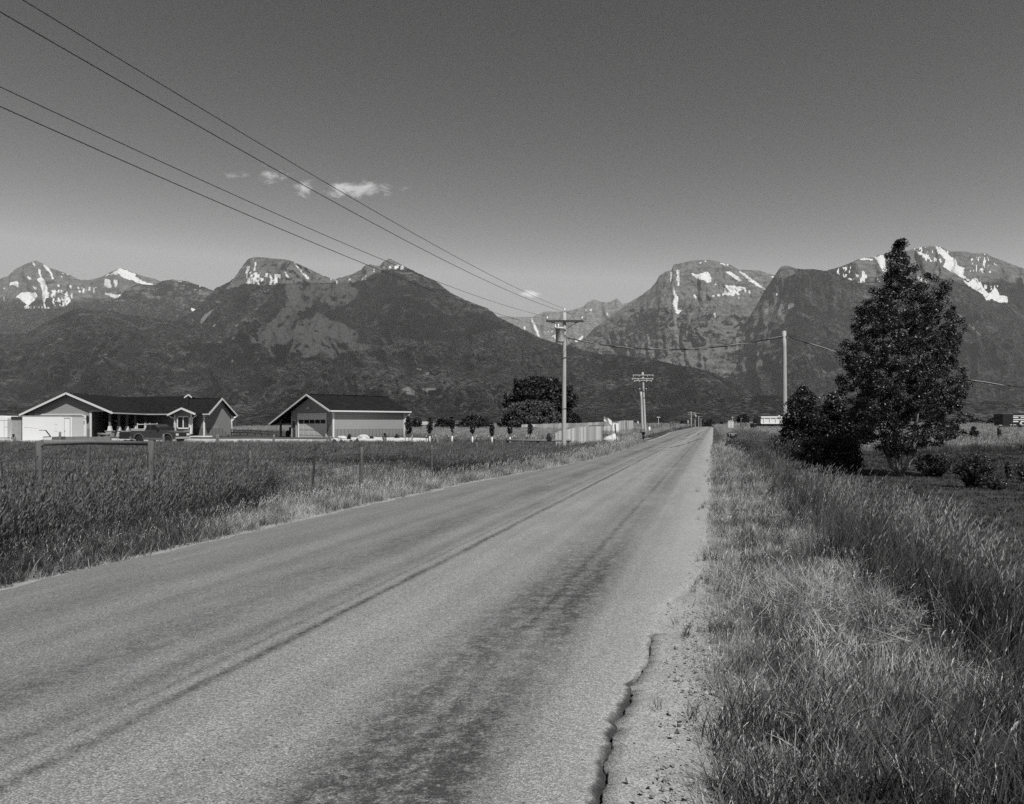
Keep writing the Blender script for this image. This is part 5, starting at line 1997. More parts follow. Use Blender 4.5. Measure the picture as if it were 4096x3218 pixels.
PX, PY = X(2255, 54), 54.0
PZ = gz(PX, PY)
PTOP = W(0, 1250, 54).z
T = thing("utility_pole", "tall pole with single crossarm and grey transformer left of the road", "utility pole", (PX, PY, PZ))
hh = PTOP - PZ
shaft = pole_shaft(hh, .165, .125, (X(2258, 54) - PX, 0))
shaft.build("shaft", M_pole, T)
zc = W(0, 1287, 54).z - PZ
xo = X(2258, 54) - PX
mb = MB()
mb.box(-1.32, 1.32, -.28, -.15, -.07, .07)
ca = mb.build("crossarm", M_pole_d, T)
ca.location = (xo, 0, zc)
for s_ in (-1, 1):
    mb = MB()
    mb.beam((s_ * .82, -.17, -.1), (0, -.17, -.62), .05, .03)
    mb.box(s_ * .82 - .12, s_ * .82 + .12, -.2, -.14, -.13, -.085)
    o = mb.build("brace", M_black, T)
    o.location = (xo, 0, zc)
for xx in (-1.24, 1.22):
    insulator((xo + xx, -.21, zc + .06), T)
insulator((xo, 0, hh), T)
mb = MB()
mb.lathe([(.29, 0), (.31, .05), (.31, .92), (.33, .93), (.33, 1.0), (.2, 1.06)], (0, 0, 0), 20)
tf = mb.build("transformer", mat_noise("transformer_paint", .42, .2, 3, .5), T)
tf.location = (X(2246, 54) - PX - .13, -.35, W(0, 1372, 54).z - PZ)
for xx, yy in ((-.12, -.1), (-.32, 0.0)):
    mb = MB()
    mb.lathe([(.04, 0), (.06, .03), (.04, .06), (.06, .1), (.04, .13), (.06, .17), (.03, .24)], (xx, yy, 1.03), 10)
    mb.build("bushing", M_porc, tf)
mb = MB()
mb.box(-.05, .3, .1, .34, .2, .3).box(-.05, .3, .1, .34, .7, .8)
mb.box(.02, .08, -.33, -.3, .2, .75)
mb.build("bracket", M_greyp, tf)
mb = MB()
mb.tube([(xo + .02, -.18, zc - .95), (xo + .22, -.2, zc - 1.2), (xo + .35, -.2, zc - 1.45), (xo + .52, -.2, zc - 1.6), (xo + .46, -.2, zc - 1.72), (xo + .36, -.2, zc - 1.68), (xo + .44, -.2, zc - 1.6)], .025, 6)
mb.tube([(xo - 1.2, -.21, zc + .2), (xo - .9, -.3, zc - .25), (xo - .6, -.35, zc - .3)], .008, 5)
mb.tube([(xo - .35, -.4, zc - .35), (xo - .5, -.35, zc - .2), (xo - .35, -.3, zc - .7)], .012, 5)
mb.build("drop_wire", M_cable, T)
mb = MB()
for z in (W(0, 1432, 54).z - PZ, W(0, 1410, 54).z - PZ - 4.0):
    mb.tube([(xo * .9 + .17 * math.cos(a), .17 * math.sin(a), z + .04 * math.cos(a)) for a in np.linspace(0, 2 * math.pi, 15)], .018, 5, False)
mb.build("band", M_black, T)
P1TOP = Vector((PX + xo, PY, PTOP + .24))

# right-hand service pole
RX, RY = X(3140, 46), 46.0
RZ = gz(RX, RY)
RTOP = W(3137, 1325, 46).z
T = thing("service_pole", "plain leaning wooden pole rising out of bushes right of the road", "utility pole", (RX, RY, RZ))
sp = pole_shaft(RTOP - RZ, .155, .115, (X(3137, 46) - RX, 0))
sp.build("shaft", M_pole, T)
mb = MB()
mb.beam((0, -.14, RTOP - RZ - .33), (.55, -.14, RTOP - RZ - .33), .04, .05)
mb.build("bracket", M_black, T)

# second pole: double crossarms with a shorter pole beside it


def cross_pole(name, label, x, y, h, r, arms, group=None, lean=0.0, zb=None, ins=True):
    z0 = gz(x, y) if zb is None else zb
    T = thing(name, label, "utility pole", (x, y, z0), 0, group)
    pole_shaft(h, r, r * .72, (lean, 0)).build("shaft", M_pole, T)
    for dz_, L, off in arms:
        mb = MB()
        mb.box(-L / 2, L / 2, -.27, -.16, -.055, .055)
        o = mb.build("crossarm", M_pole, T)
        o.location = (lean + off, 0, h - dz_)
        if ins:
            for t in (-.46, -.2, .2, .46):
                q = insulator((lean + off + L * t, -.2, h - dz_ - .05), T)
                q.rotation_euler = (math.pi, 0, 0)
                q.scale = (.8, .8, .7)
    return T


p2x, p2y = X(2582, 111), 111.0
z2 = gz(p2x, p2y)
top2 = W(0, 1490, 111).z
T = cross_pole("utility_pole", "second pole along the left verge, with three pale crossarms and hanging wires", p2x, p2y, top2 - z2, .2, ((.42, 3.1, .05), (.92, 3.15, -.05), (1.2, 2.6, 0)), None, X(2570.5, 111) - p2x)
mb = MB()
hx = X(2570.5, 111) - p2x
for s_ in (-1, 1):
    mb.tube([(hx + s_ * 1.1, -.3, top2 - z2 - 1.25), (hx + s_ * .8, -.35, top2 - z2 - 1.9), (hx + s_ * .45, -.35, top2 - z2 - 2.5)], .02, 5)
    mb.tube([(hx + s_ * .45, -.35, top2 - z2 - 2.5), (hx + s_ * .6, -.3, top2 - z2 - 3.3), (hx + s_ * .1, -.2, top2 - z2 - 3.8)], .03, 5)
mb.beam((hx - .5, -.3, top2 - z2 - 2.6), (hx + .5, -.3, top2 - z2 - 2.6), .06, .08)
mb.build("drop_wire", M_cable, T)
for s_ in (-1, 1):
    insulator((hx + s_ * .48, -.3, top2 - z2 - 2.6), T)
xs, ys_ = X(2571, 106), 106.0
zs = gz(xs, ys_)
T = thing("stub_pole", "shorter leaning pole just left of the second utility pole", "utility pole", (xs, ys_, zs))
pole_shaft(W(0, 1568, 106).z - zs, .2, .15, (X(2564, 106) - xs, 0)).build("shaft", M_pole, T)
# poles vanishing along the road
far = [(2764.6, 1648, 355, ((.35, 3.4, 0), (1.2, 2.9, 0), (3.1, 1.3, 0)), "near pole of the distant line where the road crests, with wide pale crossarms"),
       (2780, 1652, 427, ((.3, 3.4, .8),), "pole with a transformer just right of the crest's widest crossarms"),
       (2795, 1666, 535, ((.2, 3.2, .8),), "thin far pole third in the distant line"),
       (2803.5, 1675, 625, ((.2, 3.0, 0),), "thin far pole fourth in the distant line"),
       (2808, 1676, 680, ((.3, 3.0, .4),), "thin far pole fifth in the distant line"),
       (2813.5, 1685, 770, ((.2, 3.0, 0),), "smallest and last pole of the distant line")]
farp = []
for fx, yt, d, arms, lab in far:
    x = X(fx, d)
    zt = W(0, yt, d).z
    zb = gz(x, d) - .5
    T = cross_pole("utility_pole", lab, x, d, zt - zb, .26 if d < 500 else .32, arms, None, 0, zb, d < 400)
    farp.append(Vector((x, d, zt)))
    if d == 427:
        mb = MB()
        mb.lathe([(.4, 0), (.45, .05), (.45, 1.2), (.3, 1.3)], (.25, -.5, zt - zb - 2.6), 14)
        mb.build("transformer", M_greyp, T)


def wire(name, label, a, c, sag, r, n=60, mat=M_wire, ext=0.0):
    mb = MB()
    pts = []
    for i in range(n + 1):
        t = i / n
        p = a.lerp(c, t)
        p.z -= sag * 4 * t * (1 - t)
        pts.append(p)
    mb.tube(pts, r, 6, False)
    return tag(mb.build(name, mat, None, tuple(a)), label, "power line")


def fit_sag(a, c, fx, fy):
    """sag that makes the wire pass through a photographed point"""
    best = None
    for i in range(1, 2000):
        t = i / 2000
        p = a.lerp(c, t)
        if p.y < 1:
            continue
        e = abs(p.x / p.y - (fx - CX) / FPX)
        if best is None or e < best[0]:
            best = (e, t, p)
    _, t, p = best
    z = H + (HY - fy) / FPX * p.y
    return (p.z - z) / (4 * t * (1 - t))


back = -30.0


def back_pt(a):
    dy_ = a.y - back
    return Vector((a.x - ROADX * dy_, back, a.z))


WR = .0095
for a, px_, lab in ((P1TOP, (94, 0), "topmost power line running to the pole's top pin"),
                    (Vector((PX + xo + 1.22, PY - .21, zc + PZ + .32)), (0, 47), "power line second from the top, ending at the right crossarm insulator"),
                    (Vector((PX + xo - 1.24, PY - .21, zc + PZ + .32)), (0, 349), "power line third from the top, ending at the left crossarm insulator"),
                    (Vector((PX + xo - .05, PY - .15, W(0, 1326, 54).z)), (0, 426), "lowest power line, ending just above the transformer")):
    c = back_pt(a)
    s_ = fit_sag(a, c, *px_)
    wire("power_line", lab, a, c, s_, WR)
# onward spans towards the second pole
P2T = Vector((p2x + hx, p2y, top2))
for a, c, lab in ((P1TOP, P2T + Vector((0, 0, -.3)), "thin power line from the first pole's top to the second pole"),
                  (Vector((PX + xo + 1.22, PY - .21, zc + PZ + .32)), P2T + Vector((1.4, 0, -.3)), "thin power line from the first pole's right insulator to the second pole"),
                  (Vector((PX + xo - 1.24, PY - .21, zc + PZ + .32)), P2T + Vector((-1.4, 0, -.3)), "thin power line from the first pole's left insulator to the second pole")):
    wire("power_line", lab, a, c, .5, .006)
sl = P2T + Vector((-1.5, -.2, -.9))
wire("power_line", "slack wire hanging left from the second pole's crossarm", sl, W(2380, 1502, 140), 1.6, .012)


def twisted(name, label, a, c, sag, n=70):
    base = []
    for i in range(n + 1):
        t = i / n
        p = a.lerp(c, t)
        p.z -= sag * 4 * t * (1 - t)
        base.append(p)
    T = thing(name, label, "cable", tuple(a))
    for ph, mt in ((0, M_cable), (2.1, M_cable), (4.2, M_greyp)):
        mb = MB()
        m_ = n * 5
        pts = []
        for i in range(m_ + 1):
            t = i / m_ * n
            k = min(int(t), n - 1)
            p = base[k].lerp(base[k + 1], t - k)
            an = t * .52 + ph
            pts.append(p + Vector((0, math.cos(an) * .024, math.sin(an) * .024)))
        mb.tube(pts, .021, 5, False)
        bw(mb, "strand", mt, T)
    return T


SA = Vector((PX + xo + .14, PY - .1, W(0, 1338, 54).z - .25))
SB = Vector((X(3137, 46) - .1, RY - .1, RTOP - .33))
s_ = fit_sag(SA, SB, 2650, 1399)
twisted("service_cable", "twisted service cable sagging between the transformer pole and the plain right pole", SA, SB, s_)
SC0 = Vector((X(3137, 46) + .12, RY - .14, RTOP - .33))
SC1 = W(4500, 1575, 37)
s_ = fit_sag(SC0, SC1, 3840, 1516)
twisted("service_cable", "twisted cable running from the plain right pole behind the poplar to the right", SC0, SC1, max(s_, .3))
wire("power_line", "thin far line strung right from the last poles over the field", farp[3], W(2900, 1690, 560), 2.0, .07)

# ------------------------------------------------------------------ signs and mailboxes
d = 88
x = X(2923.5, d)
zg = gz(x, d)
T = thing("speed_limit_sign", "white speed limit 35 sign above the right-hand mailbox", "sign", (x, d, zg))
zc_ = W(0, 1698, d).z - zg
mb = MB()
mb.prism([(x_, 0, z_) for x_, z_ in [(-.31 + .04 * (1 - math.cos(a)) if False else xx, zz) for xx, zz in
          ((-.31, zc_ - .37), (-.27, zc_ - .41), (.27, zc_ - .41), (.31, zc_ - .37), (.31, zc_ + .37), (.27, zc_ + .41), (-.27, zc_ + .41), (-.31, zc_ + .37))]], (0, .01, 0))
mb.build("plate", M_white, T)
for txt, sz, zz, sx in (("SPEED", .19, .27, .9), ("LIMIT", .19, .09, .95), ("35", .42, -.19, .95)):
    place_text(txt, sz, M_black, T, (0, -.004, zc_ + zz), sx=sx)
mb = MB()
for a_, c_, z0, z1 in ((-.285, -.27, -.385, .385), (.27, .285, -.385, .385), (-.27, .27, .37, .385), (-.27, .27, -.385, -.37)):
    mb.box(a_, c_, -.005, -.001, zc_ + z0, zc_ + z1)
mb.build("border", M_black, T)
mb = MB()
mb.box(-.035, .035, .012, .06, -.3, zc_ + .5)
mb.build("post", M_greyp, T)


def mailbox(label, x, y, top, bot, L, Wd, mat, letters, post_h=None, rz=0.0, along=True):
    zg = gz(x, y)
    T = thing("mailbox", label, "mailbox", (x, y, zg), rz)
    h = top - bot
    z0, zt = bot - zg, top - zg
    r = Wd / 2
    n = 8
    prof = [(-r, z0), (r, z0), (r, zt - r * .9)] + [(r * math.cos(a), zt - r * .9 + r * .9 * math.sin(a)) for a in np.linspace(.2, math.pi - .2, n)] + [(-r, zt - r * .9)]
    mb = MB()
    mb.prism([(-L / 2, a, c) for a, c in prof], (L, 0, 0))
    mb.build("box", mat, T, bevel=.008)
    mb = MB()
    mb.prism([(-L / 2 - .02, a * .96, z0 + (c - z0) * .97) for a, c in prof], (.018, 0, 0))
    mb.build("lid", M_darkm, T)
    mb = MB()
    mb.box(-L / 2 + .05, -L / 2 + .075, -r - .02, -r - .008, z0 + .06, z0 + .22)
    mb.build("flag", M_greyp, T)
    # short pale illegible marks on the side
    mb = MB()
    xx = -.085
    for wl in letters:
        mb.box(xx, xx + .012, -r - .004, -r - .001, z0 + h * .35, z0 + h * .6)
        if wl & 1:
            mb.box(xx + .013, xx + .036, -r - .004, -r - .001, z0 + h * .54, z0 + h * .6)
        if wl & 2:
            mb.box(xx + .013, xx + .036, -r - .004, -r - .001, z0 + h * .35, z0 + h * .40)
        if wl & 4:
            mb.box(xx + .037, xx + .048, -r - .004, -r - .001, z0 + h * .35, z0 + h * .6)
        xx += .062
    mb.build("lettering", M_trim, T)
    mb = MB()
    mb.box(-.055, .055, -.055, .055, -.3, z0 - .03)
    mb.box(-L * .3, L * .3, -r * .7, r * .7, z0 - .03, z0 - .002)
    mb.build("post", M_wood_d, T)
    return T


d = 52
mailbox("large black mailbox on a post in front of the speed limit sign", X(2928.5, d), d, W(0, 1730, d).z, W(0, 1749.5, d).z, .56, .26, M_black, (7, 5, 6, 4))
d = 72
mailbox("black mailbox on a thick post below the second utility pole", X(2572, d), d, W(0, 1718, d).z, W(0, 1733, d).z, .38, .28, M_black, (5, 6, 7, 4))

# blank back of a roadside sign
d = 52
x = X(2470, d)
zg = gz(x, d)
T = thing("road_sign", "pale blank back of a road sign on a leaning post", "sign", (x, d, zg))
zt = W(0, 1694, d).z - zg
zbm = W(0, 1724, d).z - zg
dxs = X(2461, d) - x
mb = MB()
mb.box(X(2451, d) - x, X(2475, d) - x, .04, .055, zbm, zt)
mb.build("plate", mat_noise("sign_back", .66, .08, 3, .5), T)
mb = MB()
mb.box(X(2451, d) - x, X(2476.5, d) - x, .04, .055, zbm - .11, zbm - .005)
mb.build("lower_plate", M_greyp, T)
mb = MB()
mb.beam((0, 0, -.3), (dxs, 0, zt - .04), .055, .05, (1, 0, 0))
mb.build("post", M_wood_d, T)

# far diamond warning sign and far T-shaped name sign
d = 240
x = X(2552, d)
T = thing("warning_sign", "tiny pale diamond sign left of the second pole", "sign", (x, d, gz(x, d)))
zc_ = W(0, 1690, d).z - gz(x, d)
mb = MB()
mb.prism([(-.36, 0, zc_), (0, 0, zc_ - .46), (.36, 0, zc_), (0, 0, zc_ + .46)], (0, .02, 0))
mb.build("plate", mat_noise("pale_plate", .5, .1, 3, .5), T)
mb = MB()
mb.box(-.05, .05, .03, .1, -.3, zc_)
mb.build("post", M_greyp, T)
d = 230
x = X(2633.5, d)
T = thing("utility_pole", "far short pole shaped like a T beyond the dark posts", "utility pole", (x, d, gz(x, d)))
zc_ = W(0, 1670, d).z - gz(x, d)
pole_shaft(zc_ + .1, .16, .12).build("shaft", M_greyp, T)
mb = MB()
mb.box(-.5, .5, -.24, -.12, zc_ - .1, zc_ + .12)
mb.build("crossarm", M_trim, T)
# small pale box sign near the crest and a far mast behind the speed sign
d = 260
x = X(2752.5, d)
T = thing("road_sign", "small pale sign back near the crest of the road", "sign", (x, d, gz(x, d)))
mb = MB()
zc_ = W(0, 1687, d).z - gz(x, d)
mb.box(-.2, .2, 0, .02, zc_ - .5, zc_ + .5)
mb.build("plate", M_greyp, T)
mb = MB()
mb.box(-.06, .06, .03, .1, -.3, zc_)
mb.build("post", M_greyp, T)
d = 280
x = X(2930, d)
T = thing("utility_pole", "far slim pole rising just above the speed limit sign", "utility pole", (x, d, gz(x, d)))
zc_ = W(0, 1668, d).z - gz(x, d)
pole_shaft(zc_, .14, .11).build("shaft", M_pole, T)
mb = MB()
mb.box(-.45, .45, -.2, -.1, zc_ - .35, zc_ - .15)
mb.build("crossarm", M_pole, T)

# ------------------------------------------------------------------ flag
d = 80
x = X(2415, d)
zg = gz(x, d)
T = thing("flag", "striped flag blowing right on a thin pole above the plank fence", "flag", (x, d, zg))
zt = W(0, 1662, d).z - zg
mb = MB()
mb.tube([(0, 0, -.2), (0, 0, zt)], .03, 8)
mb.lathe([(.02, zt), (.06, zt + .05), (.05, zt + .1), (.01, zt + .13)], (0, 0, 0), 8)
mb.build("flagpole", M_darkm, T)
FWd, FHt = .92, .52


def flag_pt(u, v):
    """u along the fly, v up"""
    y_ = .10 * math.sin(u * 7 + v * 1.5) * (.3 + u)
    return Vector((.03 + u * FWd * .92, y_, zt - .12 - (1 - v) * FHt - u ** 1.4 * .46))


for k in range(13):
    mb = MB()
    v0, v1 = k / 13, (k + 1) / 13
    u0 = .42 if k >= 6 else 0.0
    us = np.linspace(u0, 1, 16)
    for a_, c_ in zip(us[:-1], us[1:]):
        mb.face([flag_pt(a_, v0), flag_pt(c_, v0), flag_pt(c_, v1), flag_pt(a_, v1)], True)
    mb.build("stripe", M_flag_d if k % 2 == 0 else M_flag_w, T)
mb = MB()
us = np.linspace(0, .42, 9)
vs = np.linspace(6 / 13, 1, 7)
for a_, c_ in zip(us[:-1], us[1:]):
    for e_, g_ in zip(vs[:-1], vs[1:]):
        mb.face([flag_pt(a_, e_), flag_pt(c_, e_), flag_pt(c_, g_), flag_pt(a_, g_)], True)
mb.build("canton", M_flag_b, T)

# ------------------------------------------------------------------ covered trailer by the plank fence
d = 70
x = X(2445, d)
zg = gz(x, d)
T = thing("covered_trailer", "small trailer under a rumpled white cover beside the plank fence", "trailer", (x, d, zg))
nx, ny = 18, 10
V = []
for i in range(nx):
    for j in range(ny):
        u, v = i / (nx - 1), j / (ny - 1)
        ex = (math.sin(math.pi * min(max(u, 0.0), 1.0)) ** .45) * (math.sin(math.pi * v) ** .4)
        prof_ = .50 + .30 * math.exp(-((u - .68) / .16) ** 2) + .12 * math.exp(-((u - .1) / .15) ** 2)
        V.append(((u - .5) * 1.62, (v - .5) * 1.2, .42 + ex * prof_ + .06 * random.uniform(-1, 1) * (ex > .2) - .22 * (1 - ex)))
me = fast_mesh("cover", np.array(V), grid_faces(nx, ny), [M_tarp], True)
link("cover", me, T)
mb = MB()
mb.box(-.78, .7, -.5, .5, .25, .42)
mb.build("bed", M_darkm, T)
for sy in (-.56, .56):
    wheel_part(T, -.66, sy, .28, .14, M_trim)
mb = MB()
mb.tube([(.2, -.55, .45), (.35, -.6, .62), (.55, -.62, .5), (.6, -.62, .15)], .025, 6)
mb.tube([(.45, -.6, .75), (.7, -.65, .4), (.85, -.65, .2)], .025, 6)
mb.tube([(.05, -.6, .2), (.25, -.62, .45), (.6, -.65, .35)], .03, 6)
mb.build("tow_bar", M_black, T)
mb = MB()
mb.box(.62, 1.2, -.3, .1, .3, .34)
mb.build("ramp", M_white, T)
p = W(2424, 1712, 69.3)
mb = MB()
mb.beam((p.x, p.y, gz(p.x, p.y) - .1), (p.x - .0, p.y, p.z), .05, .05, (1, 0, 0))
tag(mb.build("thin_post", M_darkm, None, (p.x, p.y, gz(p.x, p.y))), "thin dark post standing before the covered trailer", "post")

# ------------------------------------------------------------------ dump truck and things across the right field
d = 130
x0, x1 = X(3043, d), X(3262, d)
zg = 0.0
T = thing("dump_truck", "truck with a long white ribbed dump box and black cab end beyond the bushes", "truck", ((x0 + x1) / 2, d + 1.2, zg))
zb_, zt = W(0, 1696.5, d).z, W(0, 1666, d).z
mb = MB()
mb.prism([(x0, d, zb_), (x1, d, zb_), (x1, d, zt), (x0, d, zt)], (0, 2.4, 0))
bx = bw(mb, "dump_box", M_white, T, bevel=.03)
mb = MB()
n = 9
for k in range(n):
    a_ = x0 + .55 + k * 1.0
    mb.box(a_ - .07, a_ + .07, d - .10, d - .003, zb_ + .1, zt - .28)
mb.box(x0 + .02, x1 - .02, d - .12, d - .004, zt - .28, zt - .01)
mb.box(x0 + .02, x1 - .02, d - .11, d - .004, zb_ + .0, zb_ + .12)
bw(mb, "rib", M_white, bx)
mb = MB()
xa = X(3027, d)
mb.prism([(xa, d + .1, zb_ - .2), (x0 - .02, d + .1, zb_ - .2), (x0 - .02, d + .1, zt + .05), (xa + .35, d + .1, zt + .05), (xa + .05, d + .1, zt - .5)], (0, 2.1, 0))
bw(mb, "cab", M_black, T, bevel=.08)
mb = MB()
mb.prism([(xa + .1, d + .09, zt - .5), (xa + .5, d + .09, zt - .5), (xa + .5, d + .09, zt - .1), (xa + .3, d + .09, zt - .1)], (0, .005, 0))
bw(mb, "window", M_glass, T)
mb = MB()
mb.box(xa - .5, xa + .2, d + .2, d + 2.1, .3, zb_ + .1)
bw(mb, "bonnet", M_black, T, bevel=.08)
mb = MB()
mb.box(xa, x1, d + .7, d + 1.7, zb_ - .4, zb_ - .02)
bw(mb, "chassis", M_black, T)
for fx in (3035, 3096, 3190, 3220):
    for sy in (.2, 2.2):
        q = wheel_part(T, 0, 0, .52, .35, M_trim)
        q.location = Vector((X(fx, d), d + sy, zg)) - world_loc(T)
mb = MB()
mb.box(X(3120, d), X(3130, d), d + .8, d + 1.6, zt + .0, zt + .16)
bw(mb, "tarp_roll", M_trim, T)
# white van behind the bushes
d = 120
x0, x1 = X(3330, d), X(3420, d)
T = thing("parked_van", "white van mostly hidden behind the bushes left of the poplar", "van", ((x0 + x1) / 2, d + .9, 0))
prof = [(x0, .35), (x1, .35), (x1, 1.1), (x1 - .7, 1.3), (x1 - 1.3, 2.05), (x0 + .15, 2.1), (x0, 1.9)]
mb = MB()
mb.prism([(a_, d, c_) for a_, c_ in prof], (0, 1.8, 0))
bw(mb, "body", M_white, T, bevel=.06)
for a_, c_ in ((.4, 1.1), (1.2, 1.9)):
    mb = MB()
    mb.box(x0 + a_, x0 + c_, d - .01, d - .002, 1.35, 1.85)
    bw(mb, "window", M_glass, T)
for xx in (x0 + .7, x1 - .7):
    for sy in (.1, 1.7):
        q = wheel_part(T, 0, 0, .34, .22)
        q.location = Vector((xx, d + sy, 0)) - world_loc(T)
# slatted dark trailer at the right edge
d = 128
x0, x1 = X(4012, d), X(4330, d)
zb_, zt = W(0, 1703, d).z, W(0, 1656.5, d).z
T = thing("livestock_trailer", "black livestock trailer with pale horizontal slats at the right edge", "trailer", ((x0 + x1) / 2, d + 1.2, 0))
mb = MB()
mb.box(x0, x1, d, d + 2.4, zb_, zt)
bw(mb, "body", M_black, T, bevel=.03)
for yy, h_ in ((1664.5, .07), (1670.5, .09), (1679, .09), (1687, .10)):
    z_ = W(0, yy, d).z
    for a_, c_ in (((4052, 4073), (4082, 4096), (4104, 4150), (4160, 4200), (4215, 4300)) if yy in (1670.5, 1687) else ((4053, 4310),)):
        mb = MB()
        mb.box(X(a_, d), X(c_, d), d - .03, d - .004, z_ - h_, z_ + h_)
        bw(mb, "slat", M_white if yy in (1670.5, 1687) else M_emblem, T)
mb = MB()
mb.box(X(4010, d), X(4040, d), d + .2, d + 1.8, W(0, 1700, d).z, W(0, 1695, d).z)
mb.box(x0 + .2, x1, d + .3, d + 2, zb_ - .35, zb_ - .02)
bw(mb, "frame", M_black, T)
mb = MB()
mb.box(X(3998, d), X(4019, d), d + .1, d + .8, W(0, 1703, d).z, W(0, 1702, d).z + .05)
bw(mb, "tow_bar", M_trim, T)
mb = MB()
mb.box(X(4076, d), X(4085, d), d - .2, d - .02, W(0, 1698, d).z, W(0, 1690.5, d).z)
bw(mb, "tool_chest", M_trim, T)
mb = MB()
for a_, c_ in ((4039, 4048), (4052, 4064), (4076, 4095)):
    mb.box(X(a_, d), X(c_, d), d - .06, d - .01, W(0, 1701.5, d).z, W(0, 1699, d).z)
bw(mb, "step", M_trim, T)
for fx in (4150, 4190):
    q = wheel_part(T, 0, 0, .42, .3)
    q.location = Vector((X(fx, d), d + .2, 0)) - world_loc(T)

# ------------------------------------------------------------------ trees and shrubs


def unit(n):
    v = rng.normal(size=(n, 3))
    return v / np.linalg.norm(v, axis=1)[:, None]


def leaves_mesh(name, P, size, mat, droop=0.2, aspect=0.62):
    n = len(P)
    u = unit(n)
    u[:, 2] = u[:, 2] * .7 - droop
    u /= np.linalg.norm(u, axis=1)[:, None]
    w = unit(n)
    v = np.cross(u, w)
    v /= np.linalg.norm(v, axis=1)[:, None]
    s = (size * rng.uniform(.7, 1.25, n))[:, None]
    nrm = np.cross(u, v)
    V = np.stack([P - u * s * .5, P + v * s * aspect * .5 + nrm * s * .06, P + u * s * .5, P - v * s * aspect * .5 + nrm * s * .06], 1).reshape(-1, 3)
    F_ = np.arange(n * 4).reshape(n, 4)
    return fast_mesh(name, V, F_, [mat])


def tree(name, label, loc, clumps, leaf, per, mat, bark, trunk, limbs=40, crad=.3, cat="tree", group=None, flat=.85):
    """clumps: (n,3) clump centres relative to loc; trunk: list of stems, each (points, radii)"""
    T = thing(name, label, cat, loc, 0, group)
    clumps = np.asarray(clumps, float)
    n = len(clumps)
    cr = crad * rng.uniform(.6, 1.3, n)
    idx = np.repeat(np.arange(n), per)
    off = unit(len(idx)) * (rng.random(len(idx)) ** .5)[:, None]
    off[:, 2] *= flat
    P = clumps[idx] + off * cr[idx][:, None]
    P = P[P[:, 2] > .03]
    link("crown", leaves_mesh("crown", P, leaf, mat), T)
    mb = MB()
    nodes = []
    for pts, rad in trunk:
        mb.tube(pts, rad, 8)
        for k in range(1, len(pts)):
            for t in (0, .33, .66):
                nodes.append((Vector(pts[k - 1]).lerp(Vector(pts[k]), t), rad[k]))
    pick = rng.choice(n, min(limbs, n), replace=False)
    for k in pick:
        c = Vector(clumps[k])
        best = min(nodes, key=lambda q: (q[0] - c).length + 1.2 * max(0, q[0].z - c.z + .1 * (c - q[0]).length))
        a = best[0]
        L = (c - a).length
        if L < .05:
            continue
        midp = a.lerp(c, .5) + Vector((0, 0, -.06 * L))
        r0 = min(best[1] * .55, .012 + .010 * L)
        mb.tube([a, midp, c], [r0, r0 * .7, r0 * .3], 5, False)
    mb.build("trunk", bark, T)
    return T


def profile_clumps(n, prof, edge=.55, depth=.9):
    """prof: rows of (height, left, right)"""
    prof = np.array(prof, float)
    out = []
    zmax, zmin = prof[:, 0].max(), prof[:, 0].min()
    o = np.argsort(prof[:, 0])
    prof = prof[o]
    wmax = (prof[:, 1] + prof[:, 2]).max()
    while len(out) < n:
        z = rng.uniform(zmin, zmax)
        l = np.interp(z, prof[:, 0], prof[:, 1])
        r = np.interp(z, prof[:, 0], prof[:, 2])
        if rng.random() > ((l + r) / wmax) ** 1.3 + .06:
            continue
        a = rng.uniform(0, 2 * np.pi)
        rho = rng.random() ** edge
        R = (l if math.cos(a) < 0 else r)
        dR = (l + r) / 2 * depth
        out.append((rho * R * math.cos(a), rho * dR * math.sin(a), z))
    return np.array(out)


# the poplar
PXp, PYp = X(3597, 29.4), 29.4
zp = gz(PXp, PYp)
k = 1 / 1.5526 * PYp / FPX
rows = [(97, 8, 8), (140, 25, 30), (200, 80, 40), (250, 85, 105), (300, 85, 120), (335, 110, 130), (355, 120, 130), (400, 150, 140), (450, 170, 190), (480, 205, 270), (505, 230, 320), (560, 240, 345), (600, 275, 355), (700, 335, 365), (780, 352, 330),
        (850, 350, 340), (950, 365, 390), (1050, 355, 400), (1100, 300, 380), (1150, 310, 360), (1200, 260, 390), (1250, 260, 370), (1300, 240, 330), (1350, 190, 260), (1410, 110, 130), (1440, 60, 80)]
base_y = 1901.0
prof = [((base_y - (900 + y / 1.5526)) * PYp / FPX + (W(0, base_y, PYp).z - zp), l * k, r * k) for y, l, r in rows]
cl = profile_clumps(900, prof, .46, .85)
ht = prof[0][0]
# keep a few ragged tips beyond the outline
tips = np.array([(X(3597 + q / 1.5526, PYp) - PXp, rng.uniform(-.3, .3), (base_y - (900 + y / 1.5526)) * PYp / FPX + (W(0, base_y, PYp).z - zp)) for q, y in
                 ((0, 105), (8, 135), (-10, 150), (-70, 190), (95, 265), (170, 330), (190, 345), (180, 310), (270, 370), (265, 400), (285, 420), (250, 430), (270, 450), (255, 385), (240, 460), (235, 405), (165, 365), (185, 375), (330, 545), (360, 600), (365, 690), (345, 730), (400, 925), (405, 1000), (-340, 745), (-360, 800), (-365, 1030),
                  (-280, 590), (-235, 520), (-150, 400), (410, 1190), (370, 1290), (-225, 490), (20, 120), (60, 230), (-30, 170))])
cl = np.vstack([cl, tips])
st = []
mid = Vector((0, 0, 0))
st.append(([(0, 0, -.2), (.02, 0, .5), (-.03, .05, 2.0), (.02, 0, 4.2), (-.02, 0, 6.5), (0, 0, ht - .2)], [.12, .095, .08, .06, .04, .012]))
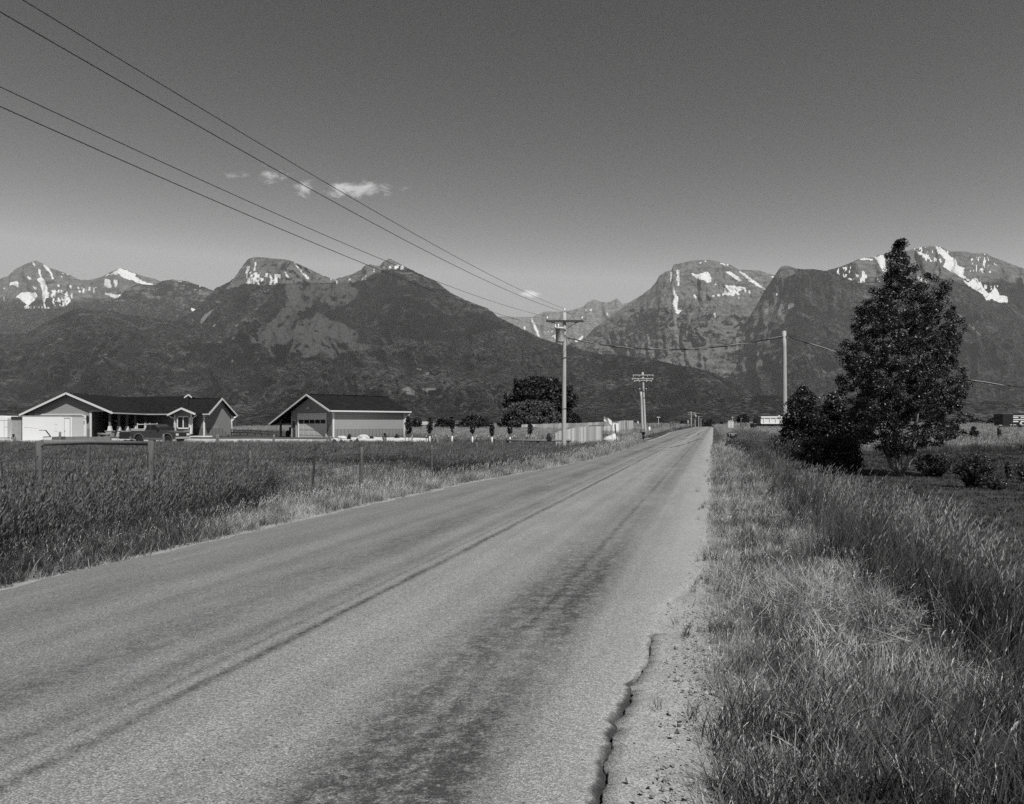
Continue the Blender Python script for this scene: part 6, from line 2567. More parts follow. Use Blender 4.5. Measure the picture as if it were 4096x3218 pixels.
for dx_, dy_, h_, r_ in ((-.62, -.1, 3.2, .05), (-.35, -.3, 3.8, .045), (.45, -.2, 4.0, .05), (.75, -.1, 3.4, .045), (.3, -.45, 4.6, .04), (-.5, .5, 4.4, .04)):
    st.append(([(0, 0, .05), (dx_ * .45, dy_ * .45, .35), (dx_ * .8, dy_ * .8, 1.0), (dx_ * 1.25, dy_ * 1.3, h_ * .55), (dx_ * 1.5, dy_ * 1.6, h_)], [r_ * 1.3, r_ * 1.1, r_, r_ * .7, r_ * .25]))
tree("poplar_tree", "tall pointed dark poplar standing on the lawn at right", (PXp, PYp, zp), cl, .072, 120, M_poplar, M_bark_l, st, 170, .21)


def px_clumps(n, rows, d, ymap, zg, xc, depth=.8, edge=.55):
    """rows of (photo row, photo left column, photo right column)"""
    prof = []
    for y, a, c in rows:
        z = W(0, y, d).z - zg
        prof.append((z, X(xc, d) - X(a, d), X(c, d) - X(xc, d)))
    return profile_clumps(n, prof, edge, depth)


def bushy(name, label, fx, d, rows, n, leaf, per, mat, crad, stems=5, bark=None, depth=.8, limbs=30, cat="bush", group=None, edge=.55, sr=.035):
    x = X(fx, d)
    zg = gz(x, d)
    c = px_clumps(n, rows, d, None, zg, fx, depth, edge)
    top = c[:, 2].max()
    st = []
    for i in range(stems):
        k = rng.integers(len(c))
        e = c[k] * np.array([.7, .7, 1])
        b0 = np.array([rng.uniform(-.15, .15), rng.uniform(-.15, .15), -.15])
        m_ = b0 + (e - b0) * .5 + np.array([0, 0, .12 * top])
        st.append(([tuple(b0), tuple(m_), tuple(e)], [sr, sr * .75, sr * .3]))
    return tree(name, label, (x, d, zg), c, leaf, per, mat, bark or M_bark, st, limbs, crad, cat, group)


# bush cluster at the foot of the right pole
bushy("bush", "tall dark bush with a ragged top wrapped around the right pole", 3215, 43, [(1545, 3208, 3216), (1565, 3200, 3222), (1600, 3160, 3285), (1640, 3150, 3290), (1700, 3125, 3300), (1750, 3118, 3320), (1800, 3120, 3330), (1850, 3130, 3330)],
      400, .11, 75, M_bush, .32, 7, edge=.5)
bushy("bush", "dark leafy bush close against the poplar's left side", 3345, 38.5, [(1578, 3330, 3345), (1592, 3305, 3362), (1620, 3285, 3380), (1670, 3275, 3395), (1740, 3272, 3405), (1800, 3280, 3415), (1850, 3280, 3415)],
      300, .11, 75, M_bush, .30, 5)
bushy("bush", "low rounded dark bush in front of the right pole's thicket", 3330, 31.5, [(1760, 3250, 3395), (1790, 3215, 3425), (1830, 3200, 3440), (1870, 3230, 3448), (1900, 3290, 3448), (1915, 3310, 3445)], 420, .08, 80, M_bush, .20, 6)
bushy("bush", "low dark weedy bush left of the right pole's foot", 3105, 47, [(1760, 3080, 3130), (1775, 3060, 3140), (1800, 3050, 3150), (1818, 3070, 3150)], 90, .09, 70, M_bush, .22, 4)
def spiky(label, fx, d, yt, yb, hw, n, mat, leaf=.055, per=26, name="shrub", upright=1.0):
    """a shrub of separate leafy shoots fanning up from one stool"""
    x = X(fx, d)
    zg = gz(x, d)
    h = (yb - yt) / FPX * d
    r = hw / FPX * d
    C, st = [], []
    for i in range(n):
        a = rng.uniform(0, 2 * np.pi)
        k = rng.random() ** .6
        hh = h * rng.uniform(.35, 1.0) * (1 - .45 * k * (1 - .3 * upright))
        tip = np.array([r * k * math.cos(a), r * k * math.sin(a), hh])
        b0 = np.array([.12 * r * math.cos(a), .12 * r * math.sin(a), -.05])
        m_ = b0 * .4 + tip * np.array([.45, .45, .55]) + rng.normal(0, .03, 3)
        st.append(([tuple(b0), tuple(m_), tuple(tip)], [.012, .009, .004]))
        ns = max(5, int(hh / .085))
        for j in range(ns):
            t = .18 + .82 * j / (ns - 1)
            p_ = (b0 * (1 - t) ** 2 + m_ * 2 * t * (1 - t) + tip * t * t) + rng.normal(0, .025, 3)
            C.append(p_)
    return tree(name, label, (x, d, zg), np.array(C), leaf, per, mat, M_bark, st, 0, .075, name)


spiky("dark rounded shrub touching the poplar's right foot", 3735, 29.0, 1812, 1912, 80, 95, M_bush, .06, 24)
spiky("upright twiggy shrub with spiky shoots on the lawn at right", 3897, 24, 1800, 1955, 78, 110, M_bush, .05, 22)
spiky("thin leafy sapling near the right edge of the lawn", 4036, 28, 1812, 1905, 14, 7, M_bush, .06, 26, "sapling")
spiky("sparse pale-flecked shrub cut by the right edge", 4100, 26, 1828, 1935, 50, 34, M_shrub, .05, 14)
spiky("small sprawling weed clump near the spiky lawn shrub", 3985, 23, 1895, 1955, 45, 30, M_bush, .05, 18, "weed_clump")
bushy("bush", "dark bush with a bent top beside the far tall grass", 3896, 62, [(1712, 3880, 3888), (1725, 3882, 3900), (1745, 3880, 3920), (1765, 3876, 3910), (1790, 3868, 3918)], 80, .14, 60, M_bush, .25, 3)
# flattened straw by the verge
# leaning trunk seen between bush and poplar
x, y = X(3427, 36), 36.0
z0 = gz(x, y)
c = px_clumps(110, [(1640, 3390, 3480), (1690, 3380, 3500), (1740, 3390, 3480), (1770, 3410, 3470)], 36, None, z0, 3427)
tree("small_tree", "small tree with bare leaning trunk between the dark bush and poplar", (x, y, z0), c, .11, 70, M_bush, M_bark, [([(0, 0, -.1), (.06, 0, .5), (.13, .05, 1.1), (.1, .1, 2.2)], [.09, .08, .07, .03])], 20, .28, "tree")

# big round tree and willow behind the plank fence
bushy("round_tree", "big round dark tree behind the far plank fence", 2150, 165, [(1514, 2100, 2110), (1522, 2070, 2215), (1535, 2062, 2240), (1560, 2048, 2290), (1590, 2020, 2306), (1630, 2015, 2290), (1670, 2020, 2270), (1700, 2030, 2280)],
      620, .62, 70, M_darktree, 1.0, 5, M_bark, .8, 60, "tree", sr=.3)
bushy("willow_bush", "lighter feathery bush in front of the big round tree", 2115, 150, [(1610, 2160, 2190), (1625, 2030, 2210), (1650, 2005, 2225), (1680, 1994, 2240), (1705, 1995, 2240)],
      380, .42, 80, M_willow, .85, 5, M_bark, .7, 40, "bush", sr=.15)
bushy("bush", "low dark bush right of the transformer pole behind the boards", 2295, 158, [(1657, 2268, 2280), (1668, 2262, 2310), (1685, 2262, 2322), (1702, 2262, 2325)], 120, .45, 60, M_darktree, .7, 3, sr=.1)
for (fx, a, c_, yt, yb, d, lab) in ((1893, 1828, 1962, 1666, 1722, 150, "wide dark bush behind the third and fourth saplings"), (1770, 1738, 1800, 1681, 1722, 150, "dark bush between the second and third saplings"),
                                    (1665, 1628, 1676, 1690, 1722, 145, "low dark bush beside the workshop's right corner")):
    bushy("bush", lab, fx, d, [(yt, fx - 12, fx + 20), (yt + 8, (a + fx) / 2, (c_ + fx) / 2 + 8), (yt + 25, a + 8, c_ - 4), (yt + 42, a, c_), (yb, a + 5, c_ - 5)], 190, .42, 60, M_darktree, .6, 3, sr=.1)
bushy("round_tree", "small round dark tree alone beyond the posts right of the road", 2972, 250, [(1658, 2965, 2978), (1664, 2955, 2988), (1675, 2948, 2995), (1686, 2950, 2996), (1696, 2958, 2985)], 150, .5, 60, M_darktree, .6, 3, M_bark, .9, 25, "tree", sr=.12)
for fx, a, c_, yt, d, lab in ((2840, 2815, 2870, 1680, 420, "dark bushes beyond the crest of the road"), (2806, 2794, 2820, 1677, 640, "dark bush behind the last poles"), (2735, 2712, 2752, 1689, 270, "dark bush left of the crest"),
                              (2890, 2876, 2916, 1692, 300, "low dark bush left of the speed limit sign"), (3990, 3950, 4040, 1671, 210, "dark bush left of the slatted trailer"), (3900, 3850, 3960, 1678, 260, "low hedge-like bush in the right background"),
                              (4150, 4080, 4300, 1668, 240, "dark bushes behind the slatted trailer")):
    bushy("bush", lab, fx, d, [(yt, fx - 6, fx + 6), (yt + 8, (a + fx) / 2, (c_ + fx) / 2), (yt + 18, a, c_), (yt + 32, a, c_)], 110, .55, 50, M_darktree, .7 * d / 250, 2, sr=.1)

# staked saplings
sap_lab = ("first staked sapling, bushy and touching the workshop corner", "second staked sapling from the workshop, with white guard", "third staked sapling from the workshop, with white guard", "fourth staked sapling, in front of the wide bush",
           "fifth staked sapling, thinner, before the pale grass", "sixth staked sapling, beside the log rail's left end", "seventh staked sapling, right of the sixth, before the far boards")
for i, (px_, ct, cb, gt, gb, wd) in enumerate(((105, 200, 410, 0, 500, 42), (360, 205, 405, 440, 512, 32), (630, 205, 395, 437, 515, 30), (875, 255, 410, 443, 520, 24), (1112, 265, 425, 450, 522, 24), (1330, 270, 410, 450, 520, 26), (1570, 265, 410, 0, 505, 24))):
    d = 67.0
    fx = 1600 + px_ / 3.019
    x = X(fx, d)
    zg = gz(x, d)
    yr = lambda q: 1600 + q / 3.019
    rr = [(yr(ct), fx - 1.5, fx + 1.5), (yr(ct + 40), fx - wd / 3.019 * .5, fx + wd / 3.019 * .5), (yr((ct + cb) / 2), fx - wd / 3.019, fx + wd / 3.019), (yr(cb - 30), fx - wd / 3.019 * .7, fx + wd / 3.019 * .7), (yr(cb), fx - 2, fx + 2)]
    c = px_clumps(46, rr, d, None, zg, fx, .9, .6)
    top = c[:, 2].max()
    T = tree("staked_sapling", sap_lab[i], (x, d, zg), c, .13, 36, M_sapling, M_bark, [([(0, 0, -.1), (.02, 0, top * .5), (0, 0, top - .1)], [.035, .028, .01])], 18, .15, "sapling", "young staked saplings")
    if gt:
        mb = MB()
        zt = W(0, yr(gt), d).z - zg
        mb.tube([(-.02, 0, -.1), (0, 0, zt)], .07, 10)
        mb.build("trunk_guard", M_trim, T)
    for sx, sy, hgt in ((-.30, -.05, 1.0), (.22, .1, .95), (.36, -.1, 1.05)):
        if i in (1, 4) and sx == .36:
            sx = .5
        mb = MB()
        mb.box(sx - .022, sx + .022, sy - .022, sy + .022, -.1, hgt * .93)
        q = mb.build("stake", M_black, T)
        mb = MB()
        mb.box(sx - .024, sx + .024, sy - .024, sy + .024, hgt * .93, hgt + .06)
        mb.build("tip", M_trim, q)
    mb = MB()
    mb.tube([(-.30, -.05, .74), (0, -.06, .76), (.36, -.08, .8)], .006, 5)
    mb.build("tie", M_trim, T)

# shrubs and boulders in the white gravel beds
sh_lab = ["spiky shrub near the workshop's left front corner", "small shrub in the middle of the workshop wall bed", "taller dark shrub at the bed's front by a short post", "shrub near the workshop's right corner", "low dark tuft before the boulders",
          "pointed dark shrub among the boulders", "pointed dark shrub right of the boulders", "pointed dark shrub at the left end of the boulders", "small shrub under the bay window downpipe", "small shrub by the house's right front corner", "low shrub before the right gable wall"]
for i, (fx, yt, yb, hw, d) in enumerate(((1397, 1739, 1757, 10, 84), (1486, 1745, 1757, 9, 85), (1539, 1732, 1771, 12, 79), (1587, 1738, 1758, 10, 86), (1366, 1761, 1772, 9, 78), (1404, 1763, 1772, 5, 78), (1427, 1757, 1771, 8, 78), (1338, 1758, 1771, 8, 78),
                                         (766, 1739, 1750, 12, 96), (874, 1739, 1757, 10, 92), (915, 1742, 1755, 7, 98))):
    bushy("shrub", sh_lab[i], fx, d, [(yt, fx - 1, fx + 1), ((yt + yb) / 2, fx - hw * .6, fx + hw * .6), (yb - 3, fx - hw, fx + hw), (yb + 3, fx - hw * .7, fx + hw * .7)], 26, .13, 40, M_shrub, .14, 3, None, .8, 8, "shrub", "shrubs in the gravel beds", sr=.015)
bk_lab = ["flat pale boulder at the left end of the workshop bed", "pale boulder against the workshop wall", "broad low boulder in the middle of the bed", "small pale boulder at the bed's front", "pale boulder between the pointed shrubs", "boulder right of the pointed shrubs", "boulder below the first sapling"]
for i, (fx, y_, w_, d) in enumerate(((1352, 1766, .55, 79), (1370, 1752, .6, 84), (1453, 1756, .75, 85), (1392, 1768, .5, 78.5), (1414, 1767, .5, 78.5), (1440, 1765, .45, 79), (1643, 1762, .45, 78))):
    x = X(fx, d)
    zg = gz(x, d) + .08
    mb = MB()
    b0 = 0
    n, mrow = 12, 7
    rad = [[random.uniform(.75, 1.2) for _ in range(n)] for _ in range(mrow)]
    for a_ in range(mrow):
        th_ = math.pi * (a_ + .15) / (mrow - .7)
        for k_ in range(n):
            ph = 2 * math.pi * k_ / n
            rr = rad[a_][k_]
            mb.v.append((w_ * rr * math.sin(th_) * math.cos(ph), w_ * .7 * rr * math.sin(th_) * math.sin(ph), w_ * .42 * rr * math.cos(th_) + w_ * .15))
    for a_ in range(mrow - 1):
        for k_ in range(n):
            k2 = (k_ + 1) % n
            mb.f.append((a_ * n + k_, (a_ + 1) * n + k_, (a_ + 1) * n + k2, a_ * n + k2))
            mb.s.append(False)
    mb.f.append(tuple(range(n)))
    mb.s.append(False)
    o = mb.build("boulder", M_rock)
    o.location = (x, d, zg)
    tag(o, bk_lab[i], "boulder", "boulders in the gravel bed")
bushy("conifer", "tiny pale-tipped conifer beyond the log rail", 2195, 72, [(1735, 2194, 2196), (1748, 2189, 2201), (1760, 2184, 2205)], 40, .10, 50, M_willow, .13, 2, None, .9, 8, "tree", sr=.02)
# weeds at the foot of the verge posts
bushy("weed_clump", "dark leafy weed clump right of the transformer pole's foot", 2340, 50, [(1780, 2320, 2360), (1795, 2285, 2400), (1820, 2270, 2415), (1838, 2270, 2420)], 150, .10, 70, M_shrub, .22, 6, None, .5, 20, "weeds", sr=.012)
bushy("weed_clump", "dark weeds around the right mailbox post", 2925, 51, [(1768, 2912, 2940), (1780, 2902, 2948), (1800, 2896, 2955)], 90, .09, 70, M_shrub, .16, 5, None, .6, 15, "weeds", sr=.012)
bushy("weed_clump", "dark climbing weeds on the left mailbox post", 2574, 71.7, [(1733, 2570, 2578), (1745, 2569, 2580), (1755, 2568, 2581)], 22, .09, 50, M_bush, .10, 2, None, .8, 5, "weeds", sr=.012)

# ------------------------------------------------------------------ grass (one object per kind of cover, instanced tufts)
GC = bpy.data.collections.new("grass_tufts")


def tuft(idx, n, h, spread, wid, lean, bend, heads, mat, prefix, hw=.006, hl=.10):
    V, F_, hd = [], [], []

    def strip(b0, d, L, w, bn, segs, head=0.0, taper=True):
        s0 = len(V)
        side = np.array([-d[1], d[0], 0.0])
        side = side / (np.linalg.norm(side) + 1e-6)
        a = rng.uniform(0, np.pi)
        side = side * math.cos(a) + np.array([d[0], d[1], 0]) / (np.linalg.norm(d[:2]) + 1e-6) * math.sin(a)
        for k_ in range(segs + 1):
            t = k_ / segs
            p = b0 + np.array([d[0] * (t * .35 + bn * t * t), d[1] * (t * .35 + bn * t * t), t * (1 - .22 * bn * t)]) * L
            ww = w * (1 - t) ** .7 if taper else w * .45
            if k_ == segs and taper:
                V.append(p); hd.append(head)
            else:
                V.append(p - side * ww * .5); V.append(p + side * ww * .5); hd.extend([head, head])
        for k_ in range(segs):
            q = s0 + 2 * k_
            if k_ == segs - 1 and taper:
                F_.append((q, q + 1, q + 2, q + 2))
            else:
                F_.append((q, q + 1, q + 3, q + 2))
        return p

    for i in range(n):
        r = spread * rng.random() ** .5
        a = rng.uniform(0, 2 * np.pi)
        b0 = np.array([r * math.cos(a), r * math.sin(a), -.03])
        dd = np.array([rng.normal(lean, .45), rng.normal(-lean * .2, .45), 0])
        strip(b0, dd, h * rng.uniform(.45, 1.1), wid * rng.uniform(.7, 1.3), bend * rng.uniform(.3, 1.6), 4)
    for i in range(heads):
        r = spread * rng.random() ** .5
        a = rng.uniform(0, 2 * np.pi)
        b0 = np.array([r * math.cos(a), r * math.sin(a), -.03])
        dd = np.array([rng.normal(lean * .9, .22), rng.normal(-lean * .2, .22), 0])
        L = h * rng.uniform(1.05, 1.45)
        bn = bend * rng.uniform(.4, 1.0)
        tip = strip(b0, dd, L, wid * .6, bn, 4, .35, False)
        # the nodding seed head
        dv = np.array([dd[0] * .9, dd[1] * .9, .75])
        dv = dv / np.linalg.norm(dv)
        nsp = 7
        for k_ in range(nsp):
            t = k_ / (nsp - 1)
            c = tip + dv * hl * (t - .1) + np.array([lean * .4, 0, -.12]) * hl * t * t
            sv = rng.normal(size=3)
            sv = sv / np.linalg.norm(sv)
            s0 = len(V)
            w_ = hw * (1.0 - .5 * abs(t - .35))
            up = dv * hl * .16
            V.extend([c - up, c + sv * w_, c + up * 1.3 + sv * w_ * .6, c - sv * w_ * .35])
            hd.extend([1.0] * 4)
            F_.append((s0, s0 + 1, s0 + 2, s0 + 3))
    V = np.array(V)
    tri = [f for f in F_]
    me = bpy.data.meshes.new(prefix)
    me.from_pydata([tuple(v) for v in V], [], [f if f[2] != f[3] else f[:3] for f in tri])
    at = me.attributes.new('head', 'FLOAT', 'POINT')
    at.data.foreach_set('value', np.array(hd, dtype=np.float32))
    me.materials.append(mat)
    o = bpy.data.objects.new("%s_%02d" % (prefix, idx), me)
    return o


def tuft_set(name, k, **kw):
    c = bpy.data.collections.new(name)
    for i in range(k):
        c.objects.link(tuft(i, prefix=name, **kw))
    return c


def scatter(name, P, scl, coll, n, tilt=.12, align=True):
    me = bpy.data.meshes.new(name)
    N = len(P)
    me.vertices.add(N)
    me.vertices.foreach_set('co', np.asarray(P, np.float32).ravel())
    rz = rng.normal(0, .9, N) if align else rng.uniform(0, 2 * np.pi, N)
    rot = np.stack([rng.normal(0, tilt, N), rng.normal(0, tilt, N), rz], -1).astype(np.float32)
    a = me.attributes.new('rot', 'FLOAT_VECTOR', 'POINT')
    a.data.foreach_set('vector', rot.ravel())
    a = me.attributes.new('scl', 'FLOAT', 'POINT')
    a.data.foreach_set('value', np.asarray(scl, np.float32))
    a = me.attributes.new('pick', 'INT', 'POINT')
    a.data.foreach_set('value', rng.integers(0, n, N).astype(np.int32))
    o = link(name, me)
    ng = bpy.data.node_groups.new(name, 'GeometryNodeTree')
    ng.interface.new_socket("Geometry", in_out='INPUT', socket_type='NodeSocketGeometry')
    ng.interface.new_socket("Geometry", in_out='OUTPUT', socket_type='NodeSocketGeometry')
    gi = ng.nodes.new('NodeGroupInput')
    go = ng.nodes.new('NodeGroupOutput')
    ip = ng.nodes.new('GeometryNodeInstanceOnPoints')
    ci = ng.nodes.new('GeometryNodeCollectionInfo')
    ci.inputs['Collection'].default_value = coll
    ci.inputs['Separate Children'].default_value = True
    ci.inputs['Reset Children'].default_value = True

    def na(nm, ty):
        q = ng.nodes.new('GeometryNodeInputNamedAttribute')
        q.data_type = ty
        q.inputs['Name'].default_value = nm
        return q.outputs[0]
    ng.links.new(gi.outputs[0], ip.inputs['Points'])
    ng.links.new(ci.outputs[0], ip.inputs['Instance'])
    ip.inputs['Pick Instance'].default_value = True
    ng.links.new(na('pick', 'INT'), ip.inputs['Instance Index'])
    ng.links.new(na('rot', 'FLOAT_VECTOR'), ip.inputs['Rotation'])
    ng.links.new(na('scl', 'FLOAT'), ip.inputs['Scale'])
    ng.links.new(ip.outputs[0], go.inputs[0])
    md = o.modifiers.new("tufts", 'NODES')
    md.node_group = ng
    return tag(o, kind='stuff')


def strewn(wlo, whi, ylo, yhi, dens, fov=.84, seed=None):
    """points with density dens(y, s) per square metre between w lines (functions of y)"""
    out = []
    y = ylo
    while y < yhi:
        dy_ = max(.25, y * .05)
        y2 = min(yhi, y + dy_)
        ym = (y + y2) / 2
        a, c = wlo(ym), whi(ym)
        xa, xc = a + ROADX * ym, c + ROADX * ym
        xa, xc = max(xa, -fov * ym - 1.5), min(xc, fov * ym + 1.5)
        if xc > xa:
            n = rng.poisson((xc - xa) * (y2 - y) * dens(ym))
            xs_ = rng.uniform(xa, xc, n)
            ys2 = rng.uniform(y, y2, n)
            out.append(np.stack([xs_, ys2], -1))
        y = y2
    p = np.concatenate(out)
    return p


def with_z(p):
    w_ = p[:, 0] - ROADX * p[:, 1]
    s_ = left_edge(p[:, 1]) - w_
    z_ = ground_z(p[:, 0], p[:, 1])
    on = ((w_ > -.5) & (w_ < .5) & (p[:, 1] < 60)) | ((s_ > -.3) & (s_ < .5))
    return np.concatenate([p, np.where(on, np.maximum(z_, -.06 + far_drop(p[:, 1])), z_)[:, None]], 1)


G_dry = tuft_set("short_dry_tuft", 6, n=20, h=.17, spread=.09, wid=.006, lean=.15, bend=.5, heads=1, mat=M_grass_dry, hw=.004, hl=.05)
G_mid = tuft_set("green_tuft", 6, n=22, h=.36, spread=.10, wid=.0075, lean=.25, bend=.6, heads=1, mat=M_grass_tall, hw=.005, hl=.08)
G_tall = tuft_set("tall_tuft", 6, n=16, h=.62, spread=.13, wid=.008, lean=.38, bend=.5, heads=4, mat=M_grass_tall, hw=.007, hl=.12)
G_left = tuft_set("ditch_tuft", 6, n=22, h=.62, spread=.16, wid=.011, lean=.30, bend=.5, heads=4, mat=M_grass_left, hw=.013, hl=.13)
G_field = tuft_set("field_tuft", 5, n=26, h=.55, spread=.34, wid=.022, lean=.40, bend=.5, heads=10, mat=M_grass_field, hw=.024, hl=.2)
G_flat = tuft_set("straw_tuft", 4, n=14, h=.55, spread=.16, wid=.008, lean=.5, bend=.4, heads=1, mat=M_grass_dry)
G_past = tuft_set("pasture_tuft", 5, n=26, h=.5, spread=.34, wid=.022, lean=.40, bend=.5, heads=10, mat=M_pasture, hw=.024, hl=.2)
G_lawn = tuft_set("lawn_tuft", 4, n=30, h=.06, spread=.16, wid=.010, lean=.05, bend=.6, heads=0, mat=M_lawn)

cst = lambda v: (lambda y: v)
# right verge: short dry grass by the gravel, thinning into the road edge
p = strewn(cst(-.16), cst(1.9), 1.6, 60, lambda y: 210 * min(1, (4.0 / y)) ** 1.1)
w = p[:, 0] - ROADX * p[:, 1]
keep = rng.random(len(p)) < sstep(w, -.16, .12) * (.45 + .75 * fbm(p[:, 0] * 1.3, p[:, 1] * 1.3, 3)) * (1 - .55 * sstep(w, 1.0, 1.9)) * (1 - .8 * (1 - sstep(p[:, 1], 3.6, 5.2)) * sstep(w, .2, .7))
p = p[keep]
scatter("dry_grass", with_z(p), rng.uniform(.6, 1.35, len(p)) * (1 + np.clip(p[:, 1] - 8, 0, 40) * .03), G_dry, 6)
p2_ = strewn(cst(-.38), cst(.15), 3.5, 60, lambda y: 16)
p2_ = p2_[rng.random(len(p2_)) < sstep(p2_[:, 0] - ROADX * p2_[:, 1], -.45, .1) * sstep(fbm(p2_[:, 1] * 1.1, p2_[:, 1] * 0 + 5, 3), .42, .62)]
scatter("green_grass", with_z(p2_) + np.array([0, 0, .06]), rng.uniform(.3, .6, len(p2_)), G_mid, 6)
# green clumps along the gravel and among it
p = strewn(cst(-.10), cst(2.4), 1.5, 40, lambda y: 75 * min(1, (4.0 / y)) ** 1.0)
w = p[:, 0] - ROADX * p[:, 1]
pn = fbm(p[:, 0] * .9 + 40, p[:, 1] * .7, 3)
near_dark = 1 - sstep(p[:, 1], 3.2, 4.6)
keep = rng.random(len(p)) < np.clip(sstep(pn, .42, .62) + near_dark * .9, 0, 1) * sstep(w, -.10, .18) * (1 - .75 * sstep(p[:, 1], 4.2, 5.5) * (1 - sstep(w, 1.2, 1.7)))
p = p[keep]
scatter("green_grass", with_z(p), rng.uniform(.55, 1.1, len(p)) * (1 + np.clip(p[:, 1] - 8, 0, 30) * .02), G_mid, 6)
# tall leaning grass band on the right
p = strewn(cst(1.35), lambda y: 3.5 if y < 20 else 2.6, 1.5, 52, lambda y: 95 * min(1, (5.0 / y)) ** 1.05)
w = p[:, 0] - ROADX * p[:, 1]
edge_ = 1.75 + .5 * (fbm(p[:, 1] * .5, p[:, 1] * 0 + 3, 3) - .5) * 2
keep = rng.random(len(p)) < sstep(w, edge_ - .45, edge_ + .3) * (1 - sstep(w, 2.5, 3.05))
hole = np.hypot((p[:, 0] - 3.0) / .6, (p[:, 1] - 6.8) / .9)
keep &= hole > 1
keep &= rng.random(len(p)) < .35 + 1.1 * sstep(fbm(p[:, 0] * 1.1 + 9, p[:, 1] * .8, 3), .36, .6)
p = p[keep]
lowz = (.55 + .45 * sstep(p[:, 1], 3.0, 6.5)) * (1 - .3 * sstep(p[:, 1], 12, 22))
scatter("tall_grass", with_z(p), rng.uniform(.75, 1.2, len(p)) * lowz * (1 + np.clip(p[:, 1] - 12, 0, 40) * .006), G_tall, 6)
# taller rank grass below the bushes, by the mailbox
p = strewn(cst(1.6), lambda y: 5.0, 40, 75, lambda y: 12 * min(1, (40.0 / y)) ** 1.0)
scatter("rank_grass", with_z(p), rng.uniform(.9, 1.5, len(p)), G_left, 6)
# a trampled patch in the tall grass
n_ = 260
pf = np.stack([3.05 + rng.normal(0, .38, n_), 6.9 + rng.normal(0, .5, n_)], -1)
scatter("flattened_grass", with_z(pf) + np.array([0, 0, .05]), rng.uniform(.45, .75, n_), G_flat, 4, 1.25)
# lawn
p = strewn(cst(3.0), cst(60), 6, 58, lambda y: 60 * min(1, (9.0 / y)) ** 1.35)
w = p[:, 0] - ROADX * p[:, 1]
scatter("lawn", with_z(p), rng.uniform(.7, 1.4, len(p)) * (1 + np.clip(p[:, 1] - 8, 0, 60) * .05), G_lawn, 4)
# field beyond the lawn on the right
p = strewn(lambda y: 6.0, lambda y: 160, 52, 330, lambda y: 3.6 * min(1, (56.0 / y)) ** 1.5)
scatter("pasture_grass", with_z(p), rng.uniform(.7, 1.25, len(p)) * (1 + np.clip(p[:, 1] - 60, 0, 250) * .006), G_past, 5)
p = strewn(lambda y: 1.0, lambda y: 7, 60, 345, lambda y: 5 * min(1, (60.0 / y)) ** 1.2)
scatter("verge_grass", with_z(p), rng.uniform(.4, .8, len(p)) * (1 + np.clip(p[:, 1] - 60, 0, 250) * .006), G_past, 5)
# left verge: short strip at the road, then deep ditch grass up to and past the fence
Lf = lambda y: float(left_edge(y))


def clearing(p):
    """the stretch of short pale grass between the road and the fence"""
    fx_ = p[:, 0] / p[:, 1] * FPX + CX + (fbm(p[:, 0] * .5, p[:, 1] * .35, 3) - .5) * 420
    return sstep(fx_, 960, 1120) * (1 - sstep(fx_, 1640, 1900)) * (1 - sstep(p[:, 1], 35, 41)) * sstep(p[:, 1], 12, 15)


p = strewn(lambda y: Lf(y) - 1.7, lambda y: Lf(y) + .05, 6, 75, lambda y: 135 * min(1, (9.0 / y)) ** 1.0)
s = left_edge(p[:, 1]) - (p[:, 0] - ROADX * p[:, 1])
fxl = p[:, 0] / p[:, 1] * FPX + CX
keep = rng.random(len(p)) < sstep(s, -.02, .30)
gr = keep & (rng.random(len(p)) > .42 + .58 * sstep(fxl, 500, 1150))
scatter("green_grass", with_z(p[gr]), rng.uniform(.22, .5, int(gr.sum())), G_left, 6)
keep &= ~gr
p = p[keep]
scatter("dry_grass", with_z(p), rng.uniform(.7, 1.6, len(p)) * (1 + np.clip(p[:, 1] - 8, 0, 50) * .025), G_dry, 6)
p = strewn(lambda y: -19.0, lambda y: Lf(y) - .7, 6, 50, lambda y: 46 * min(1, (11.0 / y)) ** 1.15)
w = p[:, 0] - ROADX * p[:, 1]
s = left_edge(p[:, 1]) - w
patchy = 1 - .95 * clearing(p)
keep = rng.random(len(p)) < sstep(s, .6, 1.5) * (.35 + .65 * patchy)
p = p[keep]
w = w[keep]
s = s[keep]
pt = patchy[keep]
scl = (.5 + .85 * sstep(s, .8, 3.2)) * rng.uniform(.8, 1.2, len(p)) * (.45 + .55 * pt) * (1 - .35 * sstep(p[:, 1], 26, 40))
scatter("ditch_grass", with_z(p), scl, G_left, 6)
# pale short grass in the open patch by the fence
p = strewn(lambda y: -24.0, lambda y: Lf(y) - .7, 13, 42, lambda y: 34 * min(1, 16 / y))
keep = (rng.random(len(p)) < clearing(p) * 1.1)
p = p[keep]
scatter("pale_grass", with_z(p), rng.uniform(1.1, 2.1, len(p)), G_dry, 6)
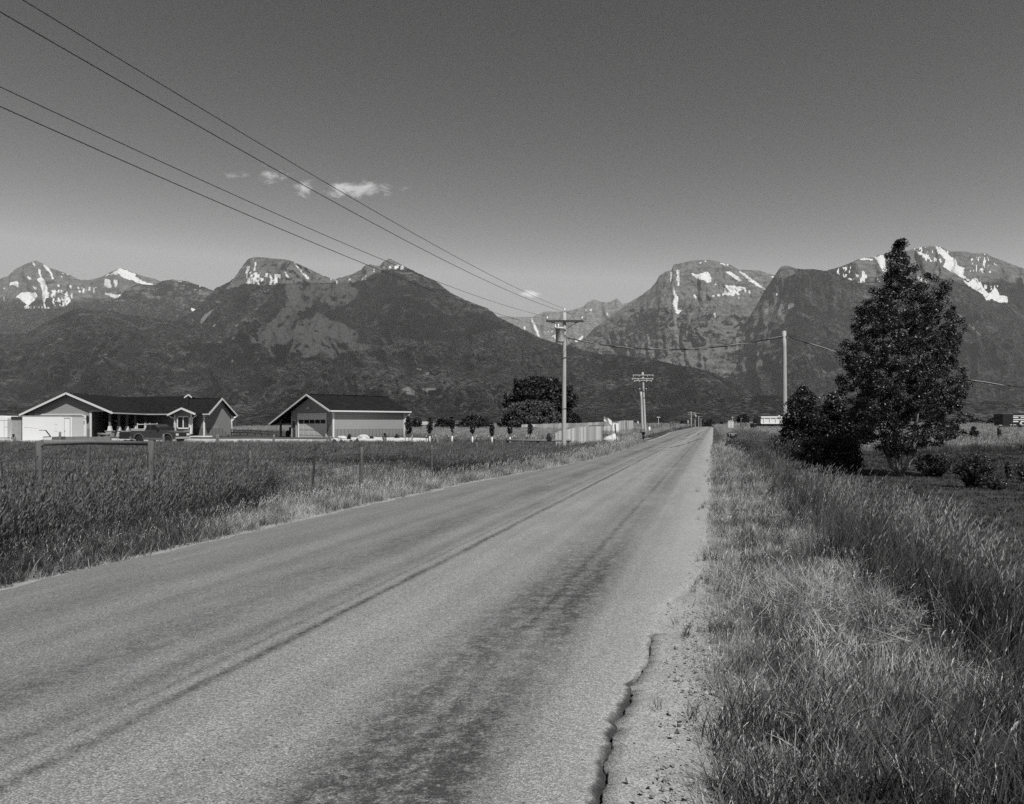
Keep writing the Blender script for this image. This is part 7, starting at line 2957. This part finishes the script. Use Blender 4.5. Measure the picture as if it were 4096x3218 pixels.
# field from the fence to the driveway
p = strewn(lambda y: -110, lambda y: Lf(y) - 1.5, 24, 77, lambda y: 9 * min(1, (30.0 / y)) ** 1.2)
w = p[:, 0] - ROADX * p[:, 1]
keep = ((w < -13) | (p[:, 1] > 40)) & (rng.random(len(p)) > clearing(p))
p = p[keep]
scatter("field_grass", with_z(p), rng.uniform(.55, 1.0, len(p)) * (1 - .35 * sstep(p[:, 1], 55, 75)), G_field, 5)
p = strewn(lambda y: -110, lambda y: Lf(y) - 1.5, 76, 300, lambda y: 2.6 * min(1, (80.0 / y)) ** 1.5)
fxp = p[:, 0] / p[:, 1] * FPX + CX
keep = ((fxp > 1345) | (p[:, 1] > 125)) & ~((fxp < 1730) & (p[:, 1] < 90))
p = p[keep]
scatter("meadow_grass", with_z(p), rng.uniform(.6, 1.0, len(p)) * (1 + np.clip(p[:, 1] - 80, 0, 250) * .007), G_past, 5)
# loose stones on the shoulder
SG = bpy.data.collections.new("loose_stones")
for i in range(5):
    me = bpy.data.meshes.new("loose_stone")
    v = unit(14) * rng.uniform(.7, 1.1, 14)[:, None] * np.array([1, .8, .6])
    import bmesh
    bm_ = bmesh.new()
    for q in v:
        bm_.verts.new(q)
    bmesh.ops.convex_hull(bm_, input=bm_.verts)
    bm_.to_mesh(me)
    bm_.free()
    M_peb = M_peb if i else mat_noise("pebble", .26, .5, 30, .9)
    me.materials.append(M_peb)
    SG.objects.link(bpy.data.objects.new("loose_stone_%d" % i, me))
p = strewn(cst(-.5), cst(.45), 1.6, 14, lambda y: 2200 * min(1, (3.2 / y)) ** 1.3)
w = p[:, 0] - ROADX * p[:, 1]
keep = rng.random(len(p)) < np.exp(-((w + .08) / .20) ** 2) * (.15 + 1.1 * sstep(fbm(p[:, 0] * 2, p[:, 1] * 1.3 + 5, 3), .35, .62))
p = p[keep]
zz = -.012 - .028 * sstep(p[:, 0] - ROADX * p[:, 1], -.5, .3) + (fbm((p[:, 0] - ROADX * p[:, 1]) * 5, p[:, 1] * 5, 3) - .5) * .02
scatter("loose_stones", np.concatenate([p, zz[:, None] + .004], 1), rng.gamma(2.2, .0030, len(p)) + .003, SG, 5, 1.0, False)
